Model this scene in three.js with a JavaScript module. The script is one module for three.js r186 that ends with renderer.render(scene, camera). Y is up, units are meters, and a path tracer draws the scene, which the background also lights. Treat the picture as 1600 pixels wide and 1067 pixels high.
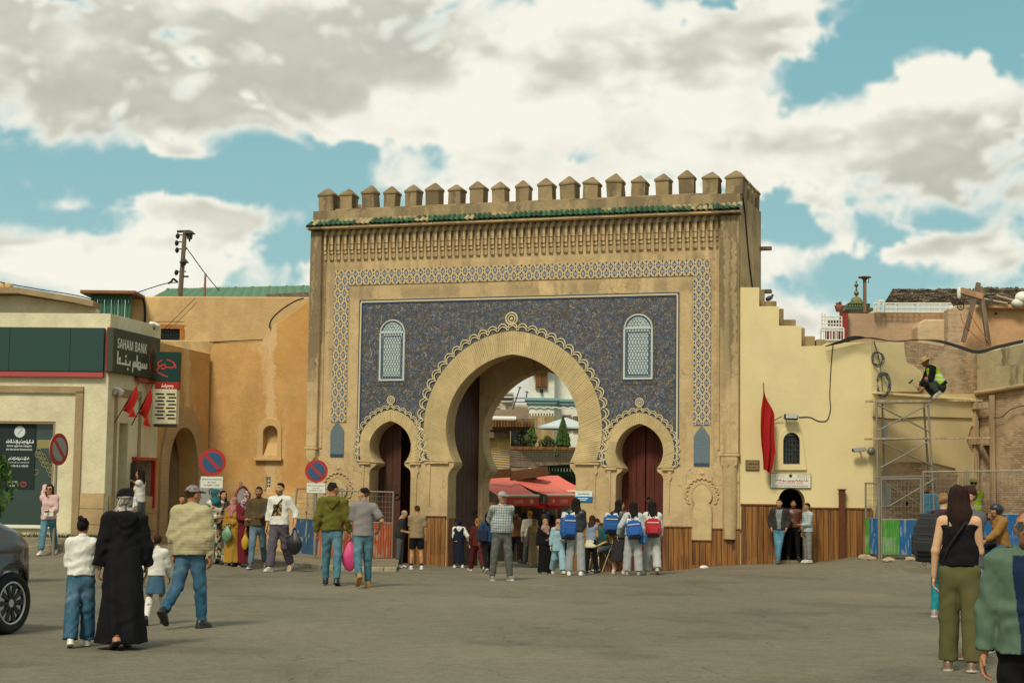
import * as THREE from 'three';
import { RoundedBoxGeometry } from 'three/addons/geometries/RoundedBoxGeometry.js';
import { mergeGeometries, mergeVertices } from 'three/addons/utils/BufferGeometryUtils.js';

// ---------- camera, sky, sun, exposure ----------
const scene = new THREE.Scene();
const F = 2700, CX = 800, CY = 533.5, PITCH = Math.atan(244.5 / F), ROLL = 0.0135, EYE = 1.6;
const camera = new THREE.PerspectiveCamera(2 * Math.atan(CY / F) * 180 / Math.PI, 1600 / 1067, 0.5, 3000);
camera.position.set(0, EYE, 0);
camera.rotation.order = 'YXZ';
camera.rotation.set(PITCH, 0, ROLL);
camera.updateMatrixWorld(true);
const renderer = new THREE.WebGLRenderer({ antialias: true });
renderer.setSize(1024, 682);
renderer.toneMapping = THREE.LinearToneMapping;
renderer.toneMappingExposure = 1.68;
renderer.shadowMap.enabled = true;
const sun = new THREE.DirectionalLight(new THREE.Color(1, 0.92, 0.76), 1.65);
sun.position.set(-20, 60, 8);
sun.target.position.set(0, 2, -40);
sun.castShadow = true;
sun.shadow.radius = 24;
sun.shadow.mapSize.set(2048, 2048);
Object.assign(sun.shadow.camera, { left: -30, right: 30, top: 30, bottom: -30, near: 1, far: 120 });
scene.add(sun, sun.target);

// ---------- random numbers and noise ----------
let seedState = 12345;
const setSeed = (s) => { seedState = (s * 2654435761) >>> 0; };
const rnd = () => { seedState = (seedState + 0x6d2b79f5) | 0; let t = Math.imul(seedState ^ (seedState >>> 15), 1 | seedState); t = (t + Math.imul(t ^ (t >>> 7), 61 | t)) ^ t; return ((t ^ (t >>> 14)) >>> 0) / 4294967296; };
const rr = (a, b) => a + (b - a) * rnd();
const clamp = (x, a = 0, b = 1) => x < a ? a : x > b ? b : x;
const lerp = (a, b, t) => a + (b - a) * t;
const sst = (x, a, b) => { const t = clamp((x - a) / (b - a)); return t * t * (3 - 2 * t); };
const HASH = new Float32Array(65536);
setSeed(7); for (let i = 0; i < 65536; i++) HASH[i] = rnd();
const h2 = (x, y) => HASH[((x & 255) << 8 | (y & 255))];
function n2(x, y) {
  const ix = Math.floor(x), iy = Math.floor(y); let fx = x - ix, fy = y - iy;
  fx = fx * fx * (3 - 2 * fx); fy = fy * fy * (3 - 2 * fy);
  const a = h2(ix, iy), b = h2(ix + 1, iy), c = h2(ix, iy + 1), d = h2(ix + 1, iy + 1);
  return a + (b - a) * fx + (c - a) * fy + (a - b - c + d) * fx * fy;
}
function sf(x, y, o = 5) { let s = 0, a = 0.5, t = 0; for (let i = 0; i < o; i++) { s += a * n2(x, y); t += a; x = x * 2.03 + 17.3; y = y * 2.03 + 9.1; a *= 0.5; } return s / t; }
function fbm(x, y, o = 5) { let s = 0, a = 0.5, t = 0; for (let i = 0; i < o; i++) { const q = x * 0.8 - y * 0.6; y = x * 0.6 + y * 0.8; x = q; s += a * n2(x, y); t += a; x = x * 2.03 + 17.3; y = y * 2.03 + 9.1; a *= 0.5; } return s / t; }
const h3 = (x, y, z) => HASH[(((x * 73 + z * 151) & 255) << 8 | ((y + z * 37) & 255))];
function n3(x, y, z) {
  const ix = Math.floor(x), iy = Math.floor(y), iz = Math.floor(z); let fx = x - ix, fy = y - iy, fz = z - iz;
  fx = fx * fx * (3 - 2 * fx); fy = fy * fy * (3 - 2 * fy); fz = fz * fz * (3 - 2 * fz);
  const l = (z0) => { const a = h3(ix, iy, z0), b = h3(ix + 1, iy, z0), c = h3(ix, iy + 1, z0), d = h3(ix + 1, iy + 1, z0); return a + (b - a) * fx + (c - a) * fy + (a - b - c + d) * fx * fy; };
  return lerp(l(iz), l(iz + 1), fz);
}

// ---------- the sky: broken cumulus over blue ----------
// [azimuth, height, half width, half height, amount] in degrees; negative opens a gap of blue, positive thickens a cloud
const pxAng = (x, y) => { const v = new THREE.Vector3((x - CX) / F, -(y - CY) / F, -1).applyQuaternion(camera.quaternion).normalize(); return [Math.atan2(v.x, -v.z) * 180 / Math.PI, Math.asin(v.y) * 180 / Math.PI]; };
const K = 180 / Math.PI / F;
const gaps = [
  [200, 272, 330, 48, -0.42], [420, 225, 90, 26, -0.3], [80, 345, 210, 38, -0.36], [430, 300, 110, 60, -0.26], [420, 372, 90, 26, -0.2], [590, 222, 80, 26, -0.24], [560, 258, 60, 26, -0.2], [690, 240, 60, 16, -0.12],
  [1430, 30, 120, 62, -0.5], [1330, 112, 95, 42, -0.42], [1235, 150, 62, 32, -0.3], [1560, 20, 140, 30, -0.4], [1200, 186, 40, 14, -0.2], [1225, 330, 48, 26, -0.3], [1260, 372, 60, 18, -0.22], [1330, 445, 200, 22, -0.22], [1590, 90, 40, 30, -0.15], [270, 60, 30, 14, -0.1],
  [285, 238, 55, 14, 0.3], [300, 312, 95, 24, 0.32], [360, 350, 120, 34, 0.3], [60, 390, 260, 40, 0.16], [300, 420, 330, 34, 0.2], [95, 322, 40, 10, 0.22], [700, 290, 120, 40, 0.12],
  [200, 95, 420, 90, 0.24], [700, 80, 420, 90, 0.2], [1050, 190, 170, 90, 0.2], [1450, 200, 210, 90, 0.22], [1420, 300, 260, 60, 0.18], [860, 190, 300, 90, 0.2], [1400, 390, 220, 30, 0.14], [640, 190, 120, 30, 0.1],
].map(([x, y, w, h, a]) => { const [az, el] = pxAng(x, y); return [az, el, w * K, h * K, a]; });
function cloudField(az, el, fine) {
  let b = 0;
  if (Math.abs(az) < 34) for (const g of gaps) { const dx = (az - g[0]) / g[2], dy = (el - g[1]) / g[3], d = dx * dx + dy * dy; if (d < 7) b += g[4] * Math.exp(-d); }
  const k = 1 / (0.55 + 0.012 * el), u = az * 0.30 * (1 - el / 200) + 40, v = el * 0.52 + 20;
  const wx = fbm(u * 0.8 + 5, v * 0.8 + 50, 3) - 0.5, wy = fbm(u * 0.8 + 70, v * 0.8 + 8, 3) - 0.5;
  const base = fbm(u * 0.75 + wx * 1.1, v * 0.75 + wy * 1.1, 4); let det = 0, a2 = 1, t2 = 0, x = u * 2.6 + wx * 2 + 9, y = v * 2.1 + wy * 2 + 4;
  for (let i = 0; i < fine - 1; i++) { const q = x * 0.8 - y * 0.6; y = x * 0.6 + y * 0.8; x = q; det += a2 * (i < 4 ? 1 - Math.abs(2 * n2(x, y) - 1) : n2(x, y)); t2 += a2; a2 *= 0.62; x = x * 2.07 + 3.1; y = y * 2.07 + 7.7; }
  return base * 0.92 + (det / t2 - 0.62) * 0.46 + 0.045 + b * 1.05;
}
const SKYW = 4096, SKYH = 2048, SKY_GAIN = 0.59;
{
  const d = new Float32Array(SKYW * SKYH * 4);
  for (let r = 0; r < SKYH; r++) {
    const el = ((r + 0.5) / SKYH - 0.5) * 180;
    for (let c = 0; c < SKYW; c++) {
      const o = (r * SKYW + c) * 4; d[o + 3] = 1;
      if (el < -0.6) { d[o] = 0.28; d[o + 1] = 0.26; d[o + 2] = 0.2; continue; }
      // texture column -> azimuth from -z, positive to +x
      const round = ((c + 0.5) / SKYW - 0.5) * 360; let az = round + 90; if (az > 180) az -= 360;
      const near = Math.abs(az) < 24 && el < 22;
      if (!near && (r & 3 || c & 3)) { const q = ((r & ~3) * SKYW + (c & ~3)) * 4; if (((r & ~3) + 0.5) / SKYH * 180 - 90 >= -0.6) { d[o] = d[q]; d[o + 1] = d[q + 1]; d[o + 2] = d[q + 2]; continue; } }
      const azw = az, f = cloudField(azw, el, near ? 7 : 5);
      const wisp = 0.035 + 0.19 * sst(fbm(az * 0.45 + 30, el * 0.8 + 11, 4), 0.3, 0.75), cov = sst(f, 0.485 - wisp, 0.485 + wisp * 0.8);
      const fl = cloudField(azw, el, 3), thick = sst(f * 0.5 + fl * 0.5, 0.50, 0.68);
      // light from above: compare with the field a little higher and to the right
      const f2 = cloudField(azw - 0.6, el + 1.5, 3);
      const sh = fbm(azw * 0.13 + 3 + 0.6 * fl, el * 0.36 + 40, 5), puff = fbm(azw * 0.75 + 9, el * 1.3 + 2, 4);
      let lit = clamp(lerp(0.14, 1.0, sst(sh * 0.74 + puff * 0.26, 0.37, 0.60)) + (fl - f2) * 0.45 + (f - fl) * 0.35, 0.08, 1);
      lit = lerp(1, lit, thick * 0.95);
      const q0 = Math.pow(clamp((el - 4) / 24), 0.8), blue = [lerp(0.38, 0.095, q0), lerp(0.61, 0.35, q0), lerp(0.61, 0.45, q0)];
      const white = [lerp(0.47, 0.94, lit), lerp(0.475, 0.925, lit), lerp(0.395, 0.81, lit)];
      for (let k = 0; k < 3; k++) d[o + k] = SKY_GAIN * lerp(blue[k], white[k], cov);
    }
  }
  const t = new THREE.DataTexture(d, SKYW, SKYH, THREE.RGBAFormat, THREE.FloatType);
  t.mapping = THREE.EquirectangularReflectionMapping; t.magFilter = THREE.LinearFilter; t.minFilter = THREE.LinearFilter; t.needsUpdate = true;
  scene.background = t; scene.environment = t;
}

// ---------- from a place in the photograph to a point in the world ----------
const rayOf = (x, y) => new THREE.Vector3((x - CX) / F, -(y - CY) / F, -1).applyQuaternion(camera.quaternion);
function P(x, y, z) { const v = rayOf(x, y); v.multiplyScalar(z / -v.z); v.y += EYE; return v; }         // at depth z
// ground heights, smoothly joined between surveyed spots [x, z, height]
const spot = (x, y, z) => { const p = P(x, y, z); return [p.x, p.z, p.y]; };
const survey = [
  spot(1040, 894, 41.5), spot(1110, 886, 41), spot(1160, 881, 41), spot(1250, 880, 41), spot(1345, 870, 41), spot(1420, 870, 41), spot(1560, 866, 41), spot(1680, 860, 41), spot(1420, 850, 44), spot(1560, 846, 45),
  spot(650, 882, 43.6), spot(740, 887, 43.2), spot(560, 882, 44), spot(490, 879, 45), spot(900, 892, 42.4), spot(980, 894, 41.8),
  spot(340, 870, 41), spot(250, 858, 41.2), spot(165, 843, 40.4), spot(60, 841, 40.4), spot(-100, 838, 40.4), spot(70, 870, 38.4), spot(330, 858, 44.5), spot(-100, 872, 37.5),
  spot(830, 893, 47), spot(760, 890, 47), spot(830, 886, 53), spot(700, 886, 53), spot(960, 886, 53),
  ...[-22, -16, -10, -4, 2, 8, 14, 20].flatMap((x) => [[x, -34.5, 0], [x, -30, 0], [x, -24, 0], [x, -14, 0], [x, -3, 0]]), [-10, -60, 0.1], [2, -60, -0.5], [14, -60, 0.3], [-30, -45, 0.4], [26, -45, 0.4], [-30, -70, 0], [30, -70, 0], [0, -75, -0.5],
];
function gh(x, z) {
  let s = 0, t = 0;
  for (const p of survey) { const d = (x - p[0]) ** 2 + (z - p[1]) ** 2, w = 1 / (d * d + 0.08); s += w * p[2]; t += w; }
  return s / t;
}
function onGround(x, y) {   // where the sight line through that spot meets the ground
  const v = rayOf(x, y), at = (z) => { const k = z / -v.z; return V(v.x * k, EYE + v.y * k, -z); };
  let z = 6; for (; z < 75; z += 0.1) { const p = at(z); if (p.y <= gh(p.x, p.z)) break; }
  let lo = z - 0.1, hi = z; for (let i = 0; i < 12; i++) { const m = (lo + hi) / 2, p = at(m); if (p.y <= gh(p.x, p.z)) hi = m; else lo = m; }
  const p = at(hi); p.y = gh(p.x, p.z); return p;
}

// ---------- names, labels, meshes ----------
const usedNames = new Map();
function numbered(n) { const k = usedNames.get(n) || 0; usedNames.set(n, k + 1); return k ? n + '_' + String(k).padStart(3, '0') : n; }
function tag(o, label, category, group) { o.userData.label = label; if (category) o.userData.category = category; if (group) o.userData.group = group; return o; }
function thing(name, label, category, pos = [0, 0, 0], turn = 0, group) { const o = new THREE.Group(); o.name = numbered(name); if (pos.isVector3) o.position.copy(pos); else o.position.set(...pos); o.rotation.y = turn; scene.add(o); return tag(o, label, category, group); }
function mesh(name, geo, mat, parent = scene, kind) { const m = new THREE.Mesh(Array.isArray(geo) ? merge(geo) : geo, mat); m.name = parent === scene ? numbered(name) : name; m.castShadow = m.receiveShadow = true; if (kind) m.userData.kind = kind; parent.add(m); return m; }
function merge(list) {
  list = list.map((g) => { g = g.index ? g.toNonIndexed() : g; for (const k of Object.keys(g.attributes)) if (!['position', 'normal', 'uv', 'color'].includes(k)) g.deleteAttribute(k); return g; });
  if (list.some((g) => g.attributes.color) && !list.every((g) => g.attributes.color)) for (const g of list) if (!g.attributes.color) paint(g, [1, 1, 1]);
  if (!list.every((g) => g.attributes.uv)) for (const g of list) if (!g.attributes.uv) g.setAttribute('uv', new THREE.BufferAttribute(new Float32Array(g.attributes.position.count * 2), 2));
  return list.length === 1 ? list[0] : mergeGeometries(list);
}
function paint(g, c) { const n = g.attributes.position.count, a = new Float32Array(n * 3); for (let i = 0; i < n; i++) { a[i * 3] = c[0]; a[i * 3 + 1] = c[1]; a[i * 3 + 2] = c[2]; } g.setAttribute('color', new THREE.BufferAttribute(a, 3)); return g; }
const V = (x, y, z) => new THREE.Vector3(x, y, z);
const bx = (w, h, d, x = 0, y = 0, z = 0) => new THREE.BoxGeometry(w, h, d).translate(x, y, z);
const rbx = (w, h, d, r, x = 0, y = 0, z = 0, seg = 2) => new RoundedBoxGeometry(w, h, d, seg, Math.min(r, w / 2.01, h / 2.01, d / 2.01)).translate(x, y, z);
const cyl = (r0, r1, h, n = 12, x = 0, y = 0, z = 0) => new THREE.CylinderGeometry(r0, r1, h, n).translate(x, y, z);
function bar(a, b, r, n = 8, r2) { const d = V().subVectors(b, a), L = d.length(), g = new THREE.CylinderGeometry(r2 ?? r, r, L, n); g.translate(0, L / 2, 0); g.applyQuaternion(new THREE.Quaternion().setFromUnitVectors(V(0, 1, 0), d.normalize())); return g.translate(a.x, a.y, a.z); }
const beam = (a, b, w, h) => { const d = V().subVectors(b, a), L = d.length(), g = new THREE.BoxGeometry(w, h, L); g.applyMatrix4(new THREE.Matrix4().lookAt(V(0, 0, 0), d, V(0, 1, 0.001))); const c = a.clone().add(b).multiplyScalar(0.5); return g.translate(c.x, c.y, c.z); };
function tube(points, r, seg = 40, n = 6, closed = false) { return new THREE.TubeGeometry(new THREE.CatmullRomCurve3(points, closed), seg, r, n, closed); }
const lathe = (pts, n = 20) => new THREE.LatheGeometry(pts.map((p) => new THREE.Vector2(p[0], p[1])), n);
function extr(shape, depth, bevel = 0, curve = 10) { return new THREE.ExtrudeGeometry(shape, { depth: depth - 2 * bevel, bevelEnabled: bevel > 0, bevelThickness: bevel, bevelSize: bevel, bevelOffset: -bevel, bevelSegments: 1, curveSegments: curve }).translate(0, 0, bevel); }
const poly = (pts) => { const s = new THREE.Shape(); pts.forEach((p, i) => i ? s.lineTo(p[0], p[1]) : s.moveTo(p[0], p[1])); s.closePath(); return s; };
// uv in metres by the side a face looks to
function metreUV(g, sx = 1, sy = sx) {
  if (g.index) g = g.toNonIndexed();
  const p = g.attributes.position, uv = new Float32Array(p.count * 2), a = V(), b = V(), c = V(), n = V();
  for (let i = 0; i < p.count; i += 3) {
    a.fromBufferAttribute(p, i); b.fromBufferAttribute(p, i + 1); c.fromBufferAttribute(p, i + 2); n.crossVectors(b.clone().sub(a), c.clone().sub(a));
    const ax = Math.abs(n.x), ay = Math.abs(n.y), az = Math.abs(n.z);
    [a, b, c].forEach((q, k) => { const [u, v] = az >= ax && az >= ay ? [q.x, q.y] : ax >= ay ? [q.z + 3.3, q.y] : [q.x, q.z + 5.7]; uv[(i + k) * 2] = u * sx; uv[(i + k) * 2 + 1] = v * sy; });
  }
  g.setAttribute('uv', new THREE.BufferAttribute(uv, 2)); return g;
}
// ---------- procedural materials ----------
const lin = (r, g, b) => { const c = new THREE.Color().setRGB(r, g, b); return c; };
const hex = (h) => { const c = new THREE.Color(h); return [c.r, c.g, c.b]; };
const toS = (x) => { x = clamp(x); return 255 * (x <= 0.0031308 ? 12.92 * x : 1.055 * Math.pow(x, 1 / 2.4) - 0.055); };
// a colour map from a function (u, v in metres over w x h metres) -> linear rgb
function colorTex(W, H, w, h, fn, wrap = true) {
  const d = new Uint8Array(W * H * 4);
  for (let y = 0; y < H; y++) for (let x = 0; x < W; x++) { const c = fn((x + 0.5) / W * w, (y + 0.5) / H * h), o = (y * W + x) * 4; d[o] = toS(c[0]); d[o + 1] = toS(c[1]); d[o + 2] = toS(c[2]); d[o + 3] = 255; }
  return finishTex(new THREE.DataTexture(d, W, H), w, h, wrap, true);
}
function greyTex(W, H, w, h, fn, wrap = true) {
  const d = new Uint8Array(W * H * 4);
  for (let y = 0; y < H; y++) for (let x = 0; x < W; x++) { const c = 255 * clamp(fn((x + 0.5) / W * w, (y + 0.5) / H * h)), o = (y * W + x) * 4; d[o] = d[o + 1] = d[o + 2] = c; d[o + 3] = 255; }
  return finishTex(new THREE.DataTexture(d, W, H), w, h, wrap, false);
}
function finishTex(t, w, h, wrap, srgb) { t.magFilter = THREE.LinearFilter; t.minFilter = THREE.LinearMipmapLinearFilter; t.wrapS = t.wrapT = wrap ? THREE.RepeatWrapping : THREE.ClampToEdgeWrapping; t.repeat.set(1 / w, 1 / h); if (srgb) t.colorSpace = THREE.SRGBColorSpace; t.needsUpdate = true; return t; }
function canvasTex(W, H, draw, w = 1, h = 1, wrap = false) { const c = document.createElement('canvas'); c.width = W; c.height = H; draw(c.getContext('2d'), W, H); const t = new THREE.CanvasTexture(c); return finishTex(t, w, h, wrap, true); }
// tiling fbm: period in cells
function tn(x, y, per) { const ix = Math.floor(x), iy = Math.floor(y); let fx = x - ix, fy = y - iy; fx = fx * fx * (3 - 2 * fx); fy = fy * fy * (3 - 2 * fy); const m = (k) => ((k % per) + per) % per; const a = h2(m(ix), m(iy)), b = h2(m(ix + 1), m(iy)), c = h2(m(ix), m(iy + 1)), d = h2(m(ix + 1), m(iy + 1)); return a + (b - a) * fx + (c - a) * fy + (a - b - c + d) * fx * fy; }
function tfbm(u, v, per, o = 5) { let s = 0, a = 0.5, t = 0, p = per; for (let i = 0; i < o; i++) { s += a * tn(u * p, v * p, p); t += a; p *= 2; a *= 0.5; } return s / t; }
const std = (o) => new THREE.MeshPhysicalMaterial({ roughness: 0.9, metalness: 0, specularIntensity: (o.roughness ?? 0.9) > 0.8 ? 0.22 : (o.roughness ?? 0.9) > 0.55 ? 0.5 : 1, ...o });
const plasterBump = greyTex(512, 512, 2.2, 2.2, (u, v) => 0.6 * tfbm(u / 2.2, v / 2.2, 6, 6) + 0.4 * tfbm(u / 2.2, v / 2.2, 48, 3));
// plaster with drips from the top, splash at the foot and patches; uv in metres
function plaster(base, o = {}) {
  const { w = 6, h = 6, seed = 0, dark = [0.16, 0.125, 0.075], drip = 0.4, patch = 0.5, light = 1.14, res = 512, top = null, wrap = true, extra } = o;
  const map = colorTex(res, res, w, h, (u, v) => {
    const a = fbm(u * 0.55 + seed, v * 0.55 + seed * 1.7, 5), b = fbm(u * 2.6 + seed * 3, v * 2.6, 4), e = fbm(u * 11, v * 11 + seed, 3);
    let m = 0.80 + 0.30 * a + 0.22 * (b - 0.5) + 0.16 * (e - 0.5);
    let c = base.map((q) => q * m);
    const pa = sst(b * 0.5 + a * 0.5, 0.54, 0.66) * patch; c = c.map((q) => lerp(q, Math.min(q * light * 1.08, 0.8), pa));
    const streak = sst(sf(u * 3.4 + seed * 5 + 0.5 * e, v * 0.28 + 0.6 * b, 4), 0.52, 0.74) * drip * (top ? sst(v, top[0], top[1]) : 0.55 + 0.45 * a);
    c = c.map((q, i) => lerp(q, dark[i], streak));
    if (extra) c = extra(u, v, c, a, b, e);
    return c;
  }, wrap);
  return std({ map, bumpMap: plasterBump, bumpScale: 0.012, roughness: 0.95 });
}
const flat = (r, g, b, o = {}) => std({ color: lin(r, g, b), ...o });
// weathered flat paint, timber, metal
const grain = (base, dark, seed = 0, sc = 1) => std({
  map: colorTex(256, 512, 0.5, 2.4, (u, v) => { const a = sf(u * 26 * sc + seed, v * 1.1 + seed, 4), b = sf(u * 5 + seed, v * 0.9, 3), e = sf(u * 90, v * 5 + seed, 2); const t = clamp(sst(a, 0.3, 0.72) * 0.75 + (b - 0.5) * 0.7 + (e - 0.5) * 0.3); return base.map((q, i) => lerp(q, dark[i], t)); }),
  roughness: 0.62, bumpMap: greyTex(256, 256, 0.5, 2.4, (u, v) => sf(u * 50, v * 2, 4)), bumpScale: 0.004,
});
const timbers = [grain([0.27, 0.115, 0.028], [0.075, 0.032, 0.012], 1), grain([0.25, 0.102, 0.024], [0.065, 0.028, 0.011], 7), grain([0.30, 0.132, 0.034], [0.09, 0.04, 0.014], 13), grain([0.23, 0.095, 0.027], [0.07, 0.032, 0.013], 19)];
const scaffoldWood = grain([0.52, 0.38, 0.22], [0.30, 0.21, 0.12], 23);
const greyWood = grain([0.22, 0.16, 0.10], [0.09, 0.065, 0.045], 31);
const doorRed = grain([0.115, 0.024, 0.012], [0.055, 0.016, 0.009], 41);
const doorDark = grain([0.085, 0.034, 0.020], [0.045, 0.019, 0.012], 47);
const steel = flat(0.30, 0.265, 0.205, { roughness: 0.5, metalness: 0.55 });
const darkSteel = flat(0.06, 0.055, 0.045, { roughness: 0.6, metalness: 0.4 });
const black = flat(0.012, 0.012, 0.012, { roughness: 0.7 });
const cable = flat(0.025, 0.024, 0.022, { roughness: 0.75 });
const white = flat(0.72, 0.70, 0.60, { roughness: 0.6 });
const glassDark = new THREE.MeshPhysicalMaterial({ color: lin(0.03, 0.045, 0.04), roughness: 0.08, metalness: 0, clearcoat: 0.5 });
const fabric = std({ vertexColors: true, roughness: 0.92 });
const skinMat = std({ vertexColors: true, roughness: 0.6 });
const shiny = std({ vertexColors: true, roughness: 0.42 });
// ---------- the ground ----------
const asphalt = std({
  map: colorTex(1024, 1024, 9, 9, (u, v) => {
    const a = tfbm(u / 9, v / 9, 3, 5), b = tfbm(u / 9, v / 9, 60, 4), e = tfbm(u / 9, v / 9, 400, 2);
    let m = 0.80 + 0.32 * a + 0.26 * (b - 0.5) + 0.45 * (e - 0.5);
    m *= 1 - 0.16 * sst(tfbm(u / 9 + 0.3, v / 9, 7, 4), 0.56, 0.7); const cr = Math.abs(tfbm(u / 9 + 0.7, v / 9 + 0.2, 5, 5) - 0.5); if (cr < 0.004) m *= 0.72; if (tn(u * 26, v * 26, 234) > 0.985) m *= 1.5;
    return [0.190 * m, 0.169 * m, 0.119 * m];
  }),
  bumpMap: greyTex(512, 512, 1.7, 1.7, (u, v) => tfbm(u / 1.7, v / 1.7, 90, 3)), bumpScale: 0.006, roughness: 0.9, vertexColors: true,
});
const paving = std({
  map: colorTex(512, 512, 5, 5, (u, v) => { const a = tfbm(u / 5, v / 5, 4, 5), b = tfbm(u / 5, v / 5, 60, 3), e = tfbm(u / 5, v / 5, 200, 2); const m = 0.74 + 0.4 * a + 0.3 * (b - 0.5) + 0.3 * (e - 0.5); return [0.22 * m, 0.18 * m, 0.115 * m]; }),
  bumpMap: plasterBump, bumpScale: 0.006,
});
function sheet(name, xs, zs, height, mat) {
  const pos = [], uv = [], idx = [];
  zs.forEach((z, j) => xs.forEach((x, i) => { pos.push(x, height(x, z), z); uv.push(x, -z); }));
  if (name === 'ground') { const m = []; for (let i = 0; i < pos.length; i += 3) { const x = pos[i], z = pos[i + 2], v = 0.89 + 0.17 * fbm(x * 0.16 + 4, z * 0.10 + 9, 4) + 0.11 * (sf(x * 0.35, z * 1.3, 3) - 0.5) - 0.14 * sst(fbm(x * 0.5 + 60, z * 0.5, 3), 0.6, 0.72); m.push(v * 1.02, v, v * 0.97); } var tintOf = m; }
  for (let j = 0; j + 1 < zs.length; j++) for (let i = 0; i + 1 < xs.length; i++) { const a = j * xs.length + i, b = a + 1, c = a + xs.length, d = c + 1; idx.push(a, b, c, b, d, c); }
  const g = new THREE.BufferGeometry(); g.setAttribute('position', new THREE.Float32BufferAttribute(pos, 3)); g.setAttribute('uv', new THREE.Float32BufferAttribute(uv, 2));
  // rows run away from the eye, so turn the faces up
  for (let i = 0; i < idx.length; i += 3) { const t = idx[i + 1]; idx[i + 1] = idx[i + 2]; idx[i + 2] = t; }
  if (name === 'ground') g.setAttribute('color', new THREE.Float32BufferAttribute(tintOf, 3)); g.setIndex(idx); g.computeVertexNormals();
  const ny = g.attributes.normal.getY(0); if (ny < 0) { for (let i = 0; i < idx.length; i += 3) { const t = idx[i + 1]; idx[i + 1] = idx[i + 2]; idx[i + 2] = t; } g.setIndex(idx); g.computeVertexNormals(); }
  return mesh(name, g, mat, scene, 'structure');
}
const steps = (a, b, n) => Array.from({ length: n + 1 }, (_, i) => a + (b - a) * i / n);
sheet('ground', [-900, -300, -120, -60, ...steps(-34, 34, 136), 60, 120, 300, 900], [60, 20, ...steps(4, -28, 32), ...steps(-28.5, -60, 126), -75, -100, -180, -400, -1000], (x, z) => gh(x, clamp(z, -75, 0)), asphalt);

// ---------- the gate ----------
const PHI = 18.5 * Math.PI / 180, GW = 11.25;
const gateRight = P(1156, 884, 41);
const gateDir = V(Math.cos(PHI), 0, Math.sin(PHI)), gateOut = V(-Math.sin(PHI), 0, Math.cos(PHI));
const gateLeft = gateRight.clone().addScaledVector(gateDir, -GW); gateLeft.y = 0;
const gate = thing('city_gate', 'tall ochre gate with crenellated top, green tile row, blue tilework and three horseshoe arches', 'gate', gateLeft, -PHI);
const toGate = (u, y, out) => gateLeft.clone().addScaledVector(gateDir, u).addScaledVector(gateOut, out).setY(y);

const OCHRE = [0.575, 0.41, 0.21];
const gateWall = plaster(OCHRE, {
  w: 11.6, h: 11.6, res: 1024, seed: 3, drip: 0.16, patch: 0.4, wrap: true,
  extra: (u, v, c, a, b, e) => {
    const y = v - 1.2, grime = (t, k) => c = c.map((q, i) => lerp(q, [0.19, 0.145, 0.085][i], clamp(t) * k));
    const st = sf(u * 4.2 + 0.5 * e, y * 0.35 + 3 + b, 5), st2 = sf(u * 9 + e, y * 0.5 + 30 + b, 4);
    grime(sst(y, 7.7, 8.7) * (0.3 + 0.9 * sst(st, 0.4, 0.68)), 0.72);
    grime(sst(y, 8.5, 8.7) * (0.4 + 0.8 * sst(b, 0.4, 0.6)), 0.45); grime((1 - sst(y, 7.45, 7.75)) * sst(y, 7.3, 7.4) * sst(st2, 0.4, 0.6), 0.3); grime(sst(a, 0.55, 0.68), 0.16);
    const pil = Math.max(1 - sst(Math.abs(u - 0.12), 0.18, 0.4), 1 - sst(Math.abs(u - 11.03), 0.2, 0.42));
    grime(pil * sst(y, 3.0, 6.2) * (0.4 + 0.9 * sst(st2, 0.36, 0.62)), 0.9);
    grime(sst(y, 6.55, 6.7) * (1 - sst(y, 6.8, 7.1)) * sst(st, 0.45, 0.6), 0.42);
    grime((1 - sst(y, 0.9, 2.8)) * sst(b, 0.48, 0.66), 0.32); grime(sst(sf(u * 6 + e, y * 0.22 + b, 4), 0.58, 0.72) * sst(y, 1, 3), 0.3);
    if (y < 4.5) { const p = sst(fbm(u * 1.7 + 9, y * 1.3, 4), 0.58, 0.72); c = c.map((q, i) => lerp(q, [0.60, 0.45, 0.24][i], p * 0.5)); }
    const crack = Math.abs(fbm(u * 1.3 + 20, y * 1.3 + 40, 4) - 0.5); if (crack < 0.0035) c = c.map((q) => q * 0.62);
    return c;
  },
});
gateWall.map.offset.set(0, 1.2 / 11.6);
const GR = (name, geo, mat, parent = gate, kind) => mesh(name, geo, mat, parent, kind);
// points of a slightly pointed horseshoe from the left springing to the right one
function horseshoe(cx, cy, r, p, y0, n = 48) {
  const s = Math.asin(clamp((cy - y0) / r, -1, 1)), a0 = Math.PI + s, a1 = -s, out = [];
  for (let i = 0; i <= n; i++) { const a = a0 + (a1 - a0) * i / n; out.push([cx + r * Math.cos(a), cy + r * Math.sin(a) + p * Math.pow(1 - Math.abs(Math.cos(a)), 1.6) * (Math.sin(a) > 0 ? 1 : 0)]); }
  return out;
}
const arches = [
  { cx: 2.305, cy: 2.86, r: 0.565, p: 0.075, y0: 2.45, jamb: 0.565, R: 0.86, L: 1.0, N: 21, dip: 0 },
  { cx: 5.54, cy: 3.32, r: 1.73, p: 0.10, y0: 2.48, jamb: 1.67, R: 2.33, L: 2.50, N: 35, dip: 0 },
  { cx: 8.805, cy: 2.76, r: 0.59, p: 0.075, y0: 2.36, jamb: 0.59, R: 0.87, L: 1.01, N: 21, dip: 0 },
];
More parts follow.
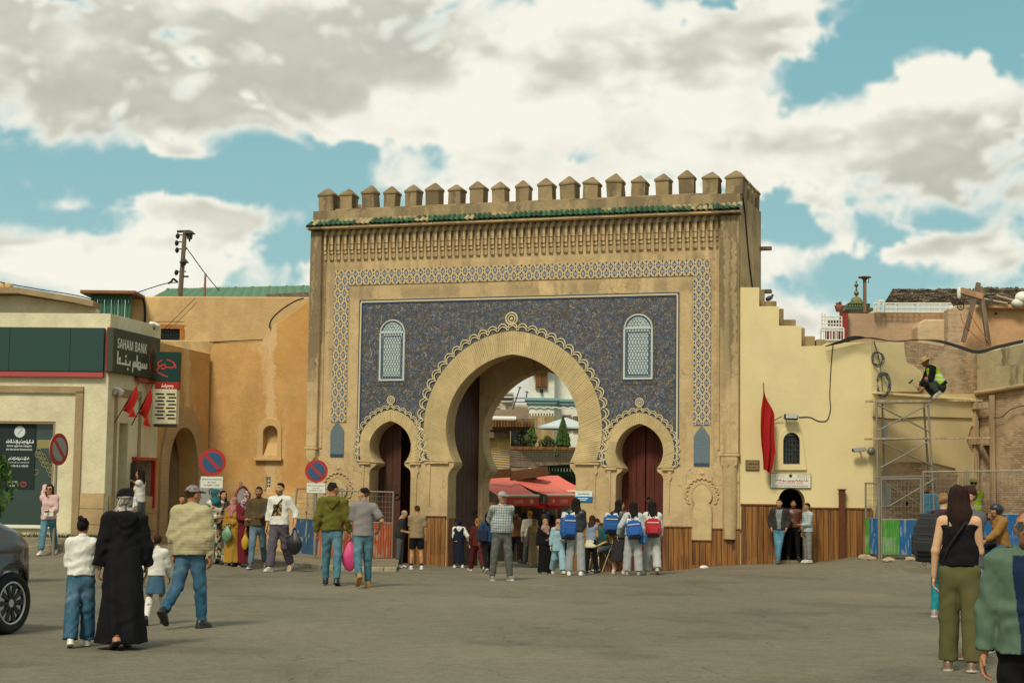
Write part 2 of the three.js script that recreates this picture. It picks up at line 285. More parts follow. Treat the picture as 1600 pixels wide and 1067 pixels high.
function archHole(A, grow = 0) {
  const h = horseshoe(A.cx, A.cy, A.r + grow, A.p, A.y0), big = A.r > 1, d = big ? 0.4 : 0.26, xl = h[0][0], xr = h[h.length - 1][0], jl = A.cx - A.jamb, jr = A.cx + A.jamb;
  const S = (t, j, x) => lerp(j, x, t);
  return [[jl, -1.1], [jl, A.y0 - d], [S(0.12, jl, xl), A.y0 - d * 0.72], [S(0.45, jl, xl), A.y0 - d * 0.5], [S(0.82, jl, xl), A.y0 - d * 0.36], [xl, A.y0 - d * 0.22], [xl, A.y0 - 0.02], ...h, [xr, A.y0 - 0.02], [xr, A.y0 - d * 0.22], [S(0.82, jr, xr), A.y0 - d * 0.36], [S(0.45, jr, xr), A.y0 - d * 0.5], [S(0.12, jr, xr), A.y0 - d * 0.72], [jr, A.y0 - d], [jr, -1.1]];
}
{
  // front wall: one outline that runs round the three openings
  const outline = [[0, -1.1]];
  for (const A of arches) outline.push(...archHole(A));
  outline.push([GW, -1.1], [GW, 8.97], [0, 8.97]);
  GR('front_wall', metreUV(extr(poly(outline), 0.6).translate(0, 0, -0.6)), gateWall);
  // passage behind: inner wall with its own arch, side walls, vault, roof
  const inner = [[3.3, -1.1], ...archHole({ cx: 5.56, cy: 3.2, r: 1.58, p: 0.14, y0: 2.36, jamb: 1.56 }), [7.85, -1.1], [7.85, 6.4], [3.3, 6.4]];
  GR('inner_wall', metreUV(extr(poly(inner), 0.55).translate(0, 0, -2.8)), gateWall);
  GR('passage_wall', metreUV(bx(0.3, 7.2, 1.65, 3.45, 2.6, -1.425)), gateWall);
  GR('passage_wall', metreUV(bx(0.3, 7.2, 1.65, 7.7, 2.6, -1.425)), gateWall);
  GR('passage_ceiling', metreUV(bx(4.2, 0.3, 1.65, 5.57, 5.75, -1.425)), gateWall);
  GR('side_wall', metreUV(bx(0.3, 10.06, 2.2, GW - 0.152, 3.93, -1.7)), gateWall);
  GR('side_wall', metreUV(bx(0.3, 10.06, 2.2, 0.152, 3.93, -1.7)), gateWall);
  GR('rear_wall', metreUV(merge([bx(3.0, 10.06, 0.5, 1.8, 3.93, -2.55), bx(3.1, 10.06, 0.5, 9.4, 3.93, -2.55), bx(4.54, 2.56, 0.5, 5.575, 7.68, -2.55)])), gateWall);
  GR('roof', metreUV(bx(GW - 0.62, 0.2, 1.7, GW / 2, 8.5, -1.45)), gateWall);
}
// pilasters with capitals at both ends
for (const [x, w, yb] of [[0.15, 0.3, 2.84], [11.02, 0.44, 2.72]]) {
  GR('pilaster', metreUV(rbx(w, 8.42 - yb, 0.16, 0.015, x, (8.42 + yb) / 2, 0.05)), gateWall);
  GR('pilaster_capital', metreUV(merge([rbx(w + 0.06, 0.07, 0.2, 0.012, x, yb - 0.035, 0.06), extr(poly([[x - w * 0.46, yb - 0.07], [x + w * 0.46, yb - 0.07], [x + w * 0.44, yb - 0.26], [x, yb - 0.47], [x - w * 0.44, yb - 0.26]]), 0.15, 0.015)])), gateWall);
  GR('column', metreUV(lathe([[w * 0.36, 0.7], [w * 0.40, 1.3], [w * 0.38, yb - 0.45], [w * 0.5, yb - 0.16]], 18).translate(x, 0, 0)), gateWall);
}
// thin raised frame between the pilasters and the tilework
for (const [w, h, x, y] of [[0.05, 8.1 - 2.8, 0.375, 5.45], [0.05, 8.1 - 2.8, 10.735, 5.45]]) GR('frame_strip', metreUV(rbx(w, h, 0.03, 0.008, x, y, 0.013)), gateWall);

// voussoirs, scalloped lace, rosettes and arch mouldings
const ringMat = plaster([0.58, 0.435, 0.215], { w: 3, h: 3, seed: 9, drip: 0.25, patch: 0.4, light: 1.1 });
const cream = flat(0.60, 0.50, 0.30, { roughness: 0.8 });
const blueGlaze = flat(0.03, 0.055, 0.11, { roughness: 0.35 });
arches.forEach((A, k) => {
  setSeed(50 + k);
  const big = A.r > 1, n = big ? 150 : 70, parts = [];
  const inn = horseshoe(A.cx, A.cy, A.r + 0.004, A.p, A.y0, n), outr = horseshoe(A.cx, A.cy, A.R, A.p * 0.9, A.y0 + 0.02, n);
  for (let i = 0; i < n; i++) {
    const g = 0.05 + 0.10 * rnd(), q = (a, t) => [lerp(a[i][0], a[i + 1][0], t), lerp(a[i][1], a[i + 1][1], t)];
    parts.push(extr(poly([q(inn, g / 2), q(inn, 1 - g / 2), q(outr, 1 - g / 2), q(outr, g / 2)]), rr(0.026, 0.036), 0, 1));
  }
  GR('voussoir_ring', metreUV(merge(parts)), ringMat, gate, 'stuff');
  // lace: two scalloped cords with a plain cord inside
  const lace = (R, amp, ph) => {
    const s = Math.asin(clamp((A.cy - A.y0 - 0.03) / R, -1, 1)), pts = [], m = A.N * 8;
    for (let i = 0; i <= m; i++) { const t = i / m, a = Math.PI + s - (Math.PI + 2 * s) * t, rad = R + amp * Math.pow(Math.abs(Math.sin(Math.PI * (t * A.N + ph))), 0.7); pts.push(V(A.cx + rad * Math.cos(a), A.cy + rad * Math.sin(a) + (Math.sin(a) > 0 ? A.p * 0.9 * Math.pow(1 - Math.abs(Math.cos(a)), 1.6) : 0), 0.034)); }
    return pts;
  };
  const tw = big ? 0.018 : 0.0135, am = big ? 0.115 : 0.07, st = big ? 0.072 : 0.05;
  const cords = [];
  for (const [R, ph] of [[A.R + 0.01, 0], [A.R + 0.01 + st, 0]]) { const pts = lace(R, am, ph); cords.push(new THREE.TubeGeometry(new THREE.CatmullRomCurve3(pts, false, 'centripetal'), pts.length, tw, 5, false)); }
  GR('scalloped_lace', merge(cords), cream);
  const top = A.cy + A.R + A.p * 0.9 + (big ? 0.30 : 0.24), rs = big ? 1 : 0.66;
  GR('rosette', merge([new THREE.TorusGeometry(0.15 * rs, 0.024 * rs, 6, 24), new THREE.TorusGeometry(0.09 * rs, 0.02 * rs, 6, 20), new THREE.SphereGeometry(0.045 * rs, 10, 8).scale(1, 1, 0.5)].map((g) => g.translate(A.cx - (big ? 0.03 : 0), top, 0.035))), cream);
  // springer mouldings that carry the arch, standing proud of the jambs
  for (const sd of [-1, 1]) {
    const xo = A.cx + sd * (A.R + (big ? -0.08 : -0.04)), xi = A.cx + sd * A.jamb, w = Math.abs(xo - xi);
    GR('springer', metreUV(merge([rbx(w + 0.05, 0.05, 0.07, 0.012, (xo + xi) / 2, A.y0 - 0.03, 0.03), extr(poly([[xo, A.y0 - 0.055], [xo - sd * 0.04, A.y0 - 0.12], [xo - sd * 0.02, A.y0 - 0.22], [xo - sd * 0.075, A.y0 - 0.3], [xo - sd * 0.09, A.y0 - 1.1], [xo - sd * 0.10, A.y0 - 1.1], [xo - sd * 0.12, A.y0 - 0.055]]), 0.035)])), gateWall);
  }
});
// blue tilework panel
const arabesque = canvasTex(2048, 1024, (g, W, H) => {
  g.fillStyle = '#44423f'; g.fillRect(0, 0, W, H); setSeed(77);
  const cols = [['#2c4060', 0.28], ['#4b6482', 0.15], ['#6c5b46', 0.24], ['#806847', 0.13], ['#a39577', 0.12], ['#3d5f8e', 0.06], ['#201c22', 0.06]];
  const pick = () => { let t = rnd(); for (const [c, w] of cols) { if ((t -= w) < 0) return c; } return cols[0][0]; };
  for (let i = 0; i < 26000; i++) {   // leaf curls
    const x = rnd() * W, y = rnd() * H, r = rr(2.5, 10), a = rnd() * 6.28, s = rnd() < 0.5;
    g.strokeStyle = pick(); g.lineWidth = rr(1.4, 3.6); g.beginPath(); g.arc(x, y, r, a, a + rr(1.6, 4.4), s); g.stroke();
    if (rnd() < 0.35) { g.fillStyle = pick(); g.beginPath(); g.ellipse(x + r, y, rr(2, 5), rr(1.2, 2.6), a, 0, 6.3); g.fill(); }
  }
  for (let j = 0; j < 9; j++) for (let i = 0; i < 17; i++) {   // the larger scrolls
    const x = (i + (j % 2) * 0.5) * W / 16, y = (j + 0.5) * H / 8.5;
    for (const [r, c, w] of [[40, '#2c3e60', 3.5], [31, '#80663f', 2], [22, '#334a6c', 3], [11, '#998560', 2]]) { g.strokeStyle = c; g.lineWidth = w; g.beginPath(); for (let t = 0; t < 5.2; t += 0.2) { const rad = r * (1 - t / 9) * 1.05, aa = t * (i % 2 ? 1 : -1) + j; const px = x + rad * Math.cos(aa), py = y + rad * Math.sin(aa); t ? g.lineTo(px, py) : g.moveTo(px, py); } g.stroke(); }
  }
}, 8.5, 4.3);
const tilework = std({ map: arabesque, roughness: 0.55 });
{
  const yb = (x) => lerp(2.56, 2.43, (x - 1.39) / 8.37), pts = [[1.39, yb(1.39)]];
  for (const A of arches) pts.push(...horseshoe(A.cx, A.cy, (A.r + A.R) / 2 + 0.12 * (A.r > 1 ? 1 : 0.3), A.p, yb(A.cx), 40));
  pts.push([9.76, yb(9.76)], [9.76, 6.6], [1.39, 6.6]);
  const g = extr(poly(pts), 0.012); const p = metreUV(g).translate(0, 0, 0.002); { const uv = p.attributes.uv; for (let i = 0; i < uv.count; i++) uv.setXY(i, uv.getX(i) - 1.35, uv.getY(i) - 2.38); }
  GR('tilework_panel', p, tilework);
  const border = [];
  const rim = (x0, x1, y0, y1, w) => border.push(bx(x1 - x0, w, 0.016, (x0 + x1) / 2, y1, 0.022), bx(w, y1 - y0 - w, 0.016, x0, (y0 + y1) / 2, 0.022), bx(w, y1 - y0 - w, 0.016, x1, (y0 + y1) / 2, 0.022));
  rim(1.42, 9.73, 2.5, 6.56, 0.04); GR('panel_border', merge(border), cream);
  const b2 = []; const rim2 = (x0, x1, y0, y1, w) => b2.push(bx(x1 - x0, w, 0.02, (x0 + x1) / 2, y1, 0.022), bx(w, y1 - y0 - w, 0.02, x0, (y0 + y1) / 2, 0.022), bx(w, y1 - y0 - w, 0.02, x1, (y0 + y1) / 2, 0.022));
  rim2(1.385, 9.765, 2.5, 6.60, 0.016); rim2(1.46, 9.69, 2.5, 6.52, 0.024); GR('panel_border', merge(b2), blueGlaze);
  GR('panel_border', merge([1.42, 3.22, 7.87, 9.72].map((x) => bx(x < 2 || x > 9 ? 0.14 : 0.3, 0.03, 0.02, x < 2 ? x - 0.02 : x > 9 ? x + 0.02 : x, yb(x) + 0.01, 0.02))), blueGlaze);
}
// lozenge band across the top and down both sides
const lozenge = canvasTex(256, 384, (g, W, H) => {
  g.fillStyle = '#c0a878'; g.fillRect(0, 0, W, H);
  const flower = (x, y) => { g.save(); g.translate(x, y); g.scale(1.22, 1.22); g.translate(-x, -y);
    g.fillStyle = '#22355c'; for (let k = 0; k < 8; k++) { g.save(); g.translate(x, y); g.rotate(k * Math.PI / 4); g.beginPath(); g.ellipse(0, -38, 17, 27, 0, 0, 7); g.fill(); g.restore(); }
    g.fillStyle = '#d8d6c4'; for (let k = 0; k < 8; k++) { g.save(); g.translate(x, y); g.rotate(k * Math.PI / 4); g.beginPath(); g.ellipse(0, -26, 7, 13, 0, 0, 7); g.fill(); g.restore(); }
    g.fillStyle = '#4f7ea6'; g.beginPath(); g.arc(x, y, 17, 0, 7); g.fill(); g.fillStyle = '#1d2c52'; g.beginPath(); g.arc(x, y, 6, 0, 7); g.fill();
    g.fillStyle = '#1f2d50'; for (const s of [-1, 1]) { g.beginPath(); g.moveTo(x, y + s * 104); g.lineTo(x + 24, y + s * 74); g.lineTo(x + 8, y + s * 58); g.lineTo(x - 8, y + s * 58); g.lineTo(x - 24, y + s * 74); g.fill(); }
    g.fillStyle = '#8a5c30'; for (const s of [-1, 1]) for (const t of [-1, 1]) { g.beginPath(); g.ellipse(x + s * 38, y + t * 52, 5, 9, s * t * 0.6, 0, 7); g.fill(); } g.restore();
  };
  g.strokeStyle = '#dccba0'; g.lineWidth = 9; for (let k = -3; k < 4; k++) { g.beginPath(); for (let y = -20; y <= H + 20; y += 6) { const x = k * 128 + 64 * Math.cos(y / 192 * Math.PI); y === -20 ? g.moveTo(x, y) : g.lineTo(x, y); } g.stroke(); g.beginPath(); for (let y = -20; y <= H + 20; y += 6) { const x = k * 128 - 64 * Math.cos(y / 192 * Math.PI) ; y === -20 ? g.moveTo(x, y) : g.lineTo(x, y); } g.stroke(); }
  for (const [x, y] of [[64, 96], [192, 288], [64, 480], [192, -96], [-64, 288], [320, 96], [64, -288]]) flower(x, y);
  for (const [x, y] of [[192, 96], [64, 288]]) { g.fillStyle = '#2a3a60'; g.beginPath(); g.ellipse(x, y, 14, 40, 0, 0, 7); g.fill(); g.beginPath(); g.ellipse(x, y, 26, 12, 0, 0, 7); g.fill(); g.fillStyle = '#c9aa70'; g.beginPath(); g.arc(x, y, 6, 0, 7); g.fill(); }
}, 0.20, 0.32, true);
const bandMat = std({ map: lozenge, roughness: 0.6 });
const band = (w, h, x, y) => GR('tile_band', metreUV(rbx(w, h, 0.03, 0.004, x, y, 0.008)), bandMat);
band(9.86, 0.40, 5.59, 7.2); band(0.43, 3.52, 0.865, 5.235); band(0.43, 3.60, 10.335, 5.195);
const jali = canvasTex(256, 256, (g, W, H) => { g.fillStyle = '#223a56'; g.fillRect(0, 0, W, H); g.strokeStyle = '#8e9c92'; g.lineWidth = 10; for (let y = -1; y < 5; y++) for (let x = -1; x < 5; x++) { g.beginPath(); g.arc(x * 64 + 32 * (y & 1), y * 64, 27, 0, 7); g.stroke(); } }, 0.16, 0.16, true);
const jaliMat = std({ map: jali, roughness: 0.5 });
for (const [x, w, y0, y1] of [[0.835, 0.37, 2.6, 3.5], [10.335, 0.38, 2.43, 3.38]]) {
  GR('lattice_niche', metreUV(extr(poly([[x - w / 2, y0], [x + w / 2, y0], [x + w / 2, y1 - 0.26], [x + w * 0.4, y1 - 0.2], [x + w * 0.3, y1 - 0.14], [x, y1], [x - w * 0.3, y1 - 0.14], [x - w * 0.4, y1 - 0.2], [x - w / 2, y1 - 0.26]]), 0.035, 0.004)), jaliMat);
  GR('niche_sill', bx(w, 0.06, 0.03, x, y0 + 0.03, 0.022), blueGlaze);
}
// two pale lattice windows in the tilework: frame, fanlight, screen
const starScreen = canvasTex(256, 256, (g, W, H) => { g.fillStyle = '#2b3c48'; g.fillRect(0, 0, W, H); g.strokeStyle = '#b9c5bf'; g.lineWidth = 12; for (let k = -4; k < 9; k++) for (const a of [0, Math.PI / 3, -Math.PI / 3]) { g.save(); g.translate(128, 128); g.rotate(a); g.beginPath(); g.moveTo(-400, (k - 2) * 64 * 0.866); g.lineTo(400, (k - 2) * 64 * 0.866); g.stroke(); g.restore(); } g.fillStyle = '#c2ccc4'; for (let y = 0; y < 5; y++) for (let x = 0; x < 5; x++) { g.beginPath(); g.arc(x * 64 + 32 * (y & 1), y * 55.4, 9, 0, 7); g.fill(); } }, 0.3, 0.3, true);
const screenMat = std({ map: starScreen, roughness: 0.6 });
const paleBlue = flat(0.46, 0.52, 0.49, { roughness: 0.6 });
const wornBlue = std({ map: arabesque, roughness: 0.55, color: lin(0.92, 0.82, 0.74) });
for (const [x, w, y0, y1] of [[2.31, 0.7, 4.52, 6.09], [8.76, 0.74, 4.5, 6.1]]) {
  const arc = (r, n = 14) => Array.from({ length: n + 1 }, (_, i) => [x + r * Math.cos(Math.PI * i / n), y1 - w / 2 + r * Math.sin(Math.PI * i / n)]);
  GR('lattice_window', metreUV(extr(poly([[x - w / 2 + 0.08, y0 + 0.08], [x + w / 2 - 0.08, y0 + 0.08], ...arc(w / 2 - 0.08)]), 0.03)).translate(0, 0, 0.006), screenMat);
  const lw = GR('window_frame', merge([bx(0.05, y1 - w / 2 - y0 - 0.05, 0.03, x - w / 2 + 0.025, (y0 + y1 - w / 2 + 0.05) / 2, 0.036), bx(0.05, y1 - w / 2 - y0 - 0.05, 0.03, x + w / 2 - 0.025, (y0 + y1 - w / 2 + 0.05) / 2, 0.036), bx(w, 0.05, 0.034, x, y0 + 0.025, 0.036), bx(w - 0.1, 0.05, 0.03, x, y1 - w / 2 + 0.02, 0.036), new THREE.TorusGeometry(w / 2 - 0.025, 0.024, 5, 24, Math.PI).translate(x, y1 - w / 2, 0.03), new THREE.TorusGeometry(w / 2 - 0.12, 0.012, 4, 20, Math.PI).translate(x, y1 - w / 2 + 0.03, 0.034), new THREE.TorusGeometry(w / 2 - 0.2, 0.012, 4, 20, Math.PI).translate(x, y1 - w / 2 + 0.03, 0.034), new THREE.TorusGeometry(w / 2 - 0.28, 0.012, 4, 16, Math.PI).translate(x, y1 - w / 2 + 0.03, 0.034)]), paleBlue);
  GR('window_frame', merge([bx(0.025, y1 - w / 2 - y0 - 0.24, 0.02, x - w / 2 + 0.1, (y0 + y1 - w / 2 + 0.02) / 2, 0.034), bx(0.025, y1 - w / 2 - y0 - 0.24, 0.02, x + w / 2 - 0.1, (y0 + y1 - w / 2 + 0.02) / 2, 0.034), bx(w - 0.2, 0.025, 0.02, x, y0 + 0.11, 0.034), bx(w - 0.2, 0.025, 0.02, x, y1 - w / 2 - 0.08, 0.034)]), blueGlaze);
  const o = [[x - w / 2 - 0.09, y0 - 0.12], [x + w / 2 + 0.09, y0 - 0.12], ...arc(w / 2 + 0.09)], sh = poly(o), hole = new THREE.Path(); [[x - w / 2, y0], ...arc(w / 2).reverse(), [x + w / 2, y0]].forEach((q, i) => i ? hole.lineTo(q[0], q[1]) : hole.moveTo(q[0], q[1])); sh.holes.push(hole);
  const sg = metreUV(extr(sh, 0.012)).translate(0, 0, 0.012); { const uv = sg.attributes.uv; for (let i = 0; i < uv.count; i++) uv.setXY(i, uv.getX(i) - 1.35, uv.getY(i) - 2.38); } GR('window_surround', sg, wornBlue);
}
// carved corbel frieze: each bracket its own piece
{
  const n = 54, p = 10.36 / n, unit = [];
  const hood = poly([[-p / 2, 0], [p / 2, 0], [p / 2, 0.30], ...Array.from({ length: 9 }, (_, i) => [p / 2 * Math.cos(Math.PI * i / 8) * 0.98, 0.30 + 0.075 * Math.sin(Math.PI * i / 8)]).slice(1, 8), [-p / 2, 0.30]]), slot = new THREE.Path();
  [[-0.036, 0], [-0.036, 0.22], ...Array.from({ length: 7 }, (_, i) => [-0.036 * Math.cos(Math.PI * i / 6), 0.22 + 0.036 * Math.sin(Math.PI * i / 6)]), [0.036, 0.22], [0.036, 0]].forEach((q, i) => i ? slot.lineTo(q[0], q[1]) : slot.moveTo(q[0], q[1]));
  const half = (s) => poly([[s * p / 2, 0], [s * p / 2, 0.30], ...Array.from({ length: 5 }, (_, i) => [s * p / 2 * Math.cos(Math.PI / 2 * i / 4) * 0.98, 0.30 + 0.075 * Math.sin(Math.PI / 2 * i / 4)]).slice(1), [0, 0.258], ...Array.from({ length: 5 }, (_, i) => [s * 0.036 * Math.sin(Math.PI / 2 * i / 4), 0.222 + 0.036 * Math.cos(Math.PI / 2 * i / 4)]), [s * 0.036, 0]]);
  for (const s of [-1, 1]) { unit.push(extr(half(s), 0.10).translate(0, 8.02, 0)); }
  const w = p - 0.085;
  for (const s of [-1, 1]) { const xx = s * (p / 2 - w / 4 - 0.001); for (const [y, h, d] of [[7.945, 0.14, 0.085], [7.825, 0.09, 0.065], [7.70, 0.15, 0.045]]) unit.push(bx(w / 2, h, d, xx, y, d / 2 - 0.001), bx(w / 2, 0.022, d + 0.02, xx, y - h / 2 + 0.01, d / 2)); }
  const geo = metreUV(merge(unit));
  const dirty = gateWall;
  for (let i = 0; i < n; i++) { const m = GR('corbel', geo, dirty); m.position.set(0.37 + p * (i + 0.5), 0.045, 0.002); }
  GR('cornice', metreUV(rbx(GW - 0.7, 0.05, 0.2, 0.02, 5.55, 8.47, 0.07)), gateWall);
}
// green glazed tile row
const tileMats = [[0.018, 0.085, 0.045], [0.012, 0.06, 0.036], [0.03, 0.12, 0.06], [0.42, 0.33, 0.17], [0.32, 0.25, 0.13], [0.06, 0.10, 0.05]].map((c) => std({ color: lin(...c), roughness: 0.38 }));
{
  const half = new THREE.CylinderGeometry(0.058, 0.07, 0.26, 9, 1, true, -Math.PI / 2, Math.PI), cap = new THREE.CylinderGeometry(0.046, 0.058, 0.26, 9, 1, true, -Math.PI / 2, Math.PI);
  const tg = merge([half, cap]); setSeed(5);
  const n = 84;
  for (let row = 0; row < 2; row++) for (let i = 0; i < n; i++) {
    const x = -0.06 + (i + 0.5) * (GW + 0.12) / n, worn = row ? fbm(i * 0.16 + 3, 2, 3) + (i < 26 ? 0.12 : -0.1) : fbm(i * 0.2, 9, 3) + (i < 22 ? 0.1 : -0.14);
    const mt = worn > 0.56 ? tileMats[3 + Math.floor(rnd() * 2)] : tileMats[Math.floor(rnd() * 3)];
    const m = GR('roof_tile', tg, mt); m.position.set(x + rr(-0.008, 0.008), row ? 8.575 : 8.665, row ? 0.20 : 0.03); m.rotation.set(-1.02 + rr(-0.05, 0.05), 0, rr(-0.04, 0.04), 'XYZ');
  }
  GR('tile_bed', metreUV(extr(poly([[0, 8.44], [0.3, 8.46], [0.3, 8.5], [0, 8.7]]), GW + 0.1).rotateY(-Math.PI / 2).translate(GW + 0.05, 0, 0)), gateWall);
}
// merlons
{
  const body = metreUV(rbx(0.36, 0.42, 0.4, 0.02, 0, 0.2, 0));
  const capPts = []; const cg = new THREE.CylinderGeometry(0.03, 0.278, 0.17, 4, 1).rotateY(Math.PI / 4).translate(0, 0.55, 0), lip = rbx(0.405, 0.075, 0.44, 0.03, 0, 0.435, 0);
  const cap = metreUV(merge([cg, lip]));
  const mer = plaster([0.31, 0.225, 0.12], { w: 3, h: 3, seed: 21, drip: 0.8, patch: 0.5, dark: [0.10, 0.078, 0.05] });
  const capM = plaster([0.26, 0.185, 0.095], { w: 3, h: 3, seed: 25, drip: 0.4, patch: 0.4, dark: [0.09, 0.07, 0.045] });
  setSeed(9);
  const put = (x, z, s = 1) => { const vary = (g0) => { const g1 = g0.clone(), uv = g1.attributes.uv, p1 = g1.attributes.position, o1 = rnd() * 3, o2 = rnd() * 3; for (let i = 0; i < uv.count; i++) { uv.setXY(i, uv.getX(i) + o1, uv.getY(i) + o2); const q = (k2) => (n3(p1.getX(i) * 5 + x * 9, p1.getY(i) * 5 + k2, p1.getZ(i) * 5) - 0.5) * 0.05; p1.setXYZ(i, p1.getX(i) + q(0), p1.getY(i) + q(7) * 0.7, p1.getZ(i) + q(13)); } return g1; };
    const m = GR('merlon', vary(body), mer), c = GR('merlon_cap', vary(cap), capM, m); m.position.set(x, 8.96, z); m.rotation.set(rr(-0.03, 0.03), rr(-0.06, 0.06), rr(-0.022, 0.022)); m.scale.set(s * rr(0.92, 1.06), rr(0.95, 1.08), rr(0.95, 1.05)); return m; };
  for (let i = 0; i < 19; i++) put(0.28 + i * 0.6 + rr(-0.02, 0.02), -0.3, i === 18 || i === 0 ? 1.12 : 1);
  for (let i = 1; i < 5; i++) { put(GW - 0.2, -0.3 - i * 0.56); put(0.22, -0.3 - i * 0.56); }
  GR('parapet', metreUV(rbx(0.02 + GW - 1.2, 0.12, 0.5, 0.03, GW / 2, 8.96, -0.3)), mer);
}
// blind keyhole niches low on both ends, moulded in the plaster
for (const [cx, cy, r, yb, nk] of [[0.875, 1.76, 0.26, 0.9, 0.17], [10.345, 1.72, 0.245, 0.66, 0.21]]) {
  const h = horseshoe(cx, cy, r, 0.06, cy - r * 0.72, 26), xl = h[0][0];
  const key = [[cx - nk - 0.02, yb], ...[[cx - nk - 0.02, cy - r * 0.72 - 0.13], [cx - nk * 0.98, cy - r * 0.72 - 0.05]], ...h, [cx + nk * 0.98, cy - r * 0.72 - 0.05], [cx + nk + 0.02, cy - r * 0.72 - 0.13], [cx + nk + 0.02, yb]];
  GR('blind_niche', metreUV(extr(poly(key), 0.03).translate(0, 0, 0.012)), ringMat);
  const rim = key.map(([x, y]) => V(x, y, 0.04)); GR('niche_rim', metreUV(new THREE.TubeGeometry(new THREE.CatmullRomCurve3(rim, false, 'centripetal'), 90, 0.016, 5)), gateWall);
  const N = 15, sc = []; for (let i = 0; i <= N * 6; i++) { const t = i / N / 6, a = Math.PI * 1.2 - Math.PI * 1.4 * t, rad = r + 0.11 + 0.045 * Math.abs(Math.sin(Math.PI * t * N)); sc.push(V(cx + rad * Math.cos(a), cy + 0.02 + rad * Math.sin(a), 0.012)); }
  GR('niche_scallop', metreUV(merge([new THREE.TubeGeometry(new THREE.CatmullRomCurve3(sc), 110, 0.022, 5), new THREE.OctahedronGeometry(0.06).scale(1, 1, 0.4).translate(cx, cy + r + 0.28, 0.01)])), gateWall);
}
// timber dado, board by board
function boards(u0, u1, top, parent, place, depth = 0.035, holes = [], bottom = -0.6) {
  let u = u0; while (u < u1 - 0.02) {
    let w = Math.min(rr(0.10, 0.17), u1 - u); if (u1 - u - w < 0.06) w = u1 - u;
    const mid = u + w / 2; if (!holes.some(([a, b]) => mid > a && mid < b)) {
      const g = metreUV(rbx(w - 0.008, top(mid) - bottom - rr(0, 0.02), depth + rr(-0.006, 0.01), 0.006, 0, 0, 0, 1)); { const uv = g.attributes.uv, o = rnd() * 7, q = rnd() * 3; for (let i = 0; i < uv.count; i++) uv.setXY(i, uv.getX(i) + o, uv.getY(i) + q); }
      const m = mesh('board', g, timbers[Math.floor(rnd() * 4)], parent); place(m, mid, (top(mid) + bottom) / 2);
    }
    u += w;
  }
}
setSeed(31);
const onFront = (m, u, y) => m.position.set(u, y, 0.03);
boards(0.02, 1.72, () => 1.16, gate, onFront); boards(2.88, 3.84, () => 1.10, gate, onFront); boards(7.22, 8.2, () => 1.0, gate, onFront);
boards(9.4, 10.12, () => 0.95, gate, onFront); boards(10.12, 10.58, () => 0.64, gate, onFront); boards(10.58, 11.27, () => 0.92, gate, onFront);
for (const [u, s] of [[3.87, 1], [7.21, -1], [2.87, -1], [8.215, 1]]) for (let k = 0; k < 4; k++) { const m = GR('board', metreUV(rbx(0.03, 1.7, 0.146, 0.005, 0, 0, 0, 1)), timbers[k % 4]); m.position.set(u + s * 0.018, 0.23, -0.075 - k * 0.15); }
GR('dado_cap', merge([bx(1.72, 0.03, 0.06, 0.87, 1.175, 0.04), bx(1.0, 0.03, 0.06, 3.36, 1.115, 0.04), bx(1.0, 0.03, 0.06, 7.72, 1.015, 0.04), bx(0.72, 0.03, 0.06, 9.76, 0.965, 0.04), bx(0.50, 0.03, 0.065, 10.35, 0.655, 0.04), bx(0.68, 0.03, 0.06, 10.94, 0.935, 0.04)]), timbers[3]);
// doors: closed pair on the right, one leaf open on the left, tall leaves folded back in the main passage
const leaf = (name, w, h, mat, nx) => { const g = new THREE.Group(); g.name = name; const n = nx; for (let i = 0; i < n; i++) { const b = mesh('door_plank', metreUV(rbx(w / n - 0.006, h, 0.05, 0.006, -w / 2 + (i + 0.5) * w / n, h / 2, 0, 1)), mat, g); } gate.add(g); return g; };
{
  const L = leaf('door_leaf', 0.66, 4.1, doorRed, 3), R = leaf('door_leaf', 0.66, 4.1, doorRed, 3); L.position.set(8.46, -0.5, -0.66); R.position.set(9.14, -0.5, -0.66);
  const L2 = leaf('door_leaf', 0.72, 4.1, doorDark, 3); L2.position.set(1.98, -0.5, -0.67); const R2 = leaf('door_leaf', 0.6, 4.1, doorDark, 3); R2.position.set(2.84, -0.5, -1.0); R2.rotation.y = -1.25;
  const M1 = leaf('door_leaf', 1.62, 5.9, doorDark, 7); M1.position.set(3.78, -0.9, -1.44); M1.rotation.y = Math.PI / 2 - 0.10; const M2 = leaf('door_leaf', 1.62, 5.9, doorDark, 7); M2.position.set(7.36, -0.9, -1.44); M2.rotation.y = Math.PI / 2 + 0.06;
  for (const [l, x] of [[M1, 0.6], [R, -0.25], [L2, 0.28]]) mesh('door_knocker', merge([new THREE.TorusGeometry(0.07, 0.014, 6, 16).translate(x, 2.1, 0.045), new THREE.SphereGeometry(0.035, 8, 6).translate(x, 2.18, 0.04)]), darkSteel, l);
  for (const x of [1.75, 8.21]) GR('side_passage_back', metreUV(bx(1.9, 4.6, 0.1, x + 0.6, 1.4, -1.5)), doorDark);
}
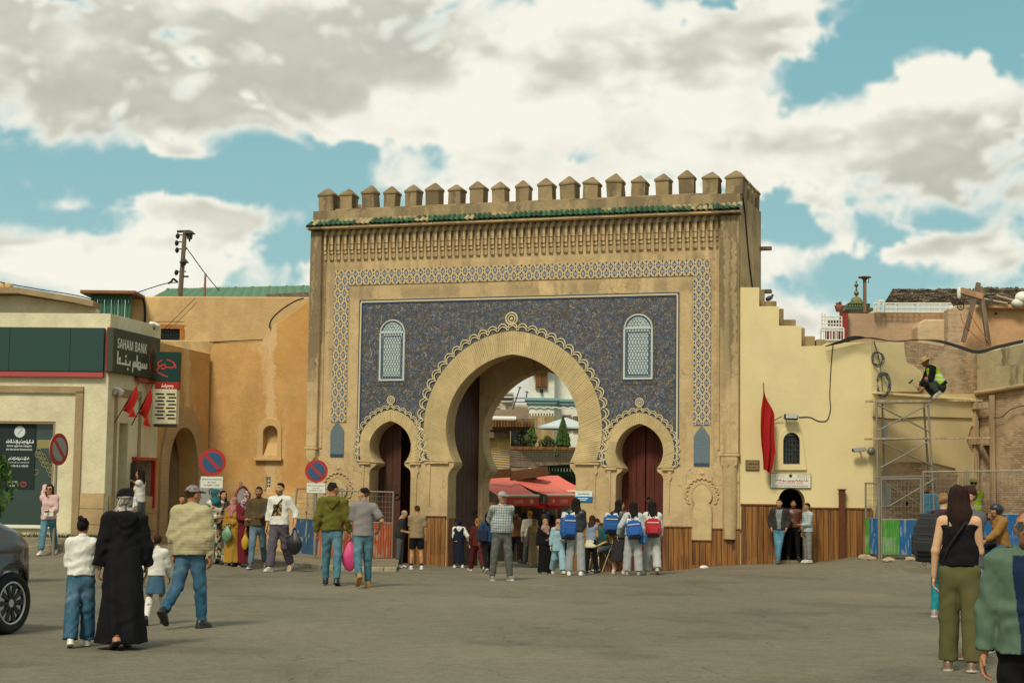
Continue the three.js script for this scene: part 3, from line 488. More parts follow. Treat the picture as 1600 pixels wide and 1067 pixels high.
// ---------- walls that stand on a line across the view ----------
// a Group whose x runs along the wall from one spot to another, y up from height 0, z out of the face
function wallLine(name, label, category, xa, za, xb, zb, group) {
  const a = P(xa, 700, za), b = P(xb, 700, zb); a.y = b.y = 0;
  const dir = b.clone().sub(a), len = dir.length(); dir.normalize();
  const t = name ? thing(name, label, category, a, Math.atan2(-dir.z, dir.x), group) : null, nrm = V(-dir.z, 0, dir.x);
  const at = (x, y, out = 0) => { const r = rayOf(x, y), o = V(0, EYE, 0), k = a.clone().addScaledVector(nrm, out).sub(o).dot(nrm) / r.dot(nrm), p = o.addScaledVector(r, k); return [p.clone().sub(a).dot(dir), p.y]; };
  const world = (u, y, out = 0) => a.clone().addScaledVector(dir, u).addScaledVector(nrm, out).setY(y);
  return { t, at, world, len, dir, nrm, turn: Math.atan2(-dir.z, dir.x), pts: (list, out = 0) => list.map(([x, y]) => at(x, y, out)) };
}
const hole = (pts) => { const h = new THREE.Path(); pts.forEach((q, i) => i ? h.lineTo(q[0], q[1]) : h.moveTo(q[0], q[1])); h.closePath(); return h; };
const slab = (outline, d, holes = [], bevel = 0) => { const s = poly(outline); s.holes = holes.map(hole); return metreUV(extr(s, d, bevel).translate(0, 0, -d)); };
const box2 = (a, b, z0, z1) => bx(Math.abs(b[0] - a[0]), Math.abs(b[1] - a[1]), z1 - z0, (a[0] + b[0]) / 2, (a[1] + b[1]) / 2, (z0 + z1) / 2);
const archTop = (x0, x1, ys, yt, n = 12, k = 1) => Array.from({ length: n + 1 }, (_, i) => { const a = Math.PI * (1 - i / n), c = Math.cos(a); return [(x0 + x1) / 2 + (x1 - x0) / 2 * Math.sign(c) * Math.pow(Math.abs(c), k), ys + (yt - ys) * Math.pow(Math.sin(a), k)]; });
function grille(parent, x0, x1, y0, y1, nx, ny, z, mat = darkSteel, r = 0.009) { for (let i = 0; i <= nx; i++) mesh('grille_bar', bar(V(lerp(x0, x1, i / nx), y0, z), V(lerp(x0, x1, i / nx), y1, z), r, 5), mat, parent); for (let j = 0; j <= ny; j++) mesh('grille_bar', bar(V(x0, lerp(y0, y1, j / ny), z), V(x1, lerp(y0, y1, j / ny), z), r, 5), mat, parent); }
// stroke lettering for the Arabic lines: joined humps, stems and dots on a base line
function arabic(g, x, y, w, h, words, seed = 1) {
  setSeed(seed); g.lineCap = 'round'; g.lineJoin = 'round'; let cx = x + w; const unit = w / words.reduce((s, q) => s + q + 0.7, 0);
  for (const n of words) {
    g.beginPath(); g.moveTo(cx, y - h * rr(0.2, 0.5)); g.lineTo(cx, y); const x0 = cx;
    for (let k = 0; k < n; k++) { const x1 = cx - unit, t = rnd(); if (t < 0.25) { g.lineTo(x1, y); g.lineTo(x1, y - h * rr(0.7, 0.95)); g.moveTo(x1, y); } else if (t < 0.55) g.bezierCurveTo(cx - unit * 0.1, y - h * 0.5, x1 + unit * 0.2, y - h * 0.5, x1, y); else if (t < 0.8) { g.lineTo(cx - unit * 0.5, y); g.lineTo(cx - unit * 0.5, y - h * 0.35); g.moveTo(cx - unit * 0.5, y); g.lineTo(x1, y); } else { g.lineTo(x1, y); } cx = x1; }
    if (rnd() < 0.5) g.bezierCurveTo(cx - unit * 0.1, y + h * 0.5, cx - unit * 0.9, y + h * 0.5, cx - unit * 0.7, y);
    g.stroke();
    for (let k = 0; k < n; k += 2) { const dx = lerp(x0, cx, (k + 0.5) / n), up = rnd() < 0.6; g.beginPath(); g.arc(dx, y + (up ? -h * 0.78 : h * 0.38), g.lineWidth * 0.62, 0, 7); g.fill(); }
    cx -= unit * 0.7;
  }
}
const signMat = (W, H, draw, o = {}) => std({ map: canvasTex(W, H, draw), roughness: 0.6, ...o });
// a thin board whose front carries a print
function board2(name, w, h, d, mat, side, parent) { const g = rbx(w, h, d, Math.min(0.01, d / 3), 0, 0, 0, 1); const p = g.attributes.position, uv = g.attributes.uv, n = g.attributes.normal; for (let i = 0; i < p.count; i++) uv.setXY(i, clamp(p.getX(i) / w + 0.5, 0.002, 0.998), clamp(p.getY(i) / h + 0.5, 0.002, 0.998)); return mesh(name, g, mat, parent); }
const plate = (w, h) => new THREE.PlaneGeometry(w, h);

// ---------- the yellow police post beside the gate ----------
const YEL = [0.80, 0.645, 0.335];
const yellowPaint = plaster(YEL, { w: 8, h: 8, seed: 33, drip: 0.05, patch: 0.06, res: 512, light: 1.0, dark: [0.42, 0.33, 0.17], extra: (u, v, c, a, b, e) => { const k = 0.9 + 0.12 * (a - 0.5); const s = sst(fbm(u * 1.1 + 40, v * 1.1, 4), 0.64, 0.72); return c.map((q, i) => lerp(YEL[i] * (k + 0.08 * (b - 0.5)), [0.5, 0.42, 0.27][i], s * 0.14)); } });
yellowPaint.bumpScale = 0.004;
const brickMat = plaster([0.50, 0.35, 0.215], { w: 4, h: 4, seed: 51, res: 1024, drip: 0.1, patch: 0.2, extra: (u, v, c, a, b, e) => { const row = Math.floor(v / 0.055), fy = v / 0.055 - row, fx = (u / 0.2 + (row & 1) * 0.5 + 0.2 * h2(row, 3)); const ix = Math.floor(fx), k = 0.75 + 0.5 * h2(ix, row); const j = fy < 0.24 || fx - ix < 0.07; const worn = sst(a * 0.6 + b * 0.4, 0.52, 0.62); return c.map((q, i) => j ? lerp(q * 0.6, [0.5, 0.40, 0.25][i], worn) : q * lerp(k, 1, worn * 0.6)); } });
const Y = wallLine('yellow_police_post', 'pale yellow building with stepped top, small arched door and timber dado right of the gate', 'building', 1157, 41, 1363, 41);
{
  const q = Y.pts([[1157, 449], [1187, 449], [1187, 478.5], [1218, 478.5], [1218, 509], [1253, 509], [1253, 541], [1288, 540], [1292, 536], [1363, 534]]), L = Y.at(1363, 700)[0];
  const d0 = Y.at(1216, 790), d1 = Y.at(1259, 790), dt = Y.at(1237, 763)[1], w0 = Y.at(1223, 726), w1 = Y.at(1251, 726), ws = Y.at(1237, 690)[1], wt = Y.at(1237, 675)[1], gd = gh(6.3, -41);
  const door = [[d0[0], -0.7], ...archTop(d0[0], d1[0], d0[1], dt, 14, 0.85), [d1[0], -0.7]], win = [[w0[0], w0[1]], ...archTop(w0[0], w1[0], ws, wt), [w1[0], w1[1]]];
  mesh('front_wall', slab([[0.005, -0.7], ...door, [L, -0.7], ...q.reverse()], 0.45, [win], 0.004), yellowPaint, Y.t);
  // older stepped wall behind, its dark tops show at each step
  const old = plaster([0.30, 0.22, 0.115], { w: 4, h: 4, seed: 61, drip: 0.5, patch: 0.3, dark: [0.1, 0.08, 0.05] });
  for (const [x0, x1, y] of [[1187, 1195.5, 452], [1195.5, 1214, 470], [1218, 1225, 482], [1225, 1244, 499], [1253, 1258, 512], [1258, 1274, 525], [1276, 1290, 530]]) { const a = Y.at(x0, y, -0.5), b = Y.at(x1, y, -0.5); mesh('stepped_wall', metreUV(rbx(b[0] - a[0], a[1] - 2, 0.5, 0.03, (a[0] + b[0]) / 2, (a[1] + 2) / 2, -0.72)), old, Y.t); }
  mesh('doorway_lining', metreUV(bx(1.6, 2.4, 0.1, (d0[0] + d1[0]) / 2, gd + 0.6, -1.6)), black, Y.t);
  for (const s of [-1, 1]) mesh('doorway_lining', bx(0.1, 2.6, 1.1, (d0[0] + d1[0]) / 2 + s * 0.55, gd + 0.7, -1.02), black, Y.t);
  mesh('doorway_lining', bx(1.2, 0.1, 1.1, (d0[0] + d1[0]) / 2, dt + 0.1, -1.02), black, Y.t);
  mesh('doorstep', metreUV(rbx(d1[0] - d0[0] + 0.3, 0.12, 0.5, 0.02, (d0[0] + d1[0]) / 2, gd + 0.02, 0.02)), greyWood, Y.t);
  // window: moulded surround, pane, ironwork
  const o0 = Y.at(1211, 735), o1 = Y.at(1261, 735), os = Y.at(1237, 694)[1], ot = Y.at(1237, 666)[1];
  const win2 = mesh('window', slab([[o0[0], o0[1]], ...archTop(o0[0] + 0.08, o1[0] - 0.08, os, ot), [o1[0], o1[1]]], 0.05, [win], 0.012).translate(0, 0, 0.05), yellowPaint, Y.t);
  mesh('pane', bx(0.6, 1.1, 0.02, (w0[0] + w1[0]) / 2, (w0[1] + wt) / 2, -0.2), glassDark, win2);
  grille(win2, w0[0] + 0.02, w1[0] - 0.02, w0[1] + 0.03, ws + 0.12, 5, 6, -0.06, darkSteel, 0.011);
  for (let i = 0; i < 4; i++) for (let j = 0; j < 5; j++) if ((i + j) % 2) mesh('grille_scroll', new THREE.TorusGeometry(0.035, 0.007, 4, 12).translate(lerp(w0[0], w1[0], (i + 0.5) / 4), lerp(w0[1], ws, (j + 0.7) / 5), -0.055), darkSteel, win2);
  setSeed(71);
  const top = (u) => lerp(Y.at(1158, 788)[1], Y.at(1345, 797)[1], u / L);
  boards(0.02, L + 0.02, top, Y.t, (m, u, y) => m.position.set(u, y, 0.022), 0.035, [[d0[0] - 0.02, d1[0] + 0.02]]);
  mesh('dado_cap', bx(d0[0] - 0.02, 0.035, 0.07, d0[0] / 2, top(0.4) + 0.012, 0.03), timbers[3], Y.t); mesh('dado_cap', bx(L - d1[0] - 0.04, 0.035, 0.07, (L + d1[0]) / 2, top(2.4) + 0.012, 0.03).rotateZ(0), timbers[3], Y.t);
  // name board of the post
  const s0 = Y.at(1203.5, 739), s1 = Y.at(1267.5, 763), sw = s1[0] - s0[0], sh = s0[1] - s1[1];
  const sg = thing('police_sign', 'white police post name board above the small arched door', 'sign', Y.world((s0[0] + s1[0]) / 2, (s0[1] + s1[1]) / 2, 0.03), Y.turn);
  board2('panel', sw, sh, 0.03, signMat(512, 208, (g, W, H) => {
    g.fillStyle = '#d9d5c2'; g.fillRect(0, 0, W, H); g.strokeStyle = '#6d6134'; g.lineWidth = 7; g.strokeRect(4, 4, W - 8, H - 8);
    g.fillStyle = '#26262c'; g.beginPath(); g.moveTo(256, 18); g.lineTo(276, 24); g.lineTo(276, 46); g.lineTo(256, 66); g.lineTo(236, 46); g.lineTo(236, 24); g.fill(); g.fillStyle = '#a93226'; g.fillRect(246, 10, 20, 8);
    g.fillStyle = g.strokeStyle = '#6d6a62'; g.lineWidth = 3; for (let k = 0; k < 3; k++) { arabic(g, 330, 24 + k * 18, 150, 9, [4, 3, 5], 3 + k); g.font = '12px sans-serif'; }
    g.fillRect(34, 20, 160, 3); g.fillRect(34, 36, 140, 3); g.fillRect(34, 52, 150, 3);
    g.fillStyle = g.strokeStyle = '#9a2a2a'; g.lineWidth = 7; arabic(g, 50, 108, 420, 30, [4, 5, 2, 3, 6], 21);
    g.fillStyle = '#a1473a'; g.font = 'bold 27px sans-serif'; g.textAlign = 'center'; g.fillText('OEEOI I ΛΛEOΛO  OEXIEΛ', 256, 150);
    g.fillStyle = '#5b4a6a'; g.font = 'bold 28px sans-serif'; g.fillText('POSTE DE POLICE BAB BOUJLOUD', 256, 188, 440);
  }), white, sg.t || sg);
  const pq = Y.at(1176, 727); const pl = thing('street_plaque', 'small brown tiled street name plaque on the yellow wall beside the gate', 'plaque', Y.world(pq[0], pq[1], 0.02), Y.turn);
  board2('tile', 0.33, 0.25, 0.02, signMat(160, 120, (g, W, H) => { g.fillStyle = '#8c7448'; g.fillRect(0, 0, W, H); g.strokeStyle = '#40382f'; g.lineWidth = 8; g.strokeRect(6, 6, W - 12, H - 12); g.strokeStyle = g.fillStyle = '#2c2a34'; g.lineWidth = 5; arabic(g, 22, 50, 116, 20, [4, 3, 4], 8); g.font = 'bold 24px sans-serif'; g.textAlign = 'center'; g.fillText('BAB BOUJLOUD', 80, 92, 116); }), white, pl);
  // floodlight on a bracket, with its cable
  const fq = Y.at(1234, 650); const fl = thing('floodlight', 'grey box floodlight above the arched window of the yellow wall', 'floodlight', Y.world(fq[0], fq[1], 0), Y.turn);
  mesh('housing', rbx(0.31, 0.13, 0.2, 0.02, 0, 0, 0.22).rotateX(0.15), darkSteel, fl); mesh('lens', rbx(0.27, 0.10, 0.015, 0.005, 0, -0.02, 0.328), flat(0.45, 0.47, 0.42, { roughness: 0.2 }), fl); mesh('bracket', merge([bar(V(-0.1, -0.02, 0), V(-0.1, -0.02, 0.2), 0.012), bar(V(0.1, -0.02, 0), V(0.1, -0.02, 0.2), 0.012)]), steel, fl);
  mesh('arm', tube([V(-0.2, -0.02, 0.12), V(-0.35, -0.1, 0.06), V(-0.48, -0.2, 0.04), V(-0.42, -0.16, 0.03)], 0.012, 20), darkSteel, fl);
  const wire = [[1302, 538], [1300, 560], [1298, 590], [1297, 620], [1298, 640], [1292, 657], [1280, 658], [1266, 652], [1248, 652]].map(([x, y]) => { const q2 = Y.at(x, y); return Y.world(q2[0], q2[1], 0.012); });
  tag(mesh('wall_cable', tube(wire, 0.011, 80, 5), cable), 'thin black cable running down the yellow wall to the floodlight', 'cable');
  // camera pair
  const cq = Y.at(1350, 703); const cc = thing('security_camera', 'grey surveillance camera on the corner of the yellow wall', 'camera', Y.world(cq[0], cq[1], 0), Y.turn);
  mesh('housing', rbx(0.3, 0.11, 0.11, 0.025, -0.14, 0.02, 0.24).rotateZ(0.12), flat(0.35, 0.34, 0.30), cc); mesh('lens', cyl(0.04, 0.04, 0.03, 12).rotateZ(Math.PI / 2).translate(-0.30, -0.02, 0.24), black, cc); mesh('dome', new THREE.SphereGeometry(0.1, 16, 12).translate(0.14, -0.03, 0.18), flat(0.16, 0.15, 0.13, { roughness: 0.3 }), cc); mesh('bracket', merge([bar(V(0.14, 0, 0), V(0.14, 0, 0.18), 0.025), bar(V(-0.1, 0, 0), V(-0.1, 0, 0.22), 0.018)]), steel, cc);
  // rusty post
  const rq = Y.at(1314.5, 766); const rust = plaster([0.13, 0.05, 0.025], { w: 1, h: 1, seed: 81, res: 128, drip: 0.3, dark: [0.05, 0.02, 0.012] });
  const rp = thing('rusty_post', 'rusty brown steel post standing against the timber dado', 'post', Y.world(rq[0], gh(7.8, -41) - 0.2, 0.14), Y.turn);
  mesh('shaft', metreUV(rbx(0.145, rq[1] - gh(7.8, -41) + 0.2, 0.1, 0.012, 0, (rq[1] - gh(7.8, -41) + 0.2) / 2, 0)), rust, rp); mesh('flange', rbx(0.19, 0.03, 0.14, 0.006, 0, rq[1] - gh(7.8, -41) + 0.215, 0), rust, rp);
}
// hanging flags: cloth gathered round its pole
const flagRed = std({ color: lin(0.36, 0.018, 0.014), roughness: 0.85, side: THREE.DoubleSide });
function clothGeo(nu, nv, fn) { const g = new THREE.PlaneGeometry(1, 1, nu, nv), p = g.attributes.position; for (let i = 0; i < p.count; i++) { const q = fn(p.getX(i) + 0.5, 0.5 - p.getY(i)); p.setXYZ(i, q[0], q[1], q[2]); } g.computeVertexNormals(); return g; }
const starGreen = flat(0.02, 0.09, 0.03);
{
  const a = Y.at(1194, 600, 0.35), b = Y.at(1197, 738, 0.1), top = a[1] - 0.02, foot = b[1] + 0.02;
  const f = thing('flag', 'long red flag hanging folded from its pole on the yellow wall', 'flag', Y.world(a[0], 0, 0.22), Y.turn, null);
  mesh('pole', bar(V(0.0, top + 0.05, 0.1), V(0.06, foot + 0.9, -0.2), 0.014), steel, f);
  mesh('cloth', clothGeo(18, 40, (u, v) => { const y = lerp(top - 0.12, foot, v), w = 0.02 + 0.2 * sst(v, 0, 0.3) * (v > 0.72 ? lerp(1, 0.45, (v - 0.72) / 0.28) : 1), x0 = lerp(0.0, 0.03, v); return [x0 + (u - 0.25) * w * 1.5 + 0.012 * Math.sin(v * 9), y + (u - 0.5) * -0.12, 0.1 + 0.06 * Math.sin(u * 11 + v * 3) * (0.3 + v)]; }), flagRed, f);
}
// ---------- the recess with the scaffold ----------
const R2 = wallLine('brick_wall', 'half stripped wall behind the scaffold, yellow plaster over bare brick', 'building', 1363, 41, 1527, 43.6);
{
  const q = R2.pts([[1363, 535], [1390, 533], [1415, 533], [1440, 535], [1500, 545], [1527, 548]]), L = R2.len;
  mesh('wall', slab([[0, -0.6], [L, -0.6], ...q.slice().reverse()], 0.5), brickMat, R2.t);
  const y1 = R2.pts([[1363.3, 536], [1412, 535], [1413, 552], [1416, 566], [1428, 572], [1440, 581], [1442, 594], [1443, 612], [1363.3, 612]]);
  mesh('plaster_coat', slab(y1, 0.03, [], 0.004).translate(0, 0, 0.03), yellowPaint, R2.t);
  const y2 = R2.pts([[1363.3, 616], [1527, 616], [1527, 660], [1516, 668], [1510, 690], [1517, 705], [1524, 712], [1524, 800], [1496, 800], [1497, 745], [1492, 732], [1460, 724], [1425, 722], [1405, 722], [1384, 726], [1377, 738], [1373, 760], [1363.3, 830]]);
  const w0 = R2.at(1376, 684), w1 = R2.at(1387, 661);
  mesh('plaster_coat', slab(y2, 0.03, [[[w0[0], w0[1]], [w1[0], w0[1]], [w1[0], w1[1]], [w0[0], w1[1]]]], 0.004).translate(0, 0, 0.03), yellowPaint, R2.t);
  const l0 = R2.at(1363, 614); mesh('ledge', metreUV(rbx(L, 0.06, 0.13, 0.02, L / 2, l0[1], 0.05)), yellowPaint, R2.t);
  const win = mesh('window', box2([w0[0] - 0.03, w0[1] - 0.03], [w1[0] + 0.03, w1[1] + 0.03], 0.004, 0.016), greyWood, R2.t); mesh('pane', box2(w0, w1, 0.018, 0.026), flat(0.45, 0.5, 0.5, { roughness: 0.15 }), win);
  const d0 = R2.at(1379, 792), d1 = R2.at(1391, 755); mesh('door', box2([d0[0], d0[1]], d1, 0.01, 0.04), flat(0.42, 0.44, 0.38), R2.t);
  const h0 = R2.at(1416, 790), h1 = R2.at(1420, 784); mesh('wall_opening', box2(h0, h1, 0.002, 0.006), black, R2.t);
  const s0 = R2.at(1438, 790), s1 = R2.at(1456, 768); const sh = mesh('shutter', box2(s0, s1, 0.01, 0.03), flat(0.12, 0.05, 0.03), R2.t); for (let i = 0; i < 6; i++) mesh('slat', box2([lerp(s0[0], s1[0], (i + 0.2) / 6), s0[1]], [lerp(s0[0], s1[0], (i + 0.7) / 6), s1[1]], 0.031, 0.04), timbers[3], sh);
  const wl = [[1364, 652], [1400, 655], [1440, 652], [1480, 653], [1520, 654]].map(([x, y]) => { const p = R2.at(x, y, 0.05); return R2.world(p[0], p[1], 0.05); });
  tag(mesh('wall_cable', tube(wl, 0.013, 60, 5), cable), 'black cable strung along the plaster behind the scaffold', 'cable');
}
const streaky = plaster([0.46, 0.375, 0.215], { w: 5, h: 5, seed: 91, res: 512, drip: 1.0, patch: 0.3, dark: [0.10, 0.09, 0.05] });
const R3 = wallLine('old_town_house', 'old house at the right edge with streaked rounded upper wall over bare brick', 'building', 1526, 43.6, 1690, 39.5);
{
  const q = R3.pts([[1526, 549], [1545, 546], [1570, 541], [1600, 533], [1640, 522], [1690, 512]]), L = R3.len, lo = R3.pts([[1526, 614], [1545, 612], [1570, 608], [1600, 603], [1640, 597], [1690, 592]]);
  mesh('upper_wall', slab([...lo, ...q.slice().reverse()], 0.5, [], 0.06), streaky, R3.t);
  const d0 = R3.at(1535, 800), d1 = R3.at(1552, 695);
  mesh('lower_wall', slab([[0, -0.6], [d0[0], -0.6], [d0[0], d1[1]], [d1[0], d1[1]], [d1[0], -0.6], [L, -0.6], ...lo.slice().reverse()], 0.5).translate(0, 0, -0.05), brickMat, R3.t);
  mesh('ledge', metreUV(tube(lo.map(([u, y]) => V(u, y, 0.03)), 0.06, 30, 8)), plaster([0.5, 0.37, 0.2], { w: 3, h: 3, seed: 95, res: 256 }), R3.t);
  const dr = mesh('door', box2([d0[0], -0.5], d1, -0.3, -0.25), doorDark, R3.t); grille(dr, d0[0] + 0.03, d1[0] - 0.03, d0[1] + 0.4, d1[1] - 0.06, 3, 6, -0.24, darkSteel, 0.008);
  for (const [x0, x1, ya] of [[1527, 1532, 627], [1553, 1557, 618]]) mesh('door_post', metreUV(rbx(R3.at(x1, ya)[0] - R3.at(x0, ya)[0], R3.at(x0, ya)[1] + 0.5, 0.1, 0.01, R3.at((x0 + x1) / 2, ya)[0], (R3.at(x0, ya)[1] - 0.5) / 2, 0.08)), scaffoldWood, R3.t);
  for (const [y0, y1] of [[628, 640], [684, 695]]) { const a = R3.at(1524, y1), b = R3.at(1553, y0); mesh('lintel', metreUV(box2(a, b, 0.13, 0.18)), scaffoldWood, R3.t); }
  // lime-wash tally rows
  const wl = [[1527, 655], [1550, 652], [1565, 652], [1580, 640], [1620, 630]].map(([x, y]) => { const p = R3.at(x, y, 0.06); return R3.world(p[0], p[1], 0.06); });
  tag(mesh('wall_cable', tube(wl, 0.012, 40, 5), cable), 'sagging black cable across the bare brick at the right edge', 'cable');
}
// coils of hose hung on the corner and cables on the wall top
const hose = flat(0.075, 0.095, 0.085, { roughness: 0.5 });
function coil(name, label, c, r, n, squash, seed) { setSeed(seed); const t = thing(name, label, 'hose coil', c, 0); for (let k = 0; k < n; k++) { const pts = [], rad = r * rr(0.82, 1.08), ox = rr(-0.03, 0.03), oy = rr(-0.05, 0.03); for (let i = 0; i < 16; i++) { const a = i / 16 * 6.283; pts.push(V(ox + rad * squash * Math.cos(a) + rr(-0.008, 0.008), oy + rad * Math.sin(a) + rr(-0.01, 0.01), rr(0, 0.07))); } mesh('loop', tube(pts, 0.013, 36, 5, true), hose, t); } return t; }
{
  const a = R2.at(1372, 560, 0.1), b = R2.at(1381, 601, 0.1);
  coil('hose_coil', 'round coil of dark hose hanging high on the yellow corner', R2.world(a[0], a[1], 0.08), 0.17, 5, 0.85, 3);
  coil('hose_coil', 'long tangled coil of hose hanging under the round one', R2.world(b[0], b[1], 0.08), 0.26, 7, 0.62, 4);
  tag(mesh('hose', tube([[1366, 533], [1370, 545], [1376, 570], [1378, 590], [1380, 612]].map(([x, y]) => { const p = R2.at(x, y, 0.06); return R2.world(p[0], p[1], 0.06); }), 0.012, 30, 5), hose), 'dark hose dropping from the wall top between the coils', 'hose');
  setSeed(12); for (let k = 0; k < 5; k++) {
    const pts = [[1290, 541], [1310, 537 - k * 0.8], [1335, 531 - k * 1.4], [1360, 528 + rr(-1, 2)], [1395, 533], [1440, 531], [1470, 532 + k * 0.8], [1500, 540 + k], [1528, 548 + k], [1560, 540 + k], [1600, 531 + k]].map(([x, y]) => P(x, y, 40.9 - 0.05 * k + (x > 1400 ? 0.5 : 0)));
    tag(mesh('roof_cable', tube(pts, 0.011, 90, 5), cable), ['lowest', 'second lowest', 'middle', 'second highest', 'highest'][k] + ' black cable of the bundle draped along the right wall tops', 'cable', 'cables draped along the wall tops at the right');
  }
}
// ---------- scaffold ----------
{
  const S = wallLine('scaffold', 'grey tube scaffold with two plank decks against the yellow wall', 'scaffold', 1366, 39.9, 1470, 40.5);
  const pv = (x, y, o = 0) => { const q = S.at(x, y, o); return V(q[0], q[1], o); };
  const tb = (a, b, r = 0.024) => mesh('tube', bar(a, b, r, 7), steel, S.t);
  const low = (x, o) => { const p = pv(x, 810, o); const w = S.world(p.x, 0, o); p.y = gh(w.x, w.z) - 0.05; return p; };
  for (const [xt, xb, o] of [[1370, 1374, 0], [1451, 1464, 0], [1379, 1386, -0.9], [1444, 1460, -0.9]]) tb(pv(xt, 629, o), low(xb, o));
  for (const y of [629, 686, 745]) { tb(pv(1370, y, 0), pv(1379, y, -0.9)); tb(pv(1452, y, 0), pv(1446, y, -0.9)); tb(pv(1370, y + 1, 0), pv(1455, y - 1, 0)); }
  for (const [a, b] of [[[1372, 673], [1452, 632]], [[1372, 633], [1452, 674]], [[1376, 731], [1452, 690]], [[1376, 690], [1462, 730]], [[1388, 792], [1462, 748]], [[1376, 750], [1440, 790]]]) tb(pv(...a, 0.02), pv(...b, 0.02), 0.018);
  for (const [y, x0, x1] of [[627, 1357, 1532], [686, 1355, 1545]]) for (let k = 0; k < 3; k++) { const a = pv(x0 + k * 4, y, -0.1 - k * 0.28), b = pv(x1 - k * 9, y + (y < 650 ? -1 : -2), -0.1 - k * 0.28); mesh('plank', metreUV(beam(a, b, 0.24, 0.045)), scaffoldWood, S.t); }
}
// ---------- site fences: tube frame, wire mesh, corrugated foot panels ----------
const sheetMats = { green: [0.065, 0.24, 0.035], blue: [0.018, 0.105, 0.26], orange: [0.36, 0.085, 0.03], dim: [0.03, 0.075, 0.14] };
for (const k in sheetMats) { const c = sheetMats[k]; sheetMats[k] = std({ roughness: 0.6, side: THREE.DoubleSide, map: colorTex(128, 256, 1.2, 1.2, (u, v) => { const a = fbm(u * 5 + k.length, v * 5, 4), s = sst(fbm(u * 16, v * 3 + k.length, 4), 0.58, 0.7); const m = 0.8 + 0.4 * a; return c.map((q, i) => lerp(q * m, [0.34, 0.33, 0.26][i], s * 0.55)); }) }); }
function corrugated(w, h, d = 0.012, pitch = 0.062) { const n = Math.max(6, Math.round(w / pitch * 4)); const g = new THREE.PlaneGeometry(w, h, n, 1), p = g.attributes.position; for (let i = 0; i < p.count; i++) p.setZ(i, d * Math.sin((p.getX(i) + 9) / pitch * 6.283)); g.computeVertexNormals(); return metreUV(g); }
function fencePanel(label, group, a, b, H, foot, cols, lean = 0, part = scene) {
  const d = b.clone().sub(a), L = Math.hypot(d.x, d.z), t = thing('site_fence', label, 'fence', a, Math.atan2(-d.z, d.x), group), rise = d.y, y = (x) => rise * x / L;
  const zl = (yy) => lean * yy;
  for (const x of [0.02, L - 0.02]) mesh('post', bar(V(x, y(x) - 0.02, 0), V(x, y(x) + H, zl(H)), 0.021, 8), steel, t);
  mesh('rail', bar(V(0, y(0) + H - 0.02, zl(H)), V(L, y(L) + H - 0.02, zl(H)), 0.018, 7), steel, t); mesh('rail', bar(V(0, y(0) + foot, zl(foot)), V(L, y(L) + foot, zl(foot)), 0.015, 7), steel, t); mesh('rail', bar(V(0, y(0) + 0.1, 0), V(L, y(L) + 0.1, 0), 0.015, 7), steel, t);
  const wires = []; for (let x = 0.07; x < L; x += 0.085) wires.push(bar(V(x, y(x) + foot, zl(foot)), V(x, y(x) + H, zl(H)), 0.0035, 4)); for (let k = 1; k < 6; k++) { const yy = lerp(foot, H, k / 6); wires.push(bar(V(0, y(0) + yy, zl(yy)), V(L, y(L) + yy, zl(yy)), 0.0035, 4)); }
  mesh('wire_mesh', merge(wires), steel, t, 'stuff');
  let x = 0.03; for (const [c, w] of cols) { const ww = w * (L - 0.06), p = mesh('corrugated_sheet', corrugated(ww - 0.01, foot - 0.11), sheetMats[c], t); p.position.set(x + ww / 2, y(x + ww / 2) + (foot + 0.1) / 2, zl(foot / 2) + 0.026); p.rotation.x = lean; x += ww; }
  return t;
}
{
  const g0 = (x, y, z) => { const p = P(x, y, z); p.y = gh(p.x, p.z); return p; };
  const fg = null;
  fencePanel('leftmost site fence panel by the rusty post, sheets green then blue', fg, g0(1353, 872, 40.6), g0(1376, 872, 39.9), 1.75, 0.92, [['green', 0.4], ['blue', 0.6]]);
  fencePanel('wide site fence panel with a bright green and a blue sheet below the scaffold', fg, g0(1377, 872, 39.9), g0(1442, 872, 39.4), 1.85, 0.90, [['green', 0.46], ['blue', 0.54]]);
  fencePanel('site fence panel behind the walkers with green then blue sheets', fg, g0(1443, 870, 39.4), g0(1512, 870, 39.0), 2.0, 0.95, [['green', 0.3], ['blue', 0.4], ['green', 0.3]]);
  fencePanel('rightmost site fence panel of blue sheets behind the motorbike', fg, g0(1513, 868, 39.0), g0(1640, 868, 38.2), 2.0, 1.02, [['blue', 0.42], ['blue', 0.28], ['green', 0.3]]);
  for (const [x, y, r, l] of [[1352, 874, 0.1, 'pale block of stone at the foot of the leftmost fence panel'], [1364, 875, 0.07, 'small stone beside the pale block under the fence'], [1390, 878, 0.09, 'flat lump of rubble before the green fence sheet'], [1423, 876, 0.08, 'broken stone before the blue fence sheet'], [1100, 888, 0.06, 'crumpled white and dark litter at the foot of the gate']]) { setSeed(x); const g = new THREE.IcosahedronGeometry(r, 1), p = g.attributes.position; for (let i = 0; i < p.count; i++) { const f = 0.8 + 0.4 * n3(p.getX(i) * 20 + x, p.getY(i) * 20, p.getZ(i) * 20); p.setXYZ(i, p.getX(i) * f * 1.7, p.getY(i) * f * 0.8, p.getZ(i) * f); } g.computeVertexNormals(); const m = mesh(x === 1100 ? 'litter' : 'stone', g, x === 1100 ? white : plaster([0.4, 0.32, 0.2], { w: 1, h: 1, res: 64, seed: x }), scene); m.position.copy(onGround(x, y)); m.position.y += r * 0.4; tag(m, l, x === 1100 ? 'litter' : 'stone'); }
}
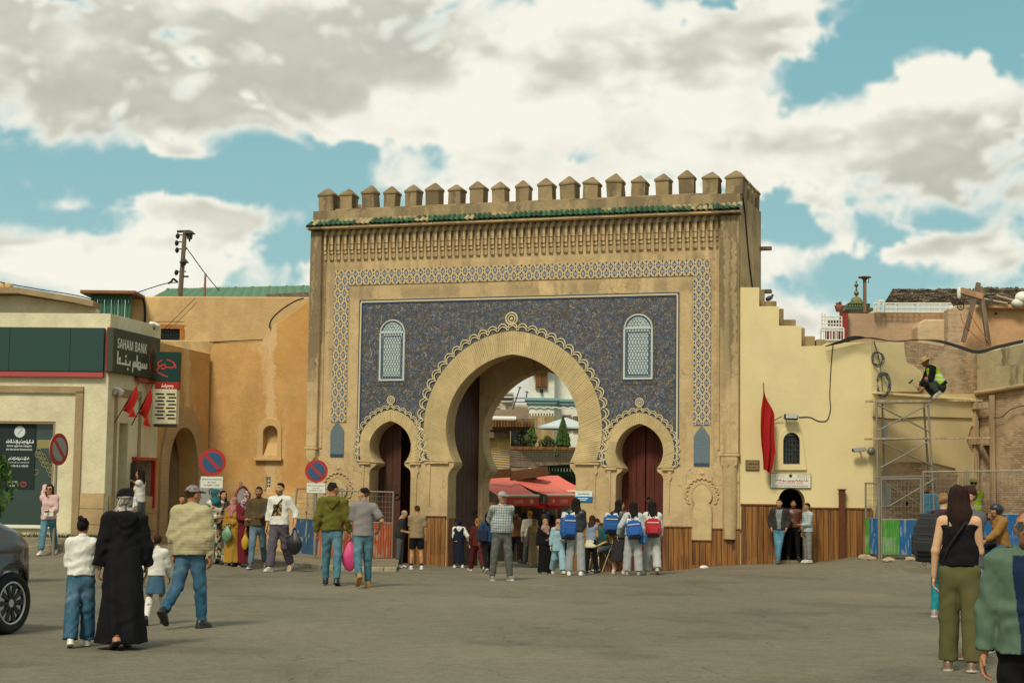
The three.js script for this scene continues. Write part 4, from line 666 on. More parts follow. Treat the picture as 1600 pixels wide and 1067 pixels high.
// ---------- left: bank, arched side street, orange walls ----------
const ORG = [0.58, 0.335, 0.125];
const orange = plaster(ORG, { w: 7, h: 7, seed: 101, res: 1024, drip: 0.16, patch: 0.35, dark: [0.36, 0.19, 0.06], light: 1.1, extra: (u, v, c, a, b, e) => { const s = sst(sf(u * 2.2 + 8 + 0.4 * e, v * 0.3 + 2 + b * 0.5, 4), 0.55, 0.7); const f = (1 - sst(v, 0.4, 2.6)) * sst(b, 0.46, 0.62); return c.map((q, i) => lerp(lerp(lerp(q, [0.50, 0.26, 0.075][i], sst(a, 0.5, 0.68) * 0.55), [0.68, 0.49, 0.26][i], s * 0.7), [0.58, 0.44, 0.25][i], f * 0.45)); } });
const orangePale = plaster([0.64, 0.42, 0.19], { w: 8, h: 8, seed: 111, res: 512, drip: 0.2, patch: 0.6, dark: [0.42, 0.24, 0.09], light: 1.15 });
const bankPaint = plaster([0.70, 0.62, 0.40], { w: 6, h: 6, seed: 121, res: 512, drip: 0.06, patch: 0.15, dark: [0.42, 0.36, 0.22], light: 1.05 });
const stoneBand = plaster([0.36, 0.26, 0.14], { w: 3, h: 3, seed: 131, res: 256, drip: 0.2, patch: 0.2 });
const stoneTan = plaster([0.46, 0.32, 0.165], { w: 3, h: 3, seed: 133, res: 256, drip: 0.2, patch: 0.3 });
const bankGreen = flat(0.011, 0.047, 0.034, { roughness: 0.45 }), bankRed = flat(0.42, 0.02, 0.014, { roughness: 0.4 });
const O1 = wallLine('orange_wall', 'tall orange plaster wall with moulded niche between the side street arch and the gate', 'wall', 327, 46.3, 481, 45.4);
{
  const L = O1.len, q = O1.pts([[327, 553], [332, 534], [410, 533], [416, 520], [417, 514], [440, 500], [481, 470]]);
  const n0 = O1.at(410, 712), n1 = O1.at(434, 712), nt = O1.at(422, 664)[1], ns = O1.at(422, 676)[1], t0 = O1.at(415.5, 762), t1 = O1.at(422, 746);
  const niche = [[n0[0], n0[1]], ...archTop(n0[0], n1[0], ns, nt), [n1[0], n1[1]]], tw = [[t0[0], t0[1]], [t0[0], t1[1]], [t1[0], t1[1]], [t1[0], t0[1]]];
  mesh('wall', slab([[-0.25, q[0][1]], [-0.25, -0.6], [L + 0.3, -0.6], [L + 0.3, q[6][1]], ...q.slice().reverse()], 0.7, [niche, tw], 0.02), orange, O1.t);
  const f0 = O1.at(401, 716), f1 = O1.at(440, 716), ft = O1.at(421, 653)[1], fs = O1.at(421, 671)[1];
  const nn = mesh('niche', slab([[f0[0], f0[1]], ...archTop(f0[0] + 0.02, f1[0] - 0.02, fs, ft), [f1[0], f1[1]]], 0.05, [niche], 0.012).translate(0, 0, 0.045), orangePale, O1.t);
  mesh('niche_back', slab(niche, 0.05).translate(0, 0, -0.22), orangePale, nn); mesh('niche_sill', metreUV(rbx(f1[0] - f0[0] + 0.08, 0.07, 0.16, 0.015, (f0[0] + f1[0]) / 2, f0[1] - 0.03, 0.05)), orangePale, nn);
  mesh('niche_slope', metreUV(extr(poly([[-0.24, n0[1] + 0.01], [0.0, n0[1] + 0.01], [-0.24, n0[1] + 0.38]]), n1[0] - n0[0] - 0.04).rotateY(-Math.PI / 2).translate(n1[0] - 0.02, 0, 0)), orangePale, nn);
  const sm = mesh('small_window', box2([t0[0] - 0.06, t0[1] - 0.05], [t0[0], t1[1] + 0.05], 0.021, 0.035), orangePale, O1.t); mesh('pane', box2(t0, t1, -0.12, -0.1), glassDark, sm); grille(sm, t0[0], t1[0], t0[1], t1[1], 2, 3, -0.03, white, 0.01);
  // low plinth and the kerbside ramp
  const p0 = O1.at(420, 770, 0.2), p1 = O1.at(481, 782, 0.2); mesh('plinth', metreUV(rbx(p1[0] - p0[0] + 0.2, p0[1] + 0.5, 0.18, 0.02, (p0[0] + p1[0]) / 2, (p0[1] - 0.5) / 2, 0.1)), orangePale, O1.t);
  const cb = [[328, 536], [360, 534], [410, 532]].map(([x, y]) => { const p = O1.at(x, y, 0.02); return O1.world(p[0], p[1] + 0.02, 0.02); });
  tag(mesh('wall_cable', tube(cb, 0.014, 30, 5), cable), 'black cable lying along the top of the orange wall', 'cable');
  const cb2 = [[421, 513], [422, 503], [430, 492], [445, 480], [462, 470], [474, 466]].map(([x, y]) => { const p = O1.at(x, y, 0.05); return O1.world(p[0], p[1], 0.05); });
  tag(mesh('wall_cable', tube(cb2, 0.022, 40, 6), cable), 'thick dark cable curving up the orange wall beside the gate', 'cable');
}
const O2 = wallLine('arched_wall', 'orange wall facing the street with a tall pointed brick arch, between bank and orange wall', 'building', 238, 43.3, 327, 46.3);
{
  const L = O2.len, a0 = O2.at(258, 800)[0], a1 = O2.at(304, 800)[0], ys = O2.at(280, 742)[1], yt = O2.at(287, 668)[1], pt = (x0, x1, ys2, yt2, n = 10) => { const m = (x0 + x1) / 2, o = []; for (let i = 0; i <= n; i++) { const a = i / n; o.push([lerp(x0, m, 1 - Math.cos(a * Math.PI / 2) ** 0.9), ys2 + (yt2 - ys2) * Math.sin(a * Math.PI / 2) ** 0.95]); } return [...o, ...o.slice(0, -1).reverse().map(([x, y]) => [2 * m - x, y])]; };
  const q = O2.pts([[238, 533], [327, 553]]), arch = [[a0, -0.4], ...pt(a0, a1, ys, yt), [a1, -0.4]];
  mesh('wall', slab([[0, -0.4], ...arch, [L, -0.4], [q[1][0], q[1][1]], [0, q[0][1]]], 0.5), orange, O2.t);
  const g0 = a0 - 0.42, g1 = a1 + 0.42, ring = poly([[g0, -0.4], ...pt(g0, g1, ys, yt + 0.55), [g1, -0.4]]); ring.holes.push(hole(arch));
  const thin = plaster([0.48, 0.32, 0.16], { w: 3, h: 3, seed: 141, res: 512, drip: 0.1, patch: 0.2, extra: (u, v, c) => { const f = v / 0.05 - Math.floor(v / 0.05); return c.map((k) => k * (f < 0.22 ? 0.72 : 1)); } });
  mesh('arch_surround', metreUV(extr(ring, 0.06)).translate(0, 0, 0.003), thin, O2.t);
  mesh('street_wall', metreUV(bx(0.3, 5.4, 1.9, a1 + 0.16, 2.1, -1.46)), thin, O2.t); mesh('street_wall', metreUV(bx(0.3, 5.4, 1.9, a0 - 0.16, 2.1, -1.46)), thin, O2.t); mesh('street_back', metreUV(bx(3.0, 5.4, 0.2, (a0 + a1) / 2, 2.1, -2.5)), doorDark, O2.t);
  mesh('street_roof', metreUV(bx(2.6, 0.2, 2.1, (a0 + a1) / 2, 4.9, -1.5)), orange, O2.t);
  const dq = O2.at(278, 735, -0.9); mesh('half_open_door', metreUV(rbx(0.9, 3.2, 0.06, 0.01, 0, 0, 0)), timbers[3], O2.t).position.set(dq[0] + 0.1, 1.4, -1.2);
  mesh('half_open_door', metreUV(rbx(0.7, 2.6, 0.05, 0.01, 0, 0, 0)), flat(0.30, 0.33, 0.26), O2.t).position.set(dq[0] - 0.5, 1.4, -2.2);
  // the roof slab that closes the corner
  const c0 = P(242, 533, 43.4), c1 = P(327, 552, 46.3), c2 = P(345, 533, 47.5), c3 = P(246, 531, 47.5);
  const rg = new THREE.BufferGeometry(); rg.setAttribute('position', new THREE.Float32BufferAttribute([c0, c1, c2, c0, c2, c3].flatMap((p) => [p.x, p.y, p.z]), 3)); rg.computeVertexNormals();
  const rf = thing('roof_slab', 'pale sunlit roof top behind the arched orange wall', 'roof', [0, 0, 0]); mesh('surface', metreUV(rg), orangePale, rf);
}
const O3 = wallLine('upper_house', 'long pale orange house wall with small grilled window above the bank roof', 'building', 199, 51, 490, 51);
{
  const q = O3.pts([[199, 560], [490, 560], [490, 464], [228, 463], [212, 464], [203, 468], [199.5, 474], [199, 500]]), w0 = O3.at(246, 533), w1 = O3.at(281, 514);
  mesh('wall', slab(q, 0.6, [[[w0[0], w0[1]], [w0[0], w1[1]], [w1[0], w1[1]], [w1[0], w0[1]]]], 0.03), orangePale, O3.t);
  const fr = mesh('window', merge([box2([w0[0] - 0.1, w1[1]], [w1[0] + 0.1, w1[1] + 0.12], -0.05, 0.04), box2([w1[0], w0[1]], [w1[0] + 0.12, w1[1] - 0.002], -0.05, 0.04)]), plaster([0.5, 0.2, 0.05], { w: 2, h: 2, res: 64 }), O3.t); mesh('pane', box2(w0, w1, -0.3, -0.28), glassDark, fr); grille(fr, w0[0], w1[0], w0[1], w1[1], 8, 4, -0.08, black, 0.014);
  for (const [pts, l, r] of [[[[222, 463], [225, 475], [226, 492], [225, 510]], 'thick cable running down the pale orange wall by the roof lamp', 0.035], [[[304, 466], [285, 485], [262, 508], [256, 514]], 'thin slanting wire across the pale orange wall to the window', 0.009], [[[240, 503], [262, 502.5], [288, 502.5]], 'thin level wire above the small grilled window', 0.009]]) tag(mesh('wall_cable', tube(pts.map(([x, y]) => P(x, y, 50.9)), r, 30, 5), cable), l, 'cable');
}
// green tile roof behind, built tile course by tile course
{
  const t = thing('green_roof', 'green glazed tile roof beyond the pale orange house', 'roof', [0, 0, 0]);
  const rowsN = 7, a = P(236, 463, 60), b = P(262, 454, 64), c = P(482, 449, 64), d = P(490, 466, 58.5);
  const gT = tileMats.slice(0, 3), gm = [[0.05, 0.16, 0.045], [0.04, 0.13, 0.04], [0.065, 0.19, 0.06]].map((k) => std({ color: lin(...k), roughness: 0.5 }));
  for (let i = 0; i < 52; i++) { const u = (i + 0.5) / 52, p0 = a.clone().lerp(d, u), p1 = b.clone().lerp(c, u); p0.y -= 0.1; const mid = p0.clone().lerp(p1, 0.5), rg = bar(p0, p1, 0.09, 6); mesh('tile_course', rg, gm[i % 3], t); }
  const sg = new THREE.BufferGeometry(); sg.setAttribute('position', new THREE.Float32BufferAttribute([a, d, c, a, c, b].flatMap((p) => [p.x, p.y - 0.02, p.z]), 3)); sg.computeVertexNormals(); mesh('roof_bed', metreUV(sg), gm[1], t);
  for (let i = 0; i < 9; i++) mesh('ridge_knob', new THREE.SphereGeometry(0.1, 8, 6).translate(...b.clone().lerp(c, i / 8.3).toArray()), gm[0], t);
  const beam1 = tag(mesh('roof_beam', beam(P(416, 463, 57), P(482, 460, 57), 0.1, 0.14), greyWood), 'weathered beam lying on the roof edge left of the gate', 'beam');
}
// bank
const B1 = wallLine('bank', 'cream bank branch with green fascia, red trim and lettered side sign', 'building', -190, 40.8, 165, 40.5);
const B2w = wallLine(null, '', '', 165, 40.5, 245, 43.5);
{
  const bank = B1.t, L = B1.len, side = new THREE.Group(); side.name = 'side_front'; bank.add(side);
  side.position.copy(bank.worldToLocal(B2w.world(0, 0))); side.rotation.y = B2w.turn - B1.turn; bank.updateMatrixWorld(true);
  const top = B1.at(165, 490)[1], w0 = B1.at(-120, 818), w1 = B1.at(86, 659);
  const win = [[w0[0], w0[1]], [w0[0], w1[1]], [w1[0], w1[1]], [w1[0], w0[1]]];
  mesh('front_wall', slab([[-2, -0.4], [L - 0.003, -0.4], [L - 0.003, top], [-2, top]], 0.4, [win], 0.004), bankPaint, bank);
  const L2 = B2w.len; { const d0 = B2w.at(178, 900), d1 = B2w.at(200, 662), m0 = B2w.at(203.5, 794), m1 = B2w.at(236, 720); mesh('wall', slab([[0.004, -0.4], [d0[0], -0.4], [d0[0], d1[1]], [d1[0], d1[1]], [d1[0], -0.4], [L2, -0.4], [L2, top], [0.004, top]], 0.4, [[[m0[0], m0[1]], [m0[0], m1[1]], [m1[0], m1[1]], [m1[0], m0[1]]]], 0.004), bankPaint, side);
    mesh('recess_back', metreUV(box2([d0[0] - 0.2, -0.4], [d1[0] + 0.2, d1[1] + 0.2], -0.85, -0.75)), bankPaint, side); mesh('recess_side', metreUV(box2([d1[0] + 0.02, -0.4], [d1[0] + 0.3, d1[1] + 0.2], -0.8, -0.42)), bankPaint, side);
    // cash machine in its red surround
    const cm = mesh('cash_machine', merge([box2([m0[0] - 0.05, m1[1]], [m1[0] + 0.05, m1[1] + 0.07], 0.002, 0.14), box2([m1[0], m0[1]], [m1[0] + 0.1, m1[1] - 0.002], -0.6, 0.1), box2([m0[0], m0[1]], [m1[0], m1[1]], -0.68, -0.6)]), bankRed, side);
    const cp = mesh('machine_front', box2([m0[0] - 0.1, m0[1] + 0.5], [m0[0] + 0.3, m1[1] - 0.08], 0.003, 0.12), darkSteel, cm); for (let k = 0; k < 4; k++) mesh('machine_label', box2([m0[0] + 0.0, m1[1] - 0.5 - k * 0.3], [m0[0] + 0.2, m1[1] - 0.36 - k * 0.3], 0.121, 0.126), k % 2 ? white : bankRed, cm);
  }
  mesh('roof', metreUV(bx(L, 0.1, 3.0, L / 2 - 1.2, top - 0.25, -1.95)), stoneBand, bank);
  // fascia and trims
  const f0 = B1.at(-190, 578), f1 = B1.at(165, 513); mesh('fascia', rbx(f1[0] - f0[0] + 2, f1[1] - f0[1], 0.14, 0.01, (f0[0] + f1[0]) / 2 - 1, (f0[1] + f1[1]) / 2, 0.08), bankGreen, bank);
  for (const k of [0.9, 2.35, 3.8, 5.25]) mesh('fascia_joint', bx(0.012, f1[1] - f0[1] - 0.02, 0.004, L - k, (f0[1] + f1[1]) / 2, 0.151), black, bank);
  mesh('red_trim', rbx(f1[0] - f0[0] + 2, 0.13, 0.12, 0.01, (f0[0] + f1[0]) / 2 - 1, f0[1] - 0.068, 0.07), flat(0.40, 0.06, 0.05, { roughness: 0.5 }), bank); mesh('red_trim', rbx(0.16, f1[1] - f0[1] + 0.06, 0.2, 0.06, L + 0.03, (f0[1] + f1[1]) / 2, 0.06), bankRed, bank);
  const s0 = B2w.at(170, 578, 0.1), s1 = B2w.at(246, 516, 0.1), sh = f1[1] - f0[1], sw = s1[0] - s0[0];
  const sign = board2('lettered_sign', sw, sh, 0.16, signMat(640, 336, (g, W, H) => {
    g.fillStyle = '#3f4434'; g.fillRect(0, 0, W, H); g.fillStyle = '#d8d5c2'; g.font = 'bold 84px sans-serif'; g.textAlign = 'center'; g.save(); g.translate(250, 148); g.scale(1, 1.25); g.fillText('SAHAM BANK', 0, 0, 400); g.restore();
    // سهام بنك, drawn right to left
    g.strokeStyle = '#d8d5c2'; g.lineWidth = 17; g.lineCap = 'round'; g.lineJoin = 'round'; const y = 262; const ln = (...p) => { g.beginPath(); p.forEach(([a, b], i) => i ? g.lineTo(a, b) : g.moveTo(a, b)); g.stroke(); };
    ln([452, y - 30], [452, y], [424, y], [424, y - 26]); ln([424, y], [398, y], [398, y - 26]); ln([398, y], [300, y]); g.beginPath(); g.ellipse(352, y - 6, 22, 28, 0, 0, 7); g.stroke(); ln([330, y], [318, y], [318, y - 82]); ln([300, y], [286, y - 6]); g.beginPath(); g.arc(284, y - 14, 15, 0, 7); g.stroke(); ln([268, y - 6], [262, y + 44]);
    ln([224, y - 28], [224, y], [60, y]); ln([168, y - 30], [168, y]); ln([62, y - 84], [62, y - 6]); ln([96, y - 40], [80, y - 30], [92, y - 18]); g.fillStyle = '#d8d5c2'; g.beginPath(); g.arc(198, y + 34, 11, 0, 7); g.fill(); g.beginPath(); g.arc(168, y - 62, 11, 0, 7); g.fill();
    g.strokeStyle = '#b8331f'; g.lineWidth = 9; g.beginPath(); g.moveTo(548, 60); g.bezierCurveTo(490, 110, 480, 210, 500, 260); g.stroke(); g.beginPath(); g.moveTo(556, 70); g.bezierCurveTo(610, 130, 610, 220, 560, 268); g.stroke(); g.beginPath(); g.moveTo(506, 250); g.bezierCurveTo(520, 160, 560, 150, 552, 214); g.bezierCurveTo(548, 258, 512, 268, 506, 228); g.stroke(); g.beginPath(); g.moveTo(560, 200); g.bezierCurveTo(580, 210, 596, 180, 598, 160); g.stroke(); g.beginPath(); g.moveTo(500, 262); g.bezierCurveTo(540, 290, 560, 310, 566, 330); g.stroke();
  }), bankGreen, side); sign.position.set((s0[0] + s1[0]) / 2, (f0[1] + f1[1]) / 2, 0.1);
  mesh('red_trim', rbx(sw * 0.4, 0.11, 0.1, 0.01, s1[0] - sw * 0.2, f0[1] - 0.06, 0.08), flat(0.40, 0.10, 0.05), side);
  // mouldings round the window bays
  const strip = (wl, par, list) => { for (const [xa, ya, xb, yb, o = 0.04] of list) { const a = wl.at(xa, ya), b = wl.at(xb, yb); mesh('moulding', metreUV(box2(a, b, 0.004, o)), stoneBand, par); } };
  const bs = B1.at(130, 608), bl = 0.14;
  mesh('moulding', metreUV(bx(bs[0] + 2.5, 0.16, 0.06, bs[0] / 2 - 1.25, bs[1] - 0.02, 0.032)), stoneBand, bank); mesh('moulding', metreUV(bx(0.17, bs[1] + 0.5, 0.06, bs[0] - 0.085, (bs[1] - 0.1 - 0.5) / 2, 0.032)), stoneBand, bank);
  strip(B2w, side, [[174, 840, 179, 612], [179.5, 618, 218, 612], [213, 722, 219, 619]]);
  const pl0 = B1.at(122, 845), pl1 = B1.at(163, 770); for (let k = 0; k < 4; k++) mesh('stone_slab', metreUV(rbx(pl1[0] - pl0[0] - 0.01, 0.36, 0.05, 0.008, (pl0[0] + pl1[0]) / 2, pl1[1] - 0.19 - k * 0.37, 0.03)), stoneTan, bank);
  for (const [xa, xb] of [[166, 174], [222, 243]]) { const a = B2w.at(xa, 850), b = B2w.at(xb, 775); for (let k = 0; k < 3; k++) mesh('stone_slab', metreUV(rbx(b[0] - a[0], 0.42, 0.05, 0.008, (a[0] + b[0]) / 2, b[1] - 0.22 - k * 0.43, 0.03)), stoneTan, side); }
  // shop window: poster on the pane, street mirrored in the glass
  const glass = mesh('shop_window', box2(w0, w1, -0.16, -0.14), std({ color: lin(0.035, 0.06, 0.05), roughness: 0.06, metalness: 0.0 }), bank);
  mesh('window_frame', merge([box2([w0[0], w1[1] - 0.05], [w1[0], w1[1]], -0.13, -0.02), box2([w1[0] - 0.06, w0[1]], [w1[0], w1[1] - 0.051], -0.13, -0.02)]), stoneBand, glass); mesh('window_sill', rbx(w1[0] - w0[0] + 0.1, 0.08, 0.18, 0.015, (w0[0] + w1[0]) / 2, w0[1] - 0.04, 0.0), white, glass);
  for (const [xa, xb, ya, yb, c] of [[54, 84, 700, 687, 'y'], [52, 84, 742, 703, 'g']]) { const a = B1.at(xa, ya), b = B1.at(xb, yb); mesh('window_lattice', c === 'y' ? box2(a, b, -0.139, -0.136) : merge(Array.from({ length: 14 }, (_, i) => new THREE.TorusGeometry(0.07, 0.012, 4, 6).translate(lerp(a[0], b[0], ((i * 0.37) % 1)), lerp(a[1], b[1], ((i * 0.61 + 0.1) % 1)), -0.13))), c === 'y' ? flat(0.28, 0.24, 0.09) : flat(0.25, 0.24, 0.12), glass); }
  const p0 = B1.at(-12, 763), p1 = B1.at(53, 661); const po = board2('poster', p1[0] - p0[0], p1[1] - p0[1], 0.012, signMat(400, 640, (g, W, H) => {
    g.fillStyle = '#1f2c28'; g.fillRect(0, 0, W, H); g.fillStyle = '#c8cfc8'; g.beginPath(); g.arc(235, 85, 56, 0, 7); g.fill(); g.strokeStyle = '#1f2c28'; g.lineWidth = 5; g.beginPath(); g.moveTo(235, 85); g.lineTo(262, 60); g.moveTo(235, 85); g.lineTo(214, 118); g.stroke();
    g.fillStyle = g.strokeStyle = '#d5d8d0'; g.lineWidth = 8; arabic(g, 90, 190, 290, 32, [4, 5, 4, 6], 4); g.textAlign = 'center'; g.font = 'bold 26px sans-serif'; g.fillText('Votre agence adapte', 235, 232); g.fillText('ses horaires d’ouverture', 235, 266, 270);
    g.lineWidth = 6; arabic(g, 130, 352, 210, 24, [3, 5, 3, 4], 6); g.font = '24px sans-serif'; g.fillText('Du lundi au Vendredi', 235, 392, 220); g.font = 'bold 26px sans-serif'; g.fillText('de 9h15 à 15h30', 235, 428, 200);
    g.font = 'bold 20px sans-serif'; g.fillText('SAHAM BANK', 170, 580, 120); g.lineWidth = 5; arabic(g, 116, 612, 120, 16, [4, 3], 9); g.strokeStyle = '#c23a26'; g.lineWidth = 8; g.beginPath(); g.moveTo(262, 600); g.bezierCurveTo(280, 560, 300, 570, 296, 590); g.bezierCurveTo(310, 560, 330, 590, 312, 610); g.bezierCurveTo(296, 622, 280, 620, 268, 608); g.stroke();
  }), black, glass); po.position.set((p0[0] + p1[0]) / 2, (p0[1] + p1[1]) / 2, -0.12);
  // hanging sign box and air vent on the end
  const hz = 42.6, h0 = P(245, 550, hz), h1 = P(280, 597, hz), hw = h1.x - h0.x, hh = h0.y - h1.y, hs = thing('hanging_sign', 'green projecting bank sign with red emblem above a white vent box', 'sign', [(h0.x + h1.x) / 2, (h0.y + h1.y) / 2, -hz]);
  board2('sign_box', hw, hh, 0.3, signMat(256, 340, (g, W, H) => { g.fillStyle = '#12372f'; g.fillRect(0, 0, W, H); g.strokeStyle = '#c9331f'; g.lineWidth = 13; g.beginPath(); g.moveTo(70, 100); g.bezierCurveTo(10, 110, 10, 180, 60, 160); g.stroke(); g.beginPath(); g.moveTo(14, 220); g.bezierCurveTo(30, 170, 100, 120, 110, 160); g.bezierCurveTo(112, 200, 70, 210, 66, 178); g.stroke(); g.beginPath(); g.moveTo(110, 182); g.bezierCurveTo(150, 160, 160, 200, 190, 176); g.bezierCurveTo(214, 160, 206, 130, 196, 126); g.stroke(); g.beginPath(); g.moveTo(120, 90); g.bezierCurveTo(180, 100, 230, 140, 220, 190); g.stroke(); g.beginPath(); g.moveTo(20, 236); g.bezierCurveTo(70, 250, 90, 280, 140, 282); g.stroke(); }), bankGreen, hs);
  const rs = board2('red_strip', hw, 0.18, 0.29, signMat(256, 64, (g, W, H) => { g.fillStyle = '#a32418'; g.fillRect(0, 0, W, H); g.strokeStyle = g.fillStyle = '#d8cfc0'; g.lineWidth = 8; arabic(g, 60, 44, 140, 26, [4, 3], 12); }), bankRed, hs); rs.position.y = -hh / 2 - 0.092;
  const vb = rbx(hw * 1.05, 0.86, 0.36, 0.02, -0.04, -hh / 2 - 0.62, 0); mesh('vent_box', vb, bankPaint, hs); for (let j = 0; j < 8; j++) for (let i = 0; i < 2; i++) mesh('vent_slot', bx(hw * (j % 2 ? 0.32 : 0.36), 0.035, 0.02, (i - 0.5) * hw * 0.47 + (j % 2 ? 0.02 : -0.02), -hh / 2 - 0.31 - j * 0.085, 0.178), black, hs);
  mesh('vent_base', rbx(hw * 0.9, 0.06, 0.3, 0.01, -0.03, -hh / 2 - 1.08, 0), darkSteel, hs);
  // two flags on slanting poles
  for (const [x0, y0, x1, y1, k, l] of [[178, 661, 216, 597, 1, 'small red flag on the left slanting pole of the bank side'], [205, 664, 238, 601, 1.25, 'larger red flag with dark star on the right slanting pole of the bank side']]) {
    const a = B2w.at(x0, y0, 0.05), p = B2w.world(a[0], a[1], 0.05), f = thing('flag', l, 'flag', p, B2w.turn), e = P(x1, y1, -p.z - 0.7).sub(p).applyAxisAngle(V(0, 1, 0), -B2w.turn);
    mesh('pole', bar(V(0, 0, 0), e, 0.013), darkSteel, f);
    const dn = V(0.10, -1, 0.02).normalize(), h = 0.78 * k; mesh('cloth', clothGeo(16, 16, (u, v) => { const q = e.clone().multiplyScalar(lerp(0.40, 0.95, v)), drop = h * u * (0.12 + 0.88 * Math.pow(v, 0.8)); q.addScaledVector(dn, drop); q.x -= 0.16 * u * v * k - 0.025 * Math.sin(u * 9 + v * 5); q.z += 0.07 * Math.sin(u * 7 + v * 6) * u; return [q.x, q.y, q.z]; }), flagRed, f);
    if (k > 1) mesh('star', new THREE.TorusGeometry(0.07, 0.014, 4, 5).translate(e.x * 0.55 + 0.1, e.y * 0.55 - 0.05, e.z * 0.55 + 0.1), starGreen, f);
  }
  // lamps on the wall and on the roof
  for (const [x, y, z, l] of [[181, 612, 40.9, 'white flood lamp over the bank side door'], [238, 510, 43.2, 'grey white flood lamp on the roof corner of the bank']]) { const f = thing('flood_lamp', l, 'lamp', P(x, y, z), -0.5); mesh('housing', rbx(0.22, 0.16, 0.24, 0.04, 0.03, 0.03, 0).rotateZ(-0.5), white, f); mesh('lens', cyl(0.07, 0.09, 0.08, 12).rotateX(1.4).translate(0.1, -0.02, 0.13), steel, f); mesh('bracket', bar(V(-0.05, 0, 0), V(-0.12, -0.14, -0.1), 0.015), darkSteel, f); }
  // pavement before the bank, with its kerb and weeds at the wall foot
}
// kerb stones from the bank round to the gate
{
  const line = [[-160, 872], [-40, 866], [60, 858], [150, 857], [240, 866], [330, 872], [400, 879], [470, 886], [545, 891], [620, 893]].map(([x, y]) => onGround(x, y));
  const curve = new THREE.CatmullRomCurve3(line), n = 44, kerbMat = plaster([0.34, 0.285, 0.19], { w: 2, h: 2, seed: 151, res: 256, drip: 0.1 });
  const kb = thing('kerb', 'worn stone kerb along the pavement from the bank to the gate', 'kerb', [0, 0, 0]); kb.userData.kind = 'structure'; delete kb.userData.category;
  for (let i = 0; i < n; i++) { const a = curve.getPointAt(i / n), b = curve.getPointAt((i + 1) / n), L = a.distanceTo(b); const m = mesh('kerb_stone', metreUV(rbx(L - 0.012, 0.3, 0.16, 0.02, 0, 0, 0)), kerbMat, kb); m.position.copy(a.clone().lerp(b, 0.5)); m.position.y += -0.06 + rr(-0.006, 0.006); m.rotation.set(0, Math.atan2(-(b.z - a.z), b.x - a.x), Math.atan2(b.y - a.y, Math.hypot(b.x - a.x, b.z - a.z))); }
  // pavement behind the kerb
  const pos = [], uv = [], idx = []; const m = 60; for (let i = 0; i <= m; i++) { const p = curve.getPointAt(i / m); for (let j = 0; j <= 6; j++) { const z = p.z - 0.04 - j * 0.9; pos.push(p.x - j * 0.05, Math.max(p.y + 0.085 - 0.004, gh(p.x, z) + 0.03 * (j > 0)), z); uv.push(p.x, -z); if (i < m && j < 6) { const a = i * 7 + j; idx.push(a, a + 7, a + 1, a + 1, a + 7, a + 8); } } }
  const g = new THREE.BufferGeometry(); g.setAttribute('position', new THREE.Float32BufferAttribute(pos, 3)); g.setAttribute('uv', new THREE.Float32BufferAttribute(uv, 2)); g.setIndex(idx); g.computeVertexNormals(); mesh('pavement', g, paving, scene, 'structure');
  setSeed(44); const bl = []; for (let i = 0; i < 420; i++) { const x = rr(20, 160), p = B1.at(x, 700, 0.03 + rnd() * 0.12), w = B1.world(p[0], 0, 0.03 + rnd() * 0.14), y = gh(w.x, w.z) + 0.03, h = rr(0.04, 0.13); bl.push(new THREE.ConeGeometry(0.012, h, 3).translate(0, h / 2, 0).rotateZ(rr(-0.5, 0.5)).translate(w.x, y, w.z)); }
  tag(mesh('grass', merge(bl), flat(0.06, 0.09, 0.02), scene, 'stuff'), 'strip of weeds along the foot of the bank wall', 'grass');
}
// buildings behind the bank
const BB = wallLine('back_house', 'low cream house with dark roof edge behind the bank at the left', 'building', -160, 48, 150, 48);
{
  const q = BB.pts([[-160, 560], [150, 560], [150, 489], [118, 486], [33, 469], [-160, 469]]); mesh('wall', slab([q[0], q[1], BB.at(150, 489), BB.at(150, 480), BB.at(33, 462), BB.at(-160, 462)], 0.4), bankPaint, BB.t);
  const e = BB.pts([[-160, 457], [33, 457], [118, 471], [150, 478]], 0.1), th = 0.16; for (let i = 0; i < 3; i++) mesh('roof_edge', metreUV(beam(V(e[i][0], e[i][1] + 0.02, 0.05), V(e[i + 1][0], e[i + 1][1] + 0.02, 0.05), 0.9, th)), stoneBand, BB.t);
  const kn = BB.at(-4, 450); mesh('chimney', metreUV(rbx(0.6, 0.5, 0.5, 0.15, kn[0], kn[1] - 0.05, -0.4)), orangePale, BB.t);
}
{
  const z = 50, a = P(140, 497, z), b = P(206, 461, z), t = thing('green_hut', 'roof hut of green corrugated sheet with rusty roof edge', 'hut', [(a.x + b.x) / 2, a.y - 0.6, -z]), w = b.x - a.x, h = b.y - a.y + 0.6, gs = std({ color: lin(0.03, 0.12, 0.06), roughness: 0.6 });
  const n = 12; for (let i = 0; i < n; i++) mesh('sheet_rib', rbx(w / n - 0.012, h, 0.06, 0.02, -w / 2 + (i + 0.5) * w / n, h / 2, (i % 2) * 0.02), gs, t);
  mesh('roof_edge', metreUV(rbx(w + 0.4, 0.1, 1.6, 0.02, -0.05, h + 0.05, -0.5)), plaster([0.26, 0.13, 0.07], { w: 1, h: 1, res: 64 }), t);
}
